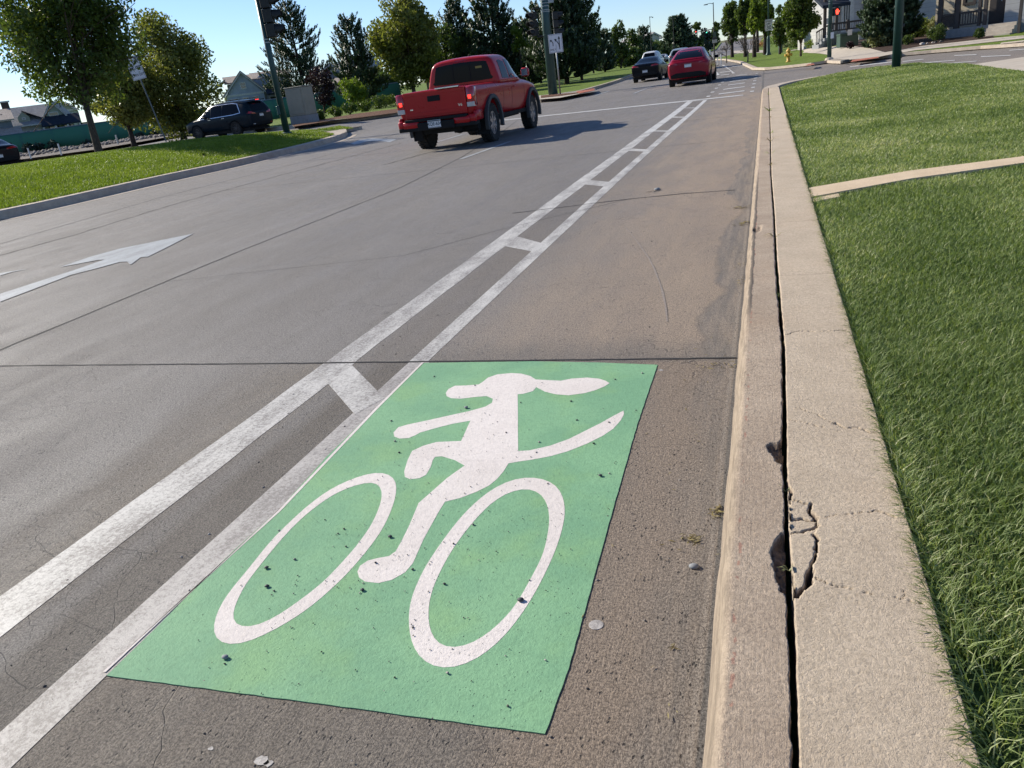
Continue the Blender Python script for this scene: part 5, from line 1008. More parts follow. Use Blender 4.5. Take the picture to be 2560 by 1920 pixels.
# =================================================================== LAND BEYOND THE SIDE STREET
V2 = 2560 / 2212
def vg(pts, dz=0): return [tuple(atg(x * V2, y * V2, dz)[:2]) for x, y in pts]
kb = vg([(560, 288), (600, 281), (640, 275), (700, 268), (760, 262), (850, 250), (960, 238), (1060, 227), (1175, 214), (1230, 205), (1262, 200), (1290, 192), (1310, 186), (1335, 178), (1363, 167)])
kb = [tuple(atg(60, 402)[:2]), tuple(atg(249, 376)[:2]), tuple(atg(420, 346)[:2])] + kb[1:]
kfar = kb + [(-11.2, 90), (-10.5, 120), (-11, 200), (-16, 330)]
kerb_loop('far_kerb', dens(smooth_poly(kb + [(-11.2, 90), (-10.5, 120)], 3, False), 1.2), -1, .3, .16, 'kerbfar')
sheet('far_lawn', kfar + [(-300, 330), (-300, 20), (-60, 20)], .148, M['turf'], 4.0)
gpx = lambda pts, dz=.15: [tuple(atg(x, y, dz)[:2]) for x, y in pts]
F0, F1 = (-76, 58.8), (-33, 73.3)
sheet('gravel', [tuple(atg(40, 402, .15)[:2]), tuple(atg(249, 374, .15)[:2]), tuple(atg(520, 326, .15)[:2]), (-52, 66.2), F0], .19, M['rock'], 4.0)
sheet('mulch_bed', gpx([(735, 318), (830, 303), (910, 294), (1000, 282), (1000, 272), (900, 284), (820, 297), (730, 312)]), .18, M['mulch'], 4.0)
sheet('mulch_bed', gpx([(1352, 246), (1400, 241), (1455, 233), (1455, 231), (1400, 236), (1352, 240)]), .18, M['mulch'], 4.0)
sheet('pavement', gpx([(1340, 250), (1400, 245), (1440, 237), (1490, 226), (1486, 222), (1430, 230), (1390, 235), (1340, 240)]), .165, M['pave'], 4.0)
sheet('red_ramp', gpx([(1448, 236), (1488, 228), (1484, 223), (1440, 231)]), .20, M['redpad'], 4.0)
# stones and rubble on the gravel strip
def stones(name, pts, n, smin, smax, label, seed, jitter=.02, mt='pebble', zf=None, kind='stuff', flat=.6):
    r_ = np.random.default_rng(seed); V = []; F = []; at_ = []; k = 0
    ico = [(0, 0, 1), (.9, 0, .3), (.28, .85, .3), (-.72, .52, .3), (-.72, -.52, .3), (.28, -.85, .3), (.6, .4, -.5), (-.2, .7, -.5), (-.7, 0, -.5), (-.2, -.7, -.5), (.6, -.4, -.5)]
    fs = [(0, 1, 2), (0, 2, 3), (0, 3, 4), (0, 4, 5), (0, 5, 1), (1, 6, 2), (2, 7, 3), (3, 8, 4), (4, 9, 5), (5, 10, 1), (6, 7, 2), (7, 8, 3), (8, 9, 4), (9, 10, 5), (10, 6, 1)]
    for i in range(n):
        p = pts(r_); s = smin + (smax - smin) * r_.random() ** 3; J = np.array(ico) * (1 + (r_.random((11, 3)) - .5) * .7) * s * np.array([1, .8, flat]); a = r_.random() * 6.3; c, sn = math.cos(a), math.sin(a)
        J = J @ np.array([[c, sn, 0], [-sn, c, 0], [0, 0, 1]]); V.append(J + np.array([p[0], p[1], p[2] + s * flat * .3])); F += [(k + a_, k + b_, k + c_) for a_, b_, c_ in fs]; at_ += [r_.random()] * 11; k += 11
    o = npmesh(name, np.concatenate(V), None, F, M[mt], attr=at_); return tag(o, label, name.replace('_', ' '), None, kind)
def fenceline(r_):
    t = r_.random(); s = r_.random(); a = Vector(F0).lerp(Vector((-48, 67.5)), t); b = Vector(kb[0]).lerp(Vector(kb[2]), t); p = a.lerp(b, .05 + .9 * s); return (p.x, p.y, zg(p.x, p.y) + .19)
M['rubble'] = leafmat('rubble_stone', [(.06, .05, .045), (.16, .135, .12), (.3, .26, .23)], 0, .8)
stones('gravel_stones', fenceline, 1500, .04, .24, 'brown grey rubble stones lying along the foot of the green fence', 3, mt='rubble')
for i, (px, py, d, rx, rz, lb) in enumerate([(945, 205, 84, 60, 42, 'dark low tree mass left of the pickup behind the shrubs'), (1075, 150, 86, 62, 55, 'dark tree directly behind the pickup cab'), (1180, 135, 88, 60, 60, 'dark tree between the pines, right of the pickup cab'), (1275, 140, 90, 48, 50, 'dark low tree behind the pickup mirror'), (1330, 130, 92, 36, 45, 'dark low tree behind the hanging signal'), (1480, 130, 96, 36, 40, 'dark low tree left of the hedge by the black sedan'), (1350, 175, 80, 40, 22, 'shrubby low growth left of the centre pole foot'), (1565, 145, 112, 40, 28, 'low dark growth behind the far median lawn'), (1600, 148, 120, 40, 22, 'low growth just left of the white suv roof')]):
    broadleaf('shade_tree', lb, px, py, d, rx, rz, 26, 4200, .2, 'leafdark', 'barkdark', .12, 500 + i, 1.5, .2, 'dark trees massed behind the road', .1, .34)
# =================================================================== RIGHT HAND CORNER BEYOND THE CROSS STREET
def z6(x, y): return 1780 + x / 5.53, y / 5.53
def z7(x, y): return 2100 + x / 4.809, y / 4.809
def gz(f, pts, dz=0): return [tuple(atg(*f(*p), dz)[:2]) for p in pts]
ne = gz(z6, [(0, 832), (200, 832), (430, 872), (560, 932), (640, 967), (800, 968), (950, 955), (1200, 930), (1420, 905), (1650, 868)]) + gz(z7, [(60, 765), (160, 745), (460, 712), (600, 700), (750, 675), (1140, 640), (1750, 590), (2212, 560), (2700, 525)])
ne = [(-1.2, 300), (-1.4, 200), (-1.5, 120)] + [ne[0]] + ne[1:]
kerb_loop('corner_kerb', dens(ne[2:], .8), 1, .3, .15, 'kerbfar')
far_r = ne[-1]
sheet('corner_lawn', ne + [(far_r[0] + 25, far_r[1] - 8), (120, 40), (120, 300)], .147, M['turf'], 3.0)
sheet('pavement', gz(z6, [(270, 705), (560, 690), (1100, 690), (1500, 665), (1640, 650), (2212, 680)], .15) + gz(z7, [(330, 580), (540, 632), (750, 600), (1000, 555), (1500, 500), (1850, 460), (2212, 430), (2212, 465), (1500, 545), (900, 610), (560, 668), (455, 690), (440, 700)], .15) + gz(z6, [(1900, 830), (1650, 830), (1590, 760), (1300, 735), (1100, 722), (800, 728), (500, 735), (270, 738)], .15), .168, M['pave'], 2.0)
sheet('red_ramp', gz(z7, [(125, 758), (470, 706), (455, 692), (150, 730)], .15), .19, M['redpad'], 2.0)
sheet('red_ramp', gz(z6, [(1290, 925), (1420, 905), (1405, 890), (1330, 898)], .15), .19, M['redpad'], 2.0)
sheet('mulch_bed', gz(z6, [(1640, 648), (2212, 678)], .15) + gz(z7, [(330, 578), (540, 630), (750, 598), (1000, 553), (1500, 498), (1850, 460), (1800, 380), (1350, 330), (900, 330), (400, 420), (0, 560)], .15), .17, M['mulchdark'], 2.0)
for pts in ([(0, 930), (20, 930), (105, 1040), (60, 1045)], [(120, 895), (170, 900), (320, 1015), (285, 1020), (240, 965)]): sheet('lane_line', gz(z6, pts), .012, M['whitefar'], 2.0)
for pts in ([(110, 1000), (270, 985), (270, 992), (110, 1008)], [(120, 1040), (240, 1025), (240, 1032), (120, 1047)], [(280, 918), (450, 900), (450, 908), (280, 926)]): sheet('crosswalk_bar', gz(z6, pts), .012, M['whitefar'], 2.0)
for pts in ([(120, 800), (630, 742), (630, 752), (120, 812)], [(750, 740), (1000, 712), (1010, 718), (760, 748)], [(750, 775), (1380, 725), (1380, 732), (760, 785)], [(850, 800), (1640, 735), (1640, 742), (860, 806)], [(1370, 668), (1640, 655), (1640, 665), (1380, 676)], [(1690, 680), (2050, 665), (2050, 674), (1700, 690)], [(2030, 605), (2212, 592), (2212, 600), (2040, 612)]):
    sheet('crosswalk_bar', gz(z7, pts), .012, M['whitefar'], 2.0)
b = MB(); b.b2((-.6, -.1, 0), (.6, .1, .07)); q = b.build('parking_stop', M['pave'], None, .03); p = atg(2545, 107, .15); q.location = p; q.rotation_euler = (0, 0, R(-35)); tag(q, 'low concrete kerb stop in the verge at the far right', 'kerb stop')
# =================================================================== STREET FURNITURE
M['polegreen'] = plain('green_pole_paint', (.022, .062, .06), .45, .2, .5, .1, 4); M['galv'] = plain('galvanised_steel', (.3, .32, .33), .45, .7); M['galvd'] = plain('dull_grey_post', (.14, .16, .16), .6, .4); M['sigblack'] = plain('signal_black', (.012, .014, .014), .6); M['signw'] = plain('sign_white', (.62, .64, .68), .5, var=.05); M['signk'] = plain('sign_black', (.02, .02, .025), .5)
M['hyd'] = plain('hydrant_yellow', (.55, .33, .045), .5, var=.2); M['cabin'] = plain('beige_cabinet_paint', (.23, .225, .19), .5, .3, var=.1, scale=1.5); M['cabbase'] = plain('cabinet_base_concrete', (.22, .23, .24), .8); M['greenbox'] = plain('green_utility_paint', (.03, .065, .05), .5); M['whitepost'] = plain('white_post_plastic', (.62, .62, .6), .5)
def rotz(P, v): return math.atan2(v.y, v.x)
FACE = math.atan2(-FW.x, FW.y)     # yaw that makes local -Y face the viewer
def pole(name, label, cat, bpx, bpy, r0, r1, h, rz=None, dz=.15, base=None, mt='polegreen', n=14):
    B = base or atg(bpx, bpy, dz); root = empty(name, B, FACE if rz is None else rz, label, cat); t = MB(); t.tube([(0, 0, -.2), (0, 0, h)], [r0, r1], n); t.build('pole', M[mt], root, 0, True); return root, depth_of(B) / FPX
def signal_head(root, x, y, z, s, rz, lit=None, nm='signal_head', bulbs=3):
    """s = height of one section; visors point to local +X turned by rz"""
    e = empty(nm, (x, y, z), rz); e.parent = root
    b = MB()
    for k in range(bulbs): b.b2((-.14 * s / .36, -s * .5, (k - bulbs / 2) * s + .015), (.10 * s / .36, s * .5, (k - bulbs / 2 + 1) * s - .015))
    b.build('housing', M['sigblack'], e, .02)
    for k in range(bulbs):
        zc_ = (k - bulbs / 2 + .5) * s; v = MB(); n = 14; r_ = s * .42; P0, P1 = [], []
        for i in range(n + 1): a = -.5 + (PI + 1.0) * i / n; P0.append((r_ * math.cos(a), r_ * math.sin(a))); P1.append((r_ * .93 * math.cos(a), r_ * .93 * math.sin(a)))
        V = [(s * .27, p[0], zc_ + p[1]) for p in P0] + [(s * (.95 if p[1] > 0 else .6), p[0], zc_ + p[1] - .03) for p in P0] + [(s * .27, p[0], zc_ + p[1]) for p in P1] + [(s * (.95 if p[1] > 0 else .6), p[0], zc_ + p[1] - .03) for p in P1]; m_ = n + 1
        F = [(i, i + 1, m_ + i + 1, m_ + i) for i in range(n)] + [(2 * m_ + i, 3 * m_ + i, 3 * m_ + i + 1, 2 * m_ + i + 1) for i in range(n)] + [(m_ + i, m_ + i + 1, 3 * m_ + i + 1, 3 * m_ + i) for i in range(n)]
        v.add(V, F); v.build('visor', M['sigblack'], e)
        l = MB(); l.lathe([(.01, 0), (r_ * .85, .0), (r_ * .7, .03), (.01, .05)], 14, Matrix.Translation((s * .28, 0, zc_)) @ Matrix.Rotation(PI / 2, 4, 'Y')); l.build('lens', M[lit[1]] if lit and lit[0] == k else M['cavity'], e)
    return e
def bands(root, zs, r_, mt='galv'):
    for z in zs: t = MB(); t.tube([(0, 0, z), (0, 0, z + .035)], r_, 12); t.build('steel_band', M[mt], root)
# left median signal pole
r1, k1 = pole('signal_pole', 'leaning looking green signal pole with three visored lights on the median', 'signal pole', 718, 335, .135, .10, 5.6, None, .30)
zt = (atd(650, 0, depth_of(r1.location)).z - r1.location.z); s1 = 31.5 * k1
signal_head(r1, .12 + s1 * .35, 0, zt - s1 * 1.62, s1, R(0)); bands(r1, [zt - s1 * 3.42, zt - s1 * 3.2], .118)
t = MB(); t.b2((.08, -.05, zt - s1 * 3.35), (.42, .05, zt - s1 * 3.27)); t.b2((.06, -.04, zt - s1 * .1), (.42, .04, zt - s1 * .03)); t.build('bracket', M['sigblack'], r1); t = MB(); t.b2((-.17, -.16, .75), (-.05, .0, 1.1)); t.build('hand_hole', M['polegreen'], r1, .02); t = MB(); t.lathe([(.2, .0), (.2, .05), (.15, .08)], 14); t.build('base_flange', M['polegreen'], r1)
# centre pole with mast arm stub above the frame
r2, k2 = pole('signal_pole', 'thick green signal pole in the centre with lights hung on both sides', 'signal pole', 1383, 236, 14.5 * .0188 , .19, 7.6, None, .16)
D2 = depth_of(r2.location); zf2 = lambda px, py: atd(px, py, D2).z - r2.location.z; s2 = 18.4 * k2
xl = (1334 - 1366) * k2; signal_head(r2, xl, 0, zf2(1338, 64), s2, R(-140)); signal_head(r2, .55 + 0 * k2, .1, zf2(1384, 64), s2, R(0))
t = MB(); t.tube([(xl, 0, zf2(1338, 33)), (xl, 0, zf2(1336, 28)), (0, 0, zf2(1355, 27))], .04, 8); t.tube([(xl + .15, 0, zf2(1342, 95)), (0, 0, zf2(1366, 92)), (.75, 0, zf2(1400, 88))], .05, 8); t.tube([(xl + .28, 0, zf2(1343, 35)), (xl + .28, 0, zf2(1347, 90))], .02, 6); t.build('bracket', M['sigblack'], r2)
bands(r2, [zf2(1368, y) for y in (2, 8, 15, 22, 31, 35, 90, 95, 107, 118)], .235); t = MB(); t.b2((.2, -.12, zf2(1370, 15)), (.5, .0, zf2(1370, -10))); t.build('sign_edge', M['galv'], r2)
# ONLY sign
def board(name, root, w, h, z, y=-.05, rz=0, mt='signw', border=True, x=0):
    e = empty(name, (x, y, z), rz); e.parent = root; b = MB(); b.box((0, 0, 0), (w, .012, h)); b.build('plate', M[mt], e, .004)
    if border:
        f = MB(); q = .012; 
        for a in ((-w / 2 + .035, 0, q, h - .06), (w / 2 - .035, 0, q, h - .06)): f.box((a[0], -.0085, a[1]), (a[2], .003, a[3]))
        for a in ((0, h / 2 - .035, w - .058, q), (0, -h / 2 + .035, w - .058, q)): f.box((a[0], -.0082, a[1]), (a[2], .003, a[3]))
        f.build('border', M['signk'], e)
    return e
def flat(name, poly, mt, parent, y=-.0095):
    b = MB(); b.prism(poly, lambda a, c: (a, y, c), lambda a, c: (a, y + .002, c)); return b.build(name, M[mt], parent)
r3, k3 = pole('lane_sign', 'white lane arrow sign reading ONLY on a grey post', 'road sign', 1401, 237, .04, .035, 3.0, None, .16, mt='galv')
w3 = 34 * k3; h3 = 42 * k3; zc3 = atd(1391, 110, depth_of(r3.location)).z - r3.location.z; e = board('sign_board', r3, w3, h3, zc3, -.06, 0)
def strokes(pts, w): return strip_poly(pts, w)
u = w3
flat('arrow', strokes([(-.20 * u, -.16 * u), (-.195 * u, .02 * u), (-.25 * u, .14 * u), (-.31 * u, .19 * u)], .055 * u), 'signk', e); flat('arrow_head', [(-.40 * u, .27 * u), (-.24 * u, .26 * u), (-.36 * u, .10 * u)], 'signk', e)
flat('arrow', strokes([(.26 * u, -.42 * u), (.26 * u, .0), (.26 * u, .28 * u)], .06 * u), 'signk', e, -.0098); flat('arrow', strokes([(.255 * u, -.30 * u), (.22 * u, -.06 * u), (.10 * u, .12 * u), (.02 * u, .20 * u)], .06 * u), 'signk', e, -.0107); flat('arrow_head', [(-.08 * u, .30 * u), (.10 * u, .27 * u), (-.02 * u, .10 * u)], 'signk', e); flat('arrow_head', [(.26 * u, .46 * u), (.17 * u, .27 * u), (.35 * u, .27 * u)], 'signk', e, -.0116)
text('lettering', 'ONLY', .17 * u, 'signk', e, (-.24 * u, -.009, -.40 * u), RB, .001)
flat('divider', [(.0, -.55 * u), (.012, -.55 * u), (.012, -.05 * u), (0, -.05 * u)], 'signk', e)
# LEFT LANE MUST TURN LEFT sign (turned away a little)
B4 = atg(414, 350, .2); dz4 = depth_of(B4)
r4 = empty('lane_sign', B4, FACE + R(14), 'tilted white sign reading LEFT LANE MUST TURN LEFT on a dark post', 'road sign'); r4.rotation_euler = (0, R(-7.5), FACE + R(10)); k4 = dz4 / FPX
Lp = 172 * k4; t = MB(); t.tube([(0, 0, -.1), (0, 0, Lp + .2)], .04, 8); t.build('pole', M['galvd'], r4)
e = board('sign_board', r4, 31 * k4, 53 * k4, Lp, -.05); zz = 53 * k4
for s_, a, sz in (('LEFT LANE', .30, .145), ('MUST', .0, .19), ('TURN LEFT', -.30, .145)): text('lettering', s_, sz * zz, 'signk', e, (0, -.009, a * zz), RB, .001, .78 if s_ != 'MUST' else 1)
# speed limit pole (street light column, top out of frame)
r5, k5 = pole('street_light', 'green light column carrying a white SPEED LIMIT 30 sign', 'street light', 1921, 138, 2.6 * .025, 1.6 * .025, 9, None, .15)
t = MB(); t.lathe([(7.0 * k5, 0), (6.6 * k5, 2 * k5), (4.2 * k5, 7 * k5), (3.9 * k5, 36 * k5), (3.2 * k5, 42 * k5), (1.6 * k5, 45 * k5)], 16); t.build('base', M['polegreen'], r5, 0, True)
D5 = depth_of(r5.location); e = board('sign_board', r5, 19 * k5, 26 * k5, atd(1924, 63, D5).z - r5.location.z, -.12)
text('lettering', 'SPEED', 5.6 * k5, 'signk', e, (0, -.009, 8 * k5), RB, .001); text('lettering', 'LIMIT', 5.6 * k5, 'signk', e, (0, -.009, 2.6 * k5), RB, .001); text('lettering', '30', 12.5 * k5, 'signk', e, (0, -.009, -6 * k5), RB, .001)
# pedestrian signal pole
r6, k6 = pole('signal_pole', 'green pole at the corner with a red hand pedestrian signal', 'signal pole', 2073, 150, 4.6 * .0225, 3.4 * .0225, 6, None, .15)
D6 = depth_of(r6.location); e = empty('pedestrian_signal', (9.5 * k6 + 4 * k6, -.05, atd(2088, 31, D6).z - r6.location.z)); e.parent = r6; t = MB(); w6 = 15 * k6
t.b2((-w6 * .5, -.1, -w6 * .58), (w6 * .5, .1, w6 * .58)); t.b2((-w6 * .55, -.25, w6 * .5), (w6 * .55, -.1, w6 * .6)); t.build('housing', M['sigblack'], e, .01)
hs = w6 / 26; hand = [(-4, -9), (4, -9), (6, -3), (9, 2), (7.5, 3.5), (4, 0), (4.2, 8), (2.6, 8.3), (2, 2), (1.4, 9.5), (-.4, 9.5), (-.6, 2), (-1.6, 8.8), (-3.2, 8.5), (-2.8, 1.5), (-4.4, 6.5), (-6, 6), (-5.2, -2)]
flat('red_hand', [(a * hs * 1.15, b_ * hs * 1.15) for a, b_ in hand], 'handon', e, -.108); t = MB(); t.b2((-.2, -.03, -.02), (-w6 * .5, .03, .03)) if False else None
t = MB(); t.tube([(0, 0, atd(2083, 38, D6).z - r6.location.z), (8 * k6, 0, atd(2083, 38, D6).z - r6.location.z)], .03, 6); t.build('bracket', M['sigblack'], r6); bands(r6, [atd(2075, y, D6).z - r6.location.z for y in (6, 12, 26, 37)], 4.7 * k6)
e = board('button_sign', r6, 7.5 * k6, 14 * k6, atd(2076, 89, D6).z - r6.location.z, -.14, 0, border=False, x=3 * k6); t = MB(); t.b2((.02, -.16, atd(2076, 74, D6).z - r6.location.z), (5 * k6, -.1, atd(2076, 60, D6).z - r6.location.z)); t.build('button_box', M['sigblack'], r6)
t = MB(); t.lathe([(11 * k6, 0), (9 * k6, 5 * k6), (5 * k6, 6 * k6)], 12); t.build('base', M['pave'], r6)
# thick pole on the near lawn
r7 = empty('signal_pole', Vector((atg(2240, 170, .2).x, atg(2240, 170, .2).y, .16)), FACE, 'thick plain green pole standing at the far edge of the near lawn', 'signal pole'); k7 = depth_of(r7.location) / FPX
t = MB(); t.tube([(0, 0, -.1), (0, 0, 6)], [10.4 * k7, 9.2 * k7], 20); t.build('pole', M['polegreen'], r7, 0, True)
for q7 in (((8 * k7, -.03, 27 * k7), (12.5 * k7, .06, 43 * k7)), ((8 * k7, -.05, 98 * k7), (14 * k7, .05, 106 * k7)), ((8 * k7, -.04, 112 * k7), (11 * k7, .04, 150 * k7))): t = MB(); t.b2(*q7); t.build('push_button_box', M['sigblack'], r7, .01)
# fire hydrant
B8 = atg(1971, 155, .15); k8 = depth_of(B8) / FPX; r8 = empty('fire_hydrant', B8, FACE, 'yellow fire hydrant on the corner lawn', 'fire hydrant'); q = 33 * k8
t = MB(); t.lathe([(.19 * q, 0), (.19 * q, .05 * q), (.125 * q, .07 * q), (.12 * q, .55 * q), (.16 * q, .57 * q), (.16 * q, .62 * q), (.12 * q, .64 * q), (.13 * q, .72 * q)], 16); t.build('barrel', M['hyd'], r8, 0, True)
t = MB(); t.lathe([(.175 * q, .72 * q), (.175 * q, .77 * q), (.14 * q, .86 * q), (.07 * q, .93 * q), (.04 * q, .94 * q), (.04 * q, 1.0 * q), (.01, 1.0 * q)], 16); t.build('bonnet', M['hyd'], r8, 0, True)
for a, b_ in ((-1, .5), (1, .5)): t = MB(); t.lathe([(.085 * q, 0), (.085 * q, .2 * q), (.1 * q, .2 * q), (.1 * q, .27 * q), (.03 * q, .29 * q)], 10, Matrix.Translation((0, 0, b_ * q)) @ Matrix.Rotation(a * PI / 2, 4, 'Y')); t.build('outlet', M['hyd'], r8)
t = MB(); t.lathe([(.11 * q, 0), (.11 * q, .22 * q), (.02, .25 * q)], 10, Matrix.Translation((0, 0, .5 * q)) @ Matrix.Rotation(PI / 2, 4, 'X')); t.build('outlet', M['hyd'], r8)
# white delineators in the far bike lane
for i, (x, y, h, lb) in enumerate([(1776, 152, 26, 'farthest white flexible post by the curving bike lane'), (1783, 163, 28, 'leftmost tall white flexible post ahead of the crimson car'), (1794, 164, 29, 'middle white flexible post ahead of the crimson car'), (1803, 170, 33, 'nearest white flexible post in the far bike lane buffer')]):
    B = atg(x, y); k = depth_of(B) / FPX; e = empty('lane_delineator', B, 0, lb, 'delineator', 'white flexible posts in the far bike lane'); t = MB(); t.tube([(0, 0, 0), (0, 0, h * k)], 1.3 * k, 8); t.build('post', M['whitepost'], e); t = MB(); t.tube([(0, 0, 0), (0, 0, .04)], 2.4 * k, 8); t.build('foot', M['trim'], e)
# white marker posts by the gravel
for x, y, h, lb in [(78, 397, 26, 'white marker post nearest the black car'), (154, 388, 28, 'second white marker post on the gravel edge'), (296, 362, 24, 'white marker post right of the median tree trunk'), (833, 277, 14, 'white marker post under the open pine'), (908, 265, 13, 'white marker post in front of the fence ladder')]:
    B = atg(x, y, .16); k = depth_of(B) / FPX; t = MB(); t.tube([(0, 0, 0), (0, 0, h * k)], 1.8 * k, 8); o = t.build('marker_post', M['whitepost']); o.location = B; tag(o, lb, 'post', 'white marker posts along the verge')
# cabinet
P9 = atd(762, 300, 42); B9 = Vector((P9.x, P9.y, zg(P9.x, P9.y) + .1)); r9 = empty('utility_cabinet', B9, FACE + R(-28), 'tall beige utility cabinet behind the median signal pole', 'cabinet'); k9 = 42 / FPX
hh = (atd(724, 220, 42).z - B9.z) * .98; ww = 44 * k9; t = MB(); t.b2((-ww * .62, -ww * .45, .25 * hh), (ww * .62, ww * .45, hh)); body_ = t.build('housing', M['cabin'], r9, .02); t = MB(); t.b2((-ww * .66, -ww * .49, hh), (ww * .66, ww * .49, hh + .05)); t.build('lid', M['cabin'], r9, .01)
t = MB(); t.b2((-ww * .64, -ww * .47, -.1), (ww * .64, ww * .47, .25 * hh)); t.build('plinth', M['cabbase'], r9); t = MB(); t.b2((-ww * .5, -ww * .45 - .02, .3 * hh), (ww * .5, -ww * .45 + .01, .95 * hh)); t.build('door', M['cabin'], r9, .01)
# street lights and far signals
def streetlight(px, pby, d, tx, ty, arm, label, mt='sigblack', extras=None, w=1.6):
    top = atd(tx, ty, d); B = Vector((top.x, top.y, zg(top.x, top.y) + .1)); H = top.z - B.z; k = d / FPX; r_ = empty('street_light', B, FACE, label, 'street light'); t = MB(); t.tube([(0, 0, 0), (0, 0, H)], [w * k, w * .7 * k], 8); t.build('pole', M[mt], r_)
    t = MB(); t.tube([(0, 0, H - 3 * k), (arm * .5 * k, 0, H - 1 * k), (arm * k, 0, H - 2.5 * k)], [.8 * k, .6 * k, .5 * k], 6); t.build('arm', M[mt], r_); t = MB(); t.box((arm * 1.0 * k, 0, H - 3 * k), (abs(arm) * .5 * k, .2, 2.0 * k)); t.build('lamp', M['galvd'], r_, .02); return r_, k, H
ra, ka, Ha = streetlight(0, 0, 62, 1783, 6, -19, 'nearest far street light, dark pole left of the right hand trees', w=1.5)
for y, h, w_, mt in ((86, 12, 8, 'greenbox'), (96, 6, 12, 'signk'), (103, 8, 13, 'galv')): e = board('sign_board', ra, w_ * ka, h * ka, atd(1783, y, 62).z - ra.location.z, -.14, 0, mt, False)
streetlight(0, 0, 120, 1624, 41, 7, 'street light with short arm above the far treeline', w=.9); streetlight(0, 0, 120, 1682, 42, -4, 'street light directly left of the dark spruce', w=.9); streetlight(0, 0, 110, 1489, 76, -6, 'street light poking above trees left of the road', w=.9)
# far signal mast
pm = atd(1784, 72, 90); B = Vector((pm.x, pm.y, zg(pm.x, pm.y))); rm = empty('signal_mast', B, FACE, 'far traffic signal mast with a red and a green light lit', 'signal mast'); km = 90 / FPX; Hm = pm.z - B.z
t = MB(); t.tube([(0, 0, 0), (0, 0, Hm + 3 * km)], 1.5 * km, 8); t.tube([(0, 0, Hm), (-46 * km, 0, Hm - 3 * km)], [1.1 * km, .7 * km], 6); t.build('mast_arm', M['sigblack'], rm)
signal_head(rm, -19 * km, -.1, Hm - 2 * km, 3.9 * km, R(-90), (0, 'greenon')); signal_head(rm, -46 * km, -.1, Hm - 1 * km, 3.9 * km, R(-90), (1, 'redon'))
# utility boxes
def ubox(name, label, px, py, wpx, hpx, mt, dz=.17, dep=.5, rz=0): B = atg(px, py, dz); k = depth_of(B) / FPX; e = empty(name, B, FACE + rz, label, 'utility box'); t = MB(); t.b2((-wpx * k / 2, -dep / 2, 0), (wpx * k / 2, dep / 2, hpx * k * .85)); t.build('housing', M[mt], e, .02); t = MB(); t.b2((-wpx * k / 2 - .02, -dep / 2 - .02, hpx * k * .85), (wpx * k / 2 + .02, dep / 2 + .02, hpx * k)); t.build('lid', M[mt], e, .02); return e
ubox('utility_box', 'slim dark green pedestal box left of the hydrant tree', 1951, 133, 8, 22, 'greenbox', .15, .3)
e = ubox('utility_box', 'wide dark green transformer box below the railed porch', 2118, 117, 46, 32, 'greenbox'); board('notice', e, .25, .3, .75, -.28, 0, 'signw', False)
ubox('utility_box', 'pale teal meter box by the pale shrub', 2148, 100, 10, 18, 'galv'); ubox('utility_box', 'small white meter box right of the green transformer', 2134, 96, 9, 14, 'whitepost')
e = ubox('utility_box', 'dark green transformer box before the left fence', 869, 264, 30, 21, 'greenbox', .15, .7); board('notice', e, .3, .3, .55, -.38, 0, 'signw', False)
b = MB(); b.lathe([(.16, 0), (.18, .07), (.16, .11), (.06, .12)], 14); o = b.build('drain_cover', M['trimg']); o.location = atg(2113, 156, .1); tag(o, 'squat grey drain cover standing by the red ramp', 'drain cover')
# =================================================================== FENCE
M['mesh'] = leafmat('green_windscreen_fabric', [(.08, .21, .22), (.095, .24, .25), (.11, .27, .27)], .5, .8, .1); M['fpost'] = plain('fence_post_green', (.012, .06, .045), .5)
def fence(a, b, h, label):
    a = Vector(a); b = Vector(b); L = (b - a).length; d = (b - a).normalized(); rz = math.atan2(d.y, d.x); e = empty('windscreen_fence', (a.x, a.y, 0), rz, label, 'fence'); n = int(L / 3); z = lambda s: zg(a.x + d.x * s, a.y + d.y * s) + .15
    V = []; F = []
    for i in range(n + 1): s = L * i / n; V += [(s, 0, z(s) + .05), (s, .02 * math.sin(i * 2.1), z(s) + h * .5), (s, 0, z(s) + h)]
    for i in range(n): q = i * 3; F += [(q, q + 3, q + 4, q + 1), (q + 1, q + 4, q + 5, q + 2)]
    q = MB(); q.add(V, F); o = q.build('screen', M['mesh'], e, 0, True); md = o.modifiers.new('t', 'SOLIDIFY'); md.thickness = .01
    for i in range(n + 1): s = L * i / n; t = MB(); t.tube([(s, .05, z(s) - .1), (s, .05, z(s) + h + .06)], .05 if i % 3 == 0 else .03, 6); t.build('fence_post', M['fpost'], e)
    t = MB(); t.tube([(L * i / n, .04, z(L * i / n) + h + .02) for i in range(n + 1)], .045, 6); t.build('top_rail', M['galv'], e); return e
fence((-95, 52), (-33.5, 73), 1.85, 'long green windscreen fence across the verge on the left')
# ladder like frame on the fence
pl_ = atd(912, 250, 76); B = Vector((pl_.x, pl_.y, zg(pl_.x, pl_.y) + .15)); e = empty('ladder', B, FACE, 'dark ladder frame leaning on the green fence by the transformer', 'ladder'); 
for s in (-.2, .2): t = MB(); t.tube([(s, 0, 0), (s, .3, 1.7)], .03, 6); t.build('rail', M['fpost'], e)
for i in range(5): t = MB(); t.tube([(-.2, .06 * i + .03, .3 * i + .2), (.2, .06 * i + .03, .3 * i + .2)], .02, 6); t.build('rung', M['fpost'], e)
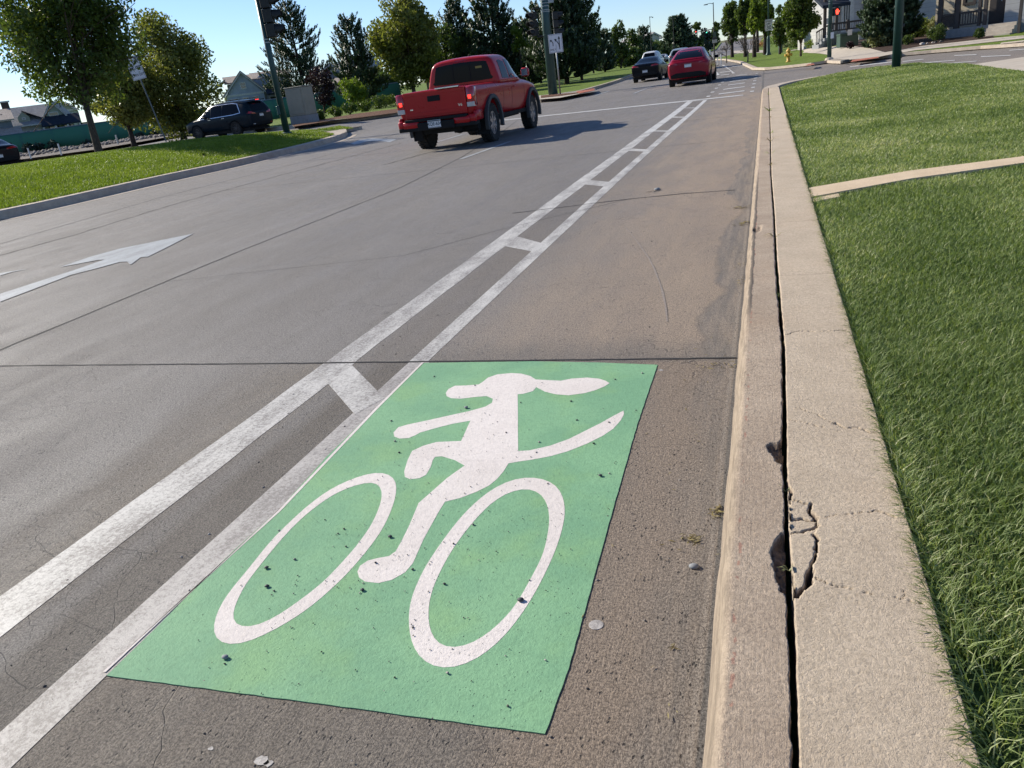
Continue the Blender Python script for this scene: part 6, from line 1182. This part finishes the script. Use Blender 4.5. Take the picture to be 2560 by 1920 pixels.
# =================================================================== HOUSES
M['shingle'] = simple_ground('grey_shingles', [(.3, .29, .285), (.38, .37, .36), (.46, .45, .44)], 1.5, .02, 20); M['shinglet'] = simple_ground('tan_shingles', [(.33, .28, .24), (.42, .36, .32), (.5, .44, .39)], 1.5, .02, 20); M['shingled'] = simple_ground('dark_blue_metal_roof', [(.02, .028, .045), (.028, .04, .06), (.04, .05, .07)], 1.5, .005, 20)
def siding(name, c, step=.18):
    g = G(name); X, Y, Z = g.xyz(g.O); w_ = g.M('FRACT', g.M('MULTIPLY', Z, 1 / step)); n = g.noise(g.O, 1.2, 4); col = g.mix(g.mr(n, .3, .7), tuple(x * .88 for x in c), tuple(x * 1.08 for x in c)); col = g.mix(g.mr(w_, .9, .97, 0, .6), col, tuple(x * .4 for x in c)); return g.fin(col, .75, g.bump(w_, .6, .02), .3)
M['s_olive'] = siding('olive_siding', (.29, .32, .26)); M['s_blue'] = siding('blue_grey_siding', (.36, .41, .50)); M['s_beige'] = siding('beige_siding', (.62, .54, .41), .28); M['s_grey'] = siding('grey_siding', (.42, .42, .42), .28); M['s_navy'] = siding('slate_blue_siding', (.14, .165, .21), .3); M['s_brown'] = siding('brown_batten_siding', (.07, .055, .05)); M['trimw'] = plain('white_house_trim', (.5, .51, .5), .6); M['trimd'] = plain('dark_brown_trim', (.04, .032, .030), .6); M['win'] = plain('window_glass', (.02, .026, .03), .05, 0, .8)
def zed(x0, y0, s): return lambda x, y: (x0 + x / s, y0 + y / s)
class Pl:
    """an upright wall plane through a point at a given distance; px -> local (x, z)"""
    def __init__(s, f, px, py, depth, yaw, gz_=None):
        s.f = f; p = atd(*f(px, py), depth); s.rz = FACE + yaw; s.z0 = zg(p.x, p.y) if gz_ is None else gz_; s.o = Vector((p.x, p.y, s.z0)); s.u = Vector((math.cos(s.rz), math.sin(s.rz), 0)); s.nv = Vector((-s.u.y, s.u.x, 0))
    def __call__(s, x, y, back=0):
        d = ray(*s.f(x, y)); o = Vector((0, 0, CAMH)); t = ((s.o + s.nv * back) - o).dot(s.nv) / d.dot(s.nv); q = o + d * t - s.o; return (q.dot(s.u), q.z)
def window(parent, x0, z0, x1, z1, y=-.03, trim='trimw', tw=.12, mull=True):
    x0, x1 = min(x0, x1), max(x0, x1); z0, z1 = min(z0, z1), max(z0, z1)
    f = MB(); f.b2((x0, y - .05, z0), (x1, y + .02, z0 + tw)); f.b2((x0, y - .05, z1 - tw), (x1, y + .02, z1)); f.b2((x0, y - .048, z0 + tw), (x0 + tw, y + .02, z1 - tw)); f.b2((x1 - tw, y - .048, z0 + tw), (x1, y + .02, z1 - tw)); w_ = f.build('window', M[trim], parent)
    g_ = MB(); g_.b2((x0 + tw, y - .02, z0 + tw), (x1 - tw, y + .01, z1 - tw)); g_.build('pane', M['win'], w_)
    if mull: g_ = MB(); m_ = (z0 + z1) / 2; g_.b2((x0 + tw, y - .04, m_ - .03), (x1 - tw, y - .021, m_ + .03)); g_.build('mullion', M[trim], w_)
    return w_
def gable_house(label, P, gl, gr, pk, zb, length, wall, roof, over=.45, group=None, side='r'):
    """P: Pl of the gable wall; gl, gr: px of the eave ends; pk: px of the peak. House runs away behind (local +Y)"""
    (xa, za), (xb, zb_), (xp, zp) = P(*gl), P(*gr), P(*pk); ze = (za + zb_) / 2; xp = (xa + xb) / 2
    root = empty('house', P.o, P.rz, label, 'house', group); b = MB(); prof = [(xa + .3, -.3), (xb - .3, -.3), (xb - .3, ze), (xp, zp - .12), (xa + .3, ze)]; b.prism(prof, lambda a, c: (a, 0, c), lambda a, c: (a, length, c)); b.build('wall', M[wall], root)
    for (x, z, s) in ((xa, za, -1), (xb, zb_, 1)):
        dx, dz = x - xp, ze - zp; t = .16; L = math.hypot(dx, dz); nx, nz = -dz / L * s * t * s, abs(dx) / L * t; nx = abs(dz) / L * t * (1 if dx > 0 else -1)
        q = MB(); P4 = [(xp, zp), (xp + dx * 1.04, zp + dz * 1.04), (xp + dx * 1.04 + nx, zp + dz * 1.04 + nz), (xp, zp + t * 1.2)]; q.prism(P4, lambda a, c: (a, -over, c), lambda a, c: (a, length + over, c)); rf = q.build('roof', M[roof], root)
        q = MB(); P5 = [(xp, zp - .16), (xp + dx * 1.04, zp + dz * 1.04 - .16), (xp + dx * 1.04, zp + dz * 1.04), (xp, zp)]; q.prism(P5, lambda a, c: (a, -over - .03, c), lambda a, c: (a, -over + .05, c)); q.build('bargeboard', M['trimw'], root)
    q = MB(); q.b2((xa + .25, -.05, ze - .15), (xb - .25, .02, ze + .1)); q.build('belt_trim', M['trimw'], root)
    return root, (xa, xb, ze, xp, zp)
# olive house
f5 = zed(0, 200, 7.373); P = Pl(f5, 1040, 800, 128, R(22)); rt, (xa, xb, ze, xp, zp) = gable_house('olive gabled house with dark dormer roof left of the median tree', P, (782, 790), (1300, 705), (938, 392), 0, 16, 's_olive', 'shingle')
x0, z0 = P(925, 735); x1, z1 = P(1065, 575); window(rt, x0, z0, x1, z1)
# side wing seen to the left: roof slope falls toward us
xw0 = xa - 11.5; q = MB(); q.prism([(-.8, ze - .25), (5.2, zp - .3), (5.2, zp - .1), (-.8, ze - .05)], lambda a, c: (xw0, a, c), lambda a, c: (xa + 1.6, a, c)); q.build('roof', M['shingle'], rt)
q = MB(); q.b2((xw0 + .6, 0.1, -.3), (xa + .4, 5.2, ze - .1)); q.build('wall', M['s_grey'], rt); q = MB(); q.b2((xw0 + .3, -.9, ze - .32), (xa + .3, -.8, ze - .1)); q.build('fascia', M['trimw'], rt)
for a, b_ in (((365, 1040), (440, 940)), ((510, 1030), (560, 920)), ((650, 1000), (760, 890))): (x0, z0), (x1, z1) = P(*a), P(*b_); window(rt, x0, z0, x1, z1, .07)
(x0, z0), (x1, z1) = P(350, 790), P(510, 600); q = MB(); xm = (x0 + x1) / 2; q.prism([(x0, z0 - .2), (x1, z0 - .2), (x1, z1 - .6), (xm, z1 + .2), (x0, z1 - .6)], lambda a, c: (a, .2, c), lambda a, c: (a, 3, c)); dm = q.build('dormer', M['s_olive'], rt)
q = MB(); q.prism([(xm, z1 + .25), (x1 + 1.9, z1 - 1.2), (x1 + 1.9, z1 - 1.05), (xm, z1 + .42)], lambda a, c: (a, 0, c), lambda a, c: (a, 3.4, c)); q.build('dormer_roof', M['shingled'], dm); (x0, z0), (x1, z1) = P(410, 740), P(465, 685); window(rt, x0, z0, x1, z1, .15)
(x0, z0), (x1, z1) = P(800, 860), P(1500, 760); q = MB(); q.prism([(-2.4, z0 - .1), (0, z0 + 1.3), (0, z0 + 1.5), (-2.4, z0 + .1)], lambda a, c: (x0, a, c), lambda a, c: (x1, a, c)); q.build('porch_roof', M['shingled'], rt)
for i in range(4): xx = x0 + .2 + (x1 - x0 - .4) * i / 3; q = MB(); q.b2((xx - .12, -2.3, -.3), (xx + .12, -2.1, z0)); q.build('porch_post', M['trimw'], rt)
for i in range(3): xx = x0 + .8 + i * 2.2; window(rt, xx, .8, xx + 1.5, z0 - .1, -.03, 'trimd', .1)
q = MB(); q.tube([(xp + 1, 3, zp - 1), (xp + 1, 3, zp + .7)], .12, 8); q.build('vent_pipe', M['galvd'], rt)
# second olive gable behind it
P = Pl(f5, 1200, 560, 150, R(22)); rt, g_ = gable_house('second olive house peeking right behind the first, with dark roof', P, (1000, 560), (1400, 560), (1140, 405), 0, 12, 's_olive', 'shingle'); (x0, z0), (x1, z1) = P(1320, 650), P(1350, 600); window(rt, x0, z0, x1, z1)
# leftmost tan roofed house
P = Pl(f5, 60, 760, 118, R(30)); rt = empty('house', P.o, P.rz, 'tan roofed house cut by the left edge with small roof vents', 'house'); (xa, za), (xb, zb), (xc, zt_) = P(-260, 800), P(200, 740), P(330, 505)
q = MB(); q.prism([(-.6, za), (5.5, zt_), (5.5, zt_ + .2), (-.6, za + .2)], lambda a, c: (xa, a, c), lambda a, c: (xb + .5, a, c)); q.build('roof', M['shinglet'], rt); q = MB(); q.b2((xa, 0, -.3), (xb, 6, za)); q.build('wall', M['s_navy'], rt)
q = MB(); q.prism([(-3.2, za - 2.6), (-.2, za - 1.2), (-.2, za - 1.0), (-3.2, za - 2.4)], lambda a, c: (xa, a, c), lambda a, c: (xb + 1, a, c)); q.build('porch_roof', M['shinglet'], rt); window(rt, xb - 3.2, .9, xb - .6, 2.3, -.03, 'trimd', .1)
for i in range(3): q = MB(); q.box((xb - 1 - i * 1.3, 2.5, za + (zt_ - za) * .55), (.3, .3, .3)); q.build('roof_vent', M['trimd'], rt)
q = MB(); q.b2((xb - .5, 7, zt_ - .6), (xb + .6, 8.2, zt_ + 1.2)); q.build('chimney', M['s_brown'], rt); q = MB(); q.b2((xb - .7, 6.9, zt_ + 1.2), (xb + .8, 8.3, zt_ + 1.4)); q.build('chimney_cap', M['trimw'], rt); q = MB(); q.b2((xb - 4.5, 7, zt_ - .6), (xb - 3.2, 8.2, zt_ + 1.6)); q.build('chimney', M['s_brown'], rt)
# blue grey house
fb = zed(540, 150, 4.809); P = Pl(fb, 330, 380, 105, R(18)); rt, (xa, xb, ze, xp, zp) = gable_house('blue grey gabled house above the roof of the dark blue suv', P, (100, 445), (600, 375), (282, 146), 0, 12, 's_blue', 'shinglet')
(x0, z0), (x1, z1) = P(298, 355), P(352, 262); window(rt, x0, z0, x1, z1)
for a, b_ in (((180, 500), (280, 460)), ((330, 500), (390, 440)), ((455, 480), (510, 425))): (x0, z0), (x1, z1) = P(*a), P(*b_); window(rt, x0, z0, x1, z1)
(x0, z0), (x1, z1) = P(470, 240), P(700, 120); q = MB(); q.prism([(x0, z0), (x1, z0), (x1, z1 - .2), (x0 + 1, z1 - .2)], lambda a, c: (a, 1.5, c), lambda a, c: (a, 5, c)); q.build('dormer', M['s_blue'], rt); q = MB(); q.prism([(1.0, z0 + .0), (5.5, z1), (5.5, z1 + .2), (1.0, z0 + .2)], lambda a, c: (x0 - .3, a, c), lambda a, c: (x1 + 2, a, c)); q.build('dormer_roof', M['shinglet'], rt)
(x2, z2), (x3, z3) = P(630, 350), P(760, 200); q = MB(); q.b2((x2 - 2, .9, 0), (x3 + 1.5, 6, z0)); q.build('wall', M['s_blue'], rt); (x4, z4), (x5, z5) = P(645, 300), P(690, 220); window(rt, x4, z4, x5, z5, .85)
(x0, z0), (x1, z1) = P(600, 400), P(900, 380); q = MB(); q.prism([(-2, z0 - .3), (1, z0 + .9), (1, z0 + 1.1), (-2, z0 - .1)], lambda a, c: (x0, a, c), lambda a, c: (x1, a, c)); q.build('porch_roof', M['shingled'], rt); window(rt, x0 + .4, .6, x0 + 3, z0 - .4, .85, 'trimw', .12)
(x0, z0), (x1, z1) = P(-60, 500), P(140, 290); q = MB(); q.prism([(xa - 3.2, z0 + .4), (xa + .6, z0 + 2.3), (xa + .6, z0 + 2.5), (xa - 3.2, z0 + .6)], lambda a, c: (a, -.4, c), lambda a, c: (a, 9, c)); q.build('porch_roof', M['shinglet'], rt)
(x0, z0), (x1, z1) = P(110, 290), P(250, 180); q = MB(); q.prism([(3, z0), (7, z1), (7, z1 + .2), (3, z0 + .2)], lambda a, c: (x0, a, c), lambda a, c: (x1 + 2, a, c)); q.build('roof', M['shinglet'], rt); q = MB(); q.b2((x0 + .4, 3.5, 0), (x1 + 1, 7, z0)); q.build('wall', M['s_blue'], rt)
# third house right of the open pine
P = Pl(fb, 1380, 200, 112, R(-10)); rt, g_ = gable_house('slate house with grey roof behind the plum tree', P, (1250, 130), (1540, 130), (1400, 50), 0, 10, 's_navy', 'shingle'); (x0, z0), (x1, z1) = P(1290, 310), P(1560, 190); q = MB(); q.prism([(-3.5, z0 - .1), (0, z1 + .2), (0, z1 + .4), (-3.5, z0 + .1)], lambda a, c: (x0 - 1, a, c), lambda a, c: (x1 + .5, a, c)); q.build('porch_roof', M['shinglet'], rt)
q = MB(); q.b2((x0 - .8, -3.2, -.3), (x1, -.1, z0 - .1)); q.build('wall', M['s_beige'], rt); (x4, z4), (x5, z5) = P(1475, 205), P(1505, 150); window(rt, x4, z4, x5, z5); (x0, z0), (x1, z1) = P(1400, 400), P(1500, 350); window(rt, x0, z0, x1, z1, -3.3)
P = Pl(fb, 1560, 100, 100, R(-12)); rt, g_ = gable_house('dark brown battened gable showing behind the left pine', P, (1490, 110), (1720, 100), (1590, -30), 0, 10, 's_brown', 'shingle'); xa, xb, ze, xp, zp = g_
for i in range(9): xx = xa + .6 + (xb - xa - 1.2) * i / 8; hh_ = ze + (zp - ze) * (1 - abs(xx - xp) / ((xb - xa) / 2)) - .35; q = MB(); q.b2((xx - .05, -.06, ze + .1), (xx + .05, -.01, max(ze + .2, hh_))); q.build('batten', M['trimw'], rt)
# far roof above the trees
fe = zed(1480, 0, 6.9125); P = Pl(fe, 1080, 620, 190, R(10)); rt, g_ = gable_house('distant gabled roof above the far trees left of the spruce', P, (960, 640), (1180, 640), (1020, 575), 0, 20, 's_grey', 'shingle'); 
q = MB(); (x0, z0), (x1, z1) = P(1020, 610), P(1320, 590); q.prism([(4, z0 - 1), (9, z0 + .8), (9, z0 + 1), (4, z0 - .8)], lambda a, c: (x0, a, c), lambda a, c: (x1, a, c)); q.build('roof', M['shingle'], rt)
# ---- railed grey house at the corner
P = Pl(z6, 1900, 400, 56, R(-6)); rt = empty('house', P.o, P.rz, 'grey house with dark railed porch and tall glazed doors behind the corner', 'house')
x0, z0 = P(1560, 640); x1, z1 = P(2260, 560); zt_ = 8
q = MB(); q.b2((x0 + .3, .2, -.3), (x1 + 5, 8, zt_)); q.build('wall', M['s_grey'], rt); zfl = P(2000, 420)[1]
(a, _), (b_, zz_) = P(1790, 420), P(1975, 60); q = MB(); q.b2((a, .12, zfl), (b_, .19, zz_ + 1.5)); dr = q.build('door', M['trimw'], rt)
for i in range(3): xx = a + .25 + (b_ - a - .4) * i / 3; q = MB(); q.b2((xx, .09, zfl + .3), (xx + (b_ - a) / 3 - .35, .118, zz_)); q.build('glazing', M['win'], dr)
(a, c_), (b_, d_) = P(2095, 240), P(2230, -80); window(rt, a, c_, b_, d_, .1, 'trimd', .2)
(a, c_), (b_, d_) = P(1670, 310), P(1750, 210); window(rt, a, c_, b_, d_, .1, 'trimw', .12); (a, c_), (b_, d_) = P(1560, 340), P(1610, 250); window(rt, a, c_, b_, d_, .1, 'trimw', .12)
q = MB(); q.b2((x0 - .3, -2.4, zfl - .2), (x1 + .5, .15, zfl)); q.build('porch_floor', M['cabbase'], rt); q = MB(); q.b2((x0 + .2, -2.2, -.3), (x1 + .3, -.2, zfl - .2)); q.build('foundation', M['cabbase'], rt)
zr_ = P(2000, 275, -2.3)[1]; zl_ = P(2000, 395, -2.3)[1]; xr0, xr1 = P(1660, 340, -2.3)[0], P(2260, 300, -2.3)[0]
q = MB(); q.b2((xr0, -2.35, zr_ - .12), (xr1, -2.23, zr_)); q.b2((xr0, -2.33, zl_), (xr1, -2.25, zl_ + .1)); rl = q.build('railing', M['trimd'], rt); n = int((xr1 - xr0) / .14)
q = MB(); 
for i in range(n): xx = xr0 + .07 + i * .14; q.b2((xx, -2.31, zl_ + .1), (xx + .04, -2.27, zr_ - .12))
q.build('balusters', M['trimd'], rl)
for px in (1560, 1720, 1880, 2200): xx = P(px, 300, -2.3)[0]; q = MB(); q.b2((xx - .09, -2.38, -.3), (xx + .09, -2.2, zt_ - .5 if px in (1560, 1720) else zr_ + .1)); q.build('porch_post', M['trimd'], rt)
(a, c_), (b_, d_) = P(1440, 450, -2.3), P(1640, 330, -2.3); q = MB(); q.tube([(a, -2.3, c_), (b_, -2.3, d_)], .05, 4); q.tube([(a, -2.3, c_ - .8), (b_, -2.3, d_ - .8)], .04, 4); [q.b2((a + (b_ - a) * i / 9, -2.32, c_ + (d_ - c_) * i / 9 - .8), (a + (b_ - a) * i / 9 + .04, -2.28, c_ + (d_ - c_) * i / 9)) for i in range(10)]; q.build('stair_railing', M['trimd'], rt)
q = MB(); [q.b2((a + (b_ - a) * i / 5, -2.9, -.2), (b_ + .3, -1.4, .18 * (i + 1))) for i in range(5)]; q.build('stair', M['cabbase'], rt)
(a, c_), (b_, d_) = P(1500, 130, -2.5), P(1760, 10, -2.5); q = MB(); q.prism([(-3, c_), (.2, c_ + 1.1), (.2, c_ + 1.3), (-3, c_ + .2)], lambda u_, v_: (a, u_, v_), lambda u_, v_: (b_ + .6, u_, v_)); q.build('porch_roof', M['shingled'], rt)
# wall of the slate blue neighbour
P = Pl(z7, 900, 150, 58, R(-4)); rt = empty('house', P.o, P.rz, 'plain slate blue house wall between the two right hand houses', 'house'); (a, _), (b_, c_) = P(640, 200), P(1160, 0); q = MB(); q.b2((a, 0, -.3), (b_, 6, 9)); q.build('wall', M['s_navy'], rt); q = MB(); q.b2((a - .4, -.4, 9), (b_ + .4, 6.4, 9.3)); q.build('roof', M['shingle'], rt)
# ---- beige house with the concrete steps
P = Pl(z7, 1760, 250, 37, R(-50)); rt = empty('house', P.o, P.rz, 'beige sided house with dark porch railing and concrete steps at the right edge', 'house'); zfl = P(1760, 300)[1]
(x0, _), (x1, _) = P(1145, 200, 1.6), P(2212, 200, 1.6); q = MB(); q.b2((x0, 1.6, -.3), (x1 + 4, 8, 7)); q.build('wall', M['s_beige'], rt)
(a, _), (b_, _) = P(1170, 350), P(1760, 300); q = MB(); q.b2((a + .4, 0, -.3), (b_ + .1, 1.62, zfl)); q.b2((b_ + .1, .05, -.3), (x1 + 3, 1.61, zfl)); q.build('porch_floor', M['cabbase'], rt)
def post(px, w_=.16, y=.1): xx = P(px, 200)[0]; q = MB(); q.b2((xx - w_ / 2, y - .08, zfl - .02), (xx + w_ / 2, y + .08, 6.5)); q.build('porch_post', M['trimd'], rt)
post(1195, .2); post(1405, .18); post(1300, .13, 1.0); post(1665, .12); post(1735, .14)
zr_ = P(1500, 140)[1]; 
for (pa, pb, y_) in ((1195, 1405, .1), (1405, 1745, .1)):
    a, b_ = P(pa, 200)[0], P(pb, 200)[0]; q = MB(); q.b2((a + .09, y_ - .05, zr_ - .1), (b_ - .09, y_ + .05, zr_)); q.b2((a + .09, y_ - .04, zfl + .1), (b_ - .09, y_ + .04, zfl + .18)); rl = q.build('railing', M['trimd'], rt); n = int((b_ - a) / (.14 if pa == 1405 else .07)); q = MB(); [q.b2((a + .1 + i * (b_ - a - .2) / n, y_ - .02, zfl + .18), (a + .14 + i * (b_ - a - .2) / n, y_ + .02, zr_ - .1)) for i in range(n)]; q.build('balusters', M['trimd'], rl)
(a, c_), (b_, d_) = P(1480, 70, 1.6), P(1660, -200, 1.6); window(rt, a, c_, b_, d_, 1.57, 'trimd', .12)
(a, c_), (b_, d_) = P(1790, 270, 1.6), P(2020, -200, 1.6); q = MB(); q.b2((a, 1.5, zfl), (b_, 1.59, zfl + 2.2)); dr = q.build('door', M['trimd'], rt); q = MB(); q.lathe([(.035, 0), (.03, .06), (.01, .07)], 8, Matrix.Translation((b_ - .15, 1.5, zfl + 1)) @ Matrix.Rotation(PI / 2, 4, 'X')); q.build('door_knob', M['chrome'], dr)
q = MB(); q.b2((b_ + .1, 1.2, zfl), (x1 + 3.5, 1.598, 6.9)); q.build('porch_side_wall', M['s_grey'], rt)
xs0, xs1 = P(1800, 400)[0], P(2135, 400)[0]; stp = MB(); hs_ = (zfl - P(1830, 460, -1.2)[1]) / 4
for i in range(4): stp.b2((xs0 + .02 * i, -.3 * (i + 1), -.3), (xs1 + .01 * i, -.3 * i if i else .048, zfl - hs_ * i - (.0 if i else .003)))
stp.build('steps', M['pave'], rt)
xx = P(2160, 300, -.9)[0]; q = MB(); q.b2((xx - .06, -1.0, -.2), (xx + .06, -.9, 1.6)); q.b2((xx - .22, -1.1, 1.6), (xx + .22, -.8, 1.68)); o = q.build('sign_stand', M['trimd'], None); o.location = P.o; o.rotation_euler = (0, 0, P.rz); tag(o, 'small dark stand with slanted top beside the concrete steps', 'stand')
for x, y, lb in ((2340, 92, 'pale flat rock pile at the foot of the dark shrub'), (2378, 89, 'white stone by the porch foundation')):
    pass
for x, y, n, lb in ((2338, 107, 9, 'group of pale stones at the pavement edge before the porch'), (2376, 90, 5, 'few white stones at the porch foundation corner')):
    B = atg(x, y, .17); stones('pale_stones', lambda r_, B=B: (B.x + r_.normal() * .35, B.y + r_.normal() * .15, B.z), n, .08, .16, lb, x, mt='pebble')
# =================================================================== SMALL THINGS ON THE NEAR ROAD
stones('road_grit', lambda r_: (lambda x, y: (x, y, .0 if not (-1.74 < x < -.52 and 1.27 < y < 3.64) else .005))(-2.4 + 2.2 * r_.random(), .9 + 9 * r_.random() ** 1.8), 700, .0012, .0065, 'scattered grit and small stones on the bike lane', 8)
stones('panel_grit', lambda r_: (-1.5 + .45 * r_.normal() * .7 + .35, 2.1 + r_.normal() * .45, .0056), 700, .0009, .0034, 'fine dark grit collected on the green panel', 9)
def w2(x, y, z=0): return atz(x * 2560 / 2212, y * 2560 / 2212, z)
for i, (x, y, s, lb) in enumerate([(1420, 411, .04, 'largest pale stone on the tan concrete beyond the panel'), (1007, 881, .011, 'pebble on the upper arm of the white rider marking'), (487, 1421, .011, 'pebble near the lower left corner of the green panel'), (1125, 1297, .011, 'pebble inside the right wheel marking'), (1499, 1226, .016, 'pale flat stone in the gutter'), (843, 1160, .009, 'dark pebble near the rider foot marking'), (576, 1227, .009, 'dark pebble inside the left wheel marking'), (577, 1267, .009, 'lower dark pebble inside the left wheel marking'), (1297, 1028, .009, 'dark pebble right of the tail marking'), (783, 1275, .008, 'dark pebble under the rider foot marking')]):
    s *= .8; p = w2(x, y, .005 if 240 < x < 1400 and y > 780 else 0); rs = np.random.default_rng(i); b = MB(); b.lathe([(s * .5, 0), (s, s * .25), (s * .95, s * .6), (s * .5, s * .9), (s * .1, s)], 8); b.v = [(a * (1 + .3 * rs.random()), c_ * (.8 + .3 * rs.random()), d_) for a, c_, d_ in b.v]; o = b.build('pebble', M['cabbase'] if i in (0, 1, 4, 2) else M['trimg'], None, 0, True); o.location = p; tag(o, lb, 'pebble')
def litter(name, cx, cy, z, n, rx, ry, size, label, seed, mt='dry', kind='stuff', cat='debris'):
    r_ = np.random.default_rng(seed); P_ = np.stack([cx + r_.normal(size=n) * rx, cy + r_.normal(size=n) * ry, z + .002 + .006 * r_.random(n)], 1); a = r_.random(n) * 6.28; L = size * (.5 + r_.random(n)); d = np.stack([np.cos(a), np.sin(a), (r_.random(n) - .5) * .3], 1) * L[:, None]; w_ = np.stack([-np.sin(a), np.cos(a), .3 + 0 * a], 1) * (L * .16)[:, None]
    V = np.stack([P_ - d, P_ + w_, P_ + d, P_ - w_], 1).reshape(-1, 3); k = np.arange(n) * 4; o = npmesh(name, V, np.stack([k, k + 1, k + 2, k + 3], 1), None, M[mt], attr=np.repeat(r_.random(n), 4)); return tag(o, label, cat, None, kind)
for i, (x, y, n, rx, ry, lb) in enumerate([(1548, 1106, 40, .012, .02, 'clump of dry moss in the gutter beside the kerb'), (1497, 1166, 40, .018, .015, 'small heap of dead grass in the gutter below the moss clump'), (1600, 448, 40, .05, .05, 'yellow dry blossoms in the gutter, upper patch'), (1610, 482, 35, .03, .05, 'yellow dry blossoms in the gutter, lower patch'), (1597, 610, 18, .02, .05, 'crumbs of dry leaf at the gutter edge'), (1540, 790, 30, .05, .03, 'straw bits on the joint right of the green panel'), (1455, 1400, 6, .004, .006, 'single brown curled leaf in the gutter'), (1604, 575, 12, .02, .05, 'crumbs of dry leaf farther up the gutter')]):
    p = w2(x, y); litter('dry_litter', p.x, p.y, 0, n, rx, ry, .012 if i not in (2, 3) else .022, lb, 300 + i)
p = w2(1450, 1250); litter('dry_litter', -.28, 3.0, 0, 90, .10, 1.4, .009, 'thin scatter of straw along the gutter', 320)
p = w2(1420, 413); litter('dry_litter', p.x - .03, p.y - .02, 0, 16, .05, .02, .03, 'dark twigs round the largest pale stone', 321, 'pebble')
def weed(px, py, s, mt, label, seed, n=13):
    p = atz(px, py, .15); r_ = np.random.default_rng(seed); x = float(GAPC(p.y)); root = empty('weed', (x, p.y, np.interp(p.y, KY, KZ) + .135), 0, label, 'weed', 'weeds growing from the kerb joint'); V = []; F = []
    for i in range(n):
        a = r_.normal() * .8 + (0 if r_.random() < .5 else 3.14); L = s * (.25 + .8 * r_.random()); w_ = L * .05; d = Vector((math.cos(a), math.sin(a), 0)); sd = Vector((-d.y, d.x, 0)) * w_; b0 = Vector((0, 0, 0)); m_ = d * L * .5 + Vector((0, 0, L * .45)); e = d * L + Vector((0, 0, L * .3)); k = len(V); V += [b0 - sd * .6, b0 + sd * .6, m_ + sd, m_ - sd, e]; F += [(k, k + 1, k + 2, k + 3), (k + 3, k + 2, k + 4)]
    me = bpy.data.meshes.new('leaves'); me.from_pydata([tuple(v) for v in V], [], F); at_ = me.attributes.new('v', 'FLOAT', 'POINT'); at_.data.foreach_set('value', np.repeat(.3 + .5 * r_.random(n), 5).astype(np.float32)); meshobj('leaves', me, M[mt], root)
for i, (x, y, s, mt, lb) in enumerate([(1984, 1219, .035, 'blade', 'green grass tuft in the kerb joint beside the broken slab'), (1964, 1415, .03, 'leafpale', 'pale withered tuft in the lower spalled pocket'), (1942, 590, .09, 'dry', 'brown seed head weed below the chipped kerb nose'), (1955, 735, .045, 'blade', 'pale green sprig in the joint by the middle slab'), (1956, 855, .03, 'dry', 'tiny dry sprig in the joint level with the panel top'), (1933, 472, .03, 'dry', 'wispy sprig in the joint above the chipped nose'), (1925, 413, .08, 'dry', 'tan dry weed in the far joint, lower one'), (1926, 384, .10, 'blade2', 'thin green weed in the far joint'), (1926, 352, .12, 'dry', 'reddish dry weed across the far kerb'), (1924, 333, .10, 'blade2', 'broad green weed on the far kerb joint'), (1922, 294, .09, 'dry', 'dry sprig high on the far kerb joint'), (1920, 278, .22, 'blade2', 'largest bright green weed on the far kerb joint'), (1919, 237, .17, 'blade2', 'last green weed near the kerb corner')]):
    weed(x, y, s, mt, lb, 400 + i)
ps = atg(1018 / 2212 * 2560 * 0 + 510, 398, .25); 
bush('weed_plant', 'small yellow green weed on the median kerb edge', 512, 398, 12, 18, 'leafbright', 450, .03, 120, dz=.2, cat='weed')
b = MB(); p = w2(1288, 1350); b.lathe([(.001, .0), (.024, .0), (.023, .0015), (.001, .002)], 18); o = b.build('paint_spot', M['whitein']); o.location = (p.x, p.y, .0006); o.scale = (.85, .85, .6); o['kind'] = 'structure'
for x, y, s in ((565, 1645, .02), (580, 1650, .012), (455, 1618, .008), (1428, 800, .014)):
    p = w2(x, y); rs = random.Random(x); k = 11; sheet('paint_splat', [(p.x + s * (.6 + .5 * rs.random()) * math.cos(2 * PI * i / k), p.y + s * (.5 + .5 * rs.random()) * math.sin(2 * PI * i / k)) for i in range(k)], .0015, M['whitein'], 50)
# =================================================================== LIGHT
w = bpy.data.worlds.new('World'); scene.world = w; w.use_nodes = True; nt = w.node_tree
sky = nt.nodes.new('ShaderNodeTexSky'); sky.sky_type = 'NISHITA'; sky.sun_disc = False
SUND = Vector((-1.7, .5, 1.0)).normalized()
sky.sun_elevation = math.asin(SUND.z); sky.sun_rotation = math.atan2(SUND.x, SUND.y); sky.altitude = 1600; sky.air_density = 1.1; sky.dust_density = .15; sky.ozone_density = 2.5
bg = nt.nodes['Background']; bg.inputs[1].default_value = .085; tn = nt.nodes.new('ShaderNodeMix'); tn.data_type = 'RGBA'; tn.blend_type = 'MULTIPLY'; tn.inputs[0].default_value = 1; tn.inputs[7].default_value = (.88, .96, 1.14, 1); nt.links.new(sky.outputs[0], tn.inputs[6]); nt.links.new(tn.outputs[2], bg.inputs[0])
sl = bpy.data.lights.new('sun', 'SUN'); sl.energy = 4.9; sl.angle = R(.53); sl.color = (1, .925, .79); so = bpy.data.objects.new('sun', sl); COL.objects.link(so)
so.rotation_euler = SUND.to_track_quat('Z', 'Y').to_euler(); so.location = SUND * 50
scene.view_settings.view_transform = 'Standard'; scene.view_settings.look = 'None'; scene.view_settings.exposure = 0.6; scene.view_settings.gamma = 1
scene.render.film_transparent = False
scene.cycles.max_bounces = 6; scene.cycles.transparent_max_bounces = 6
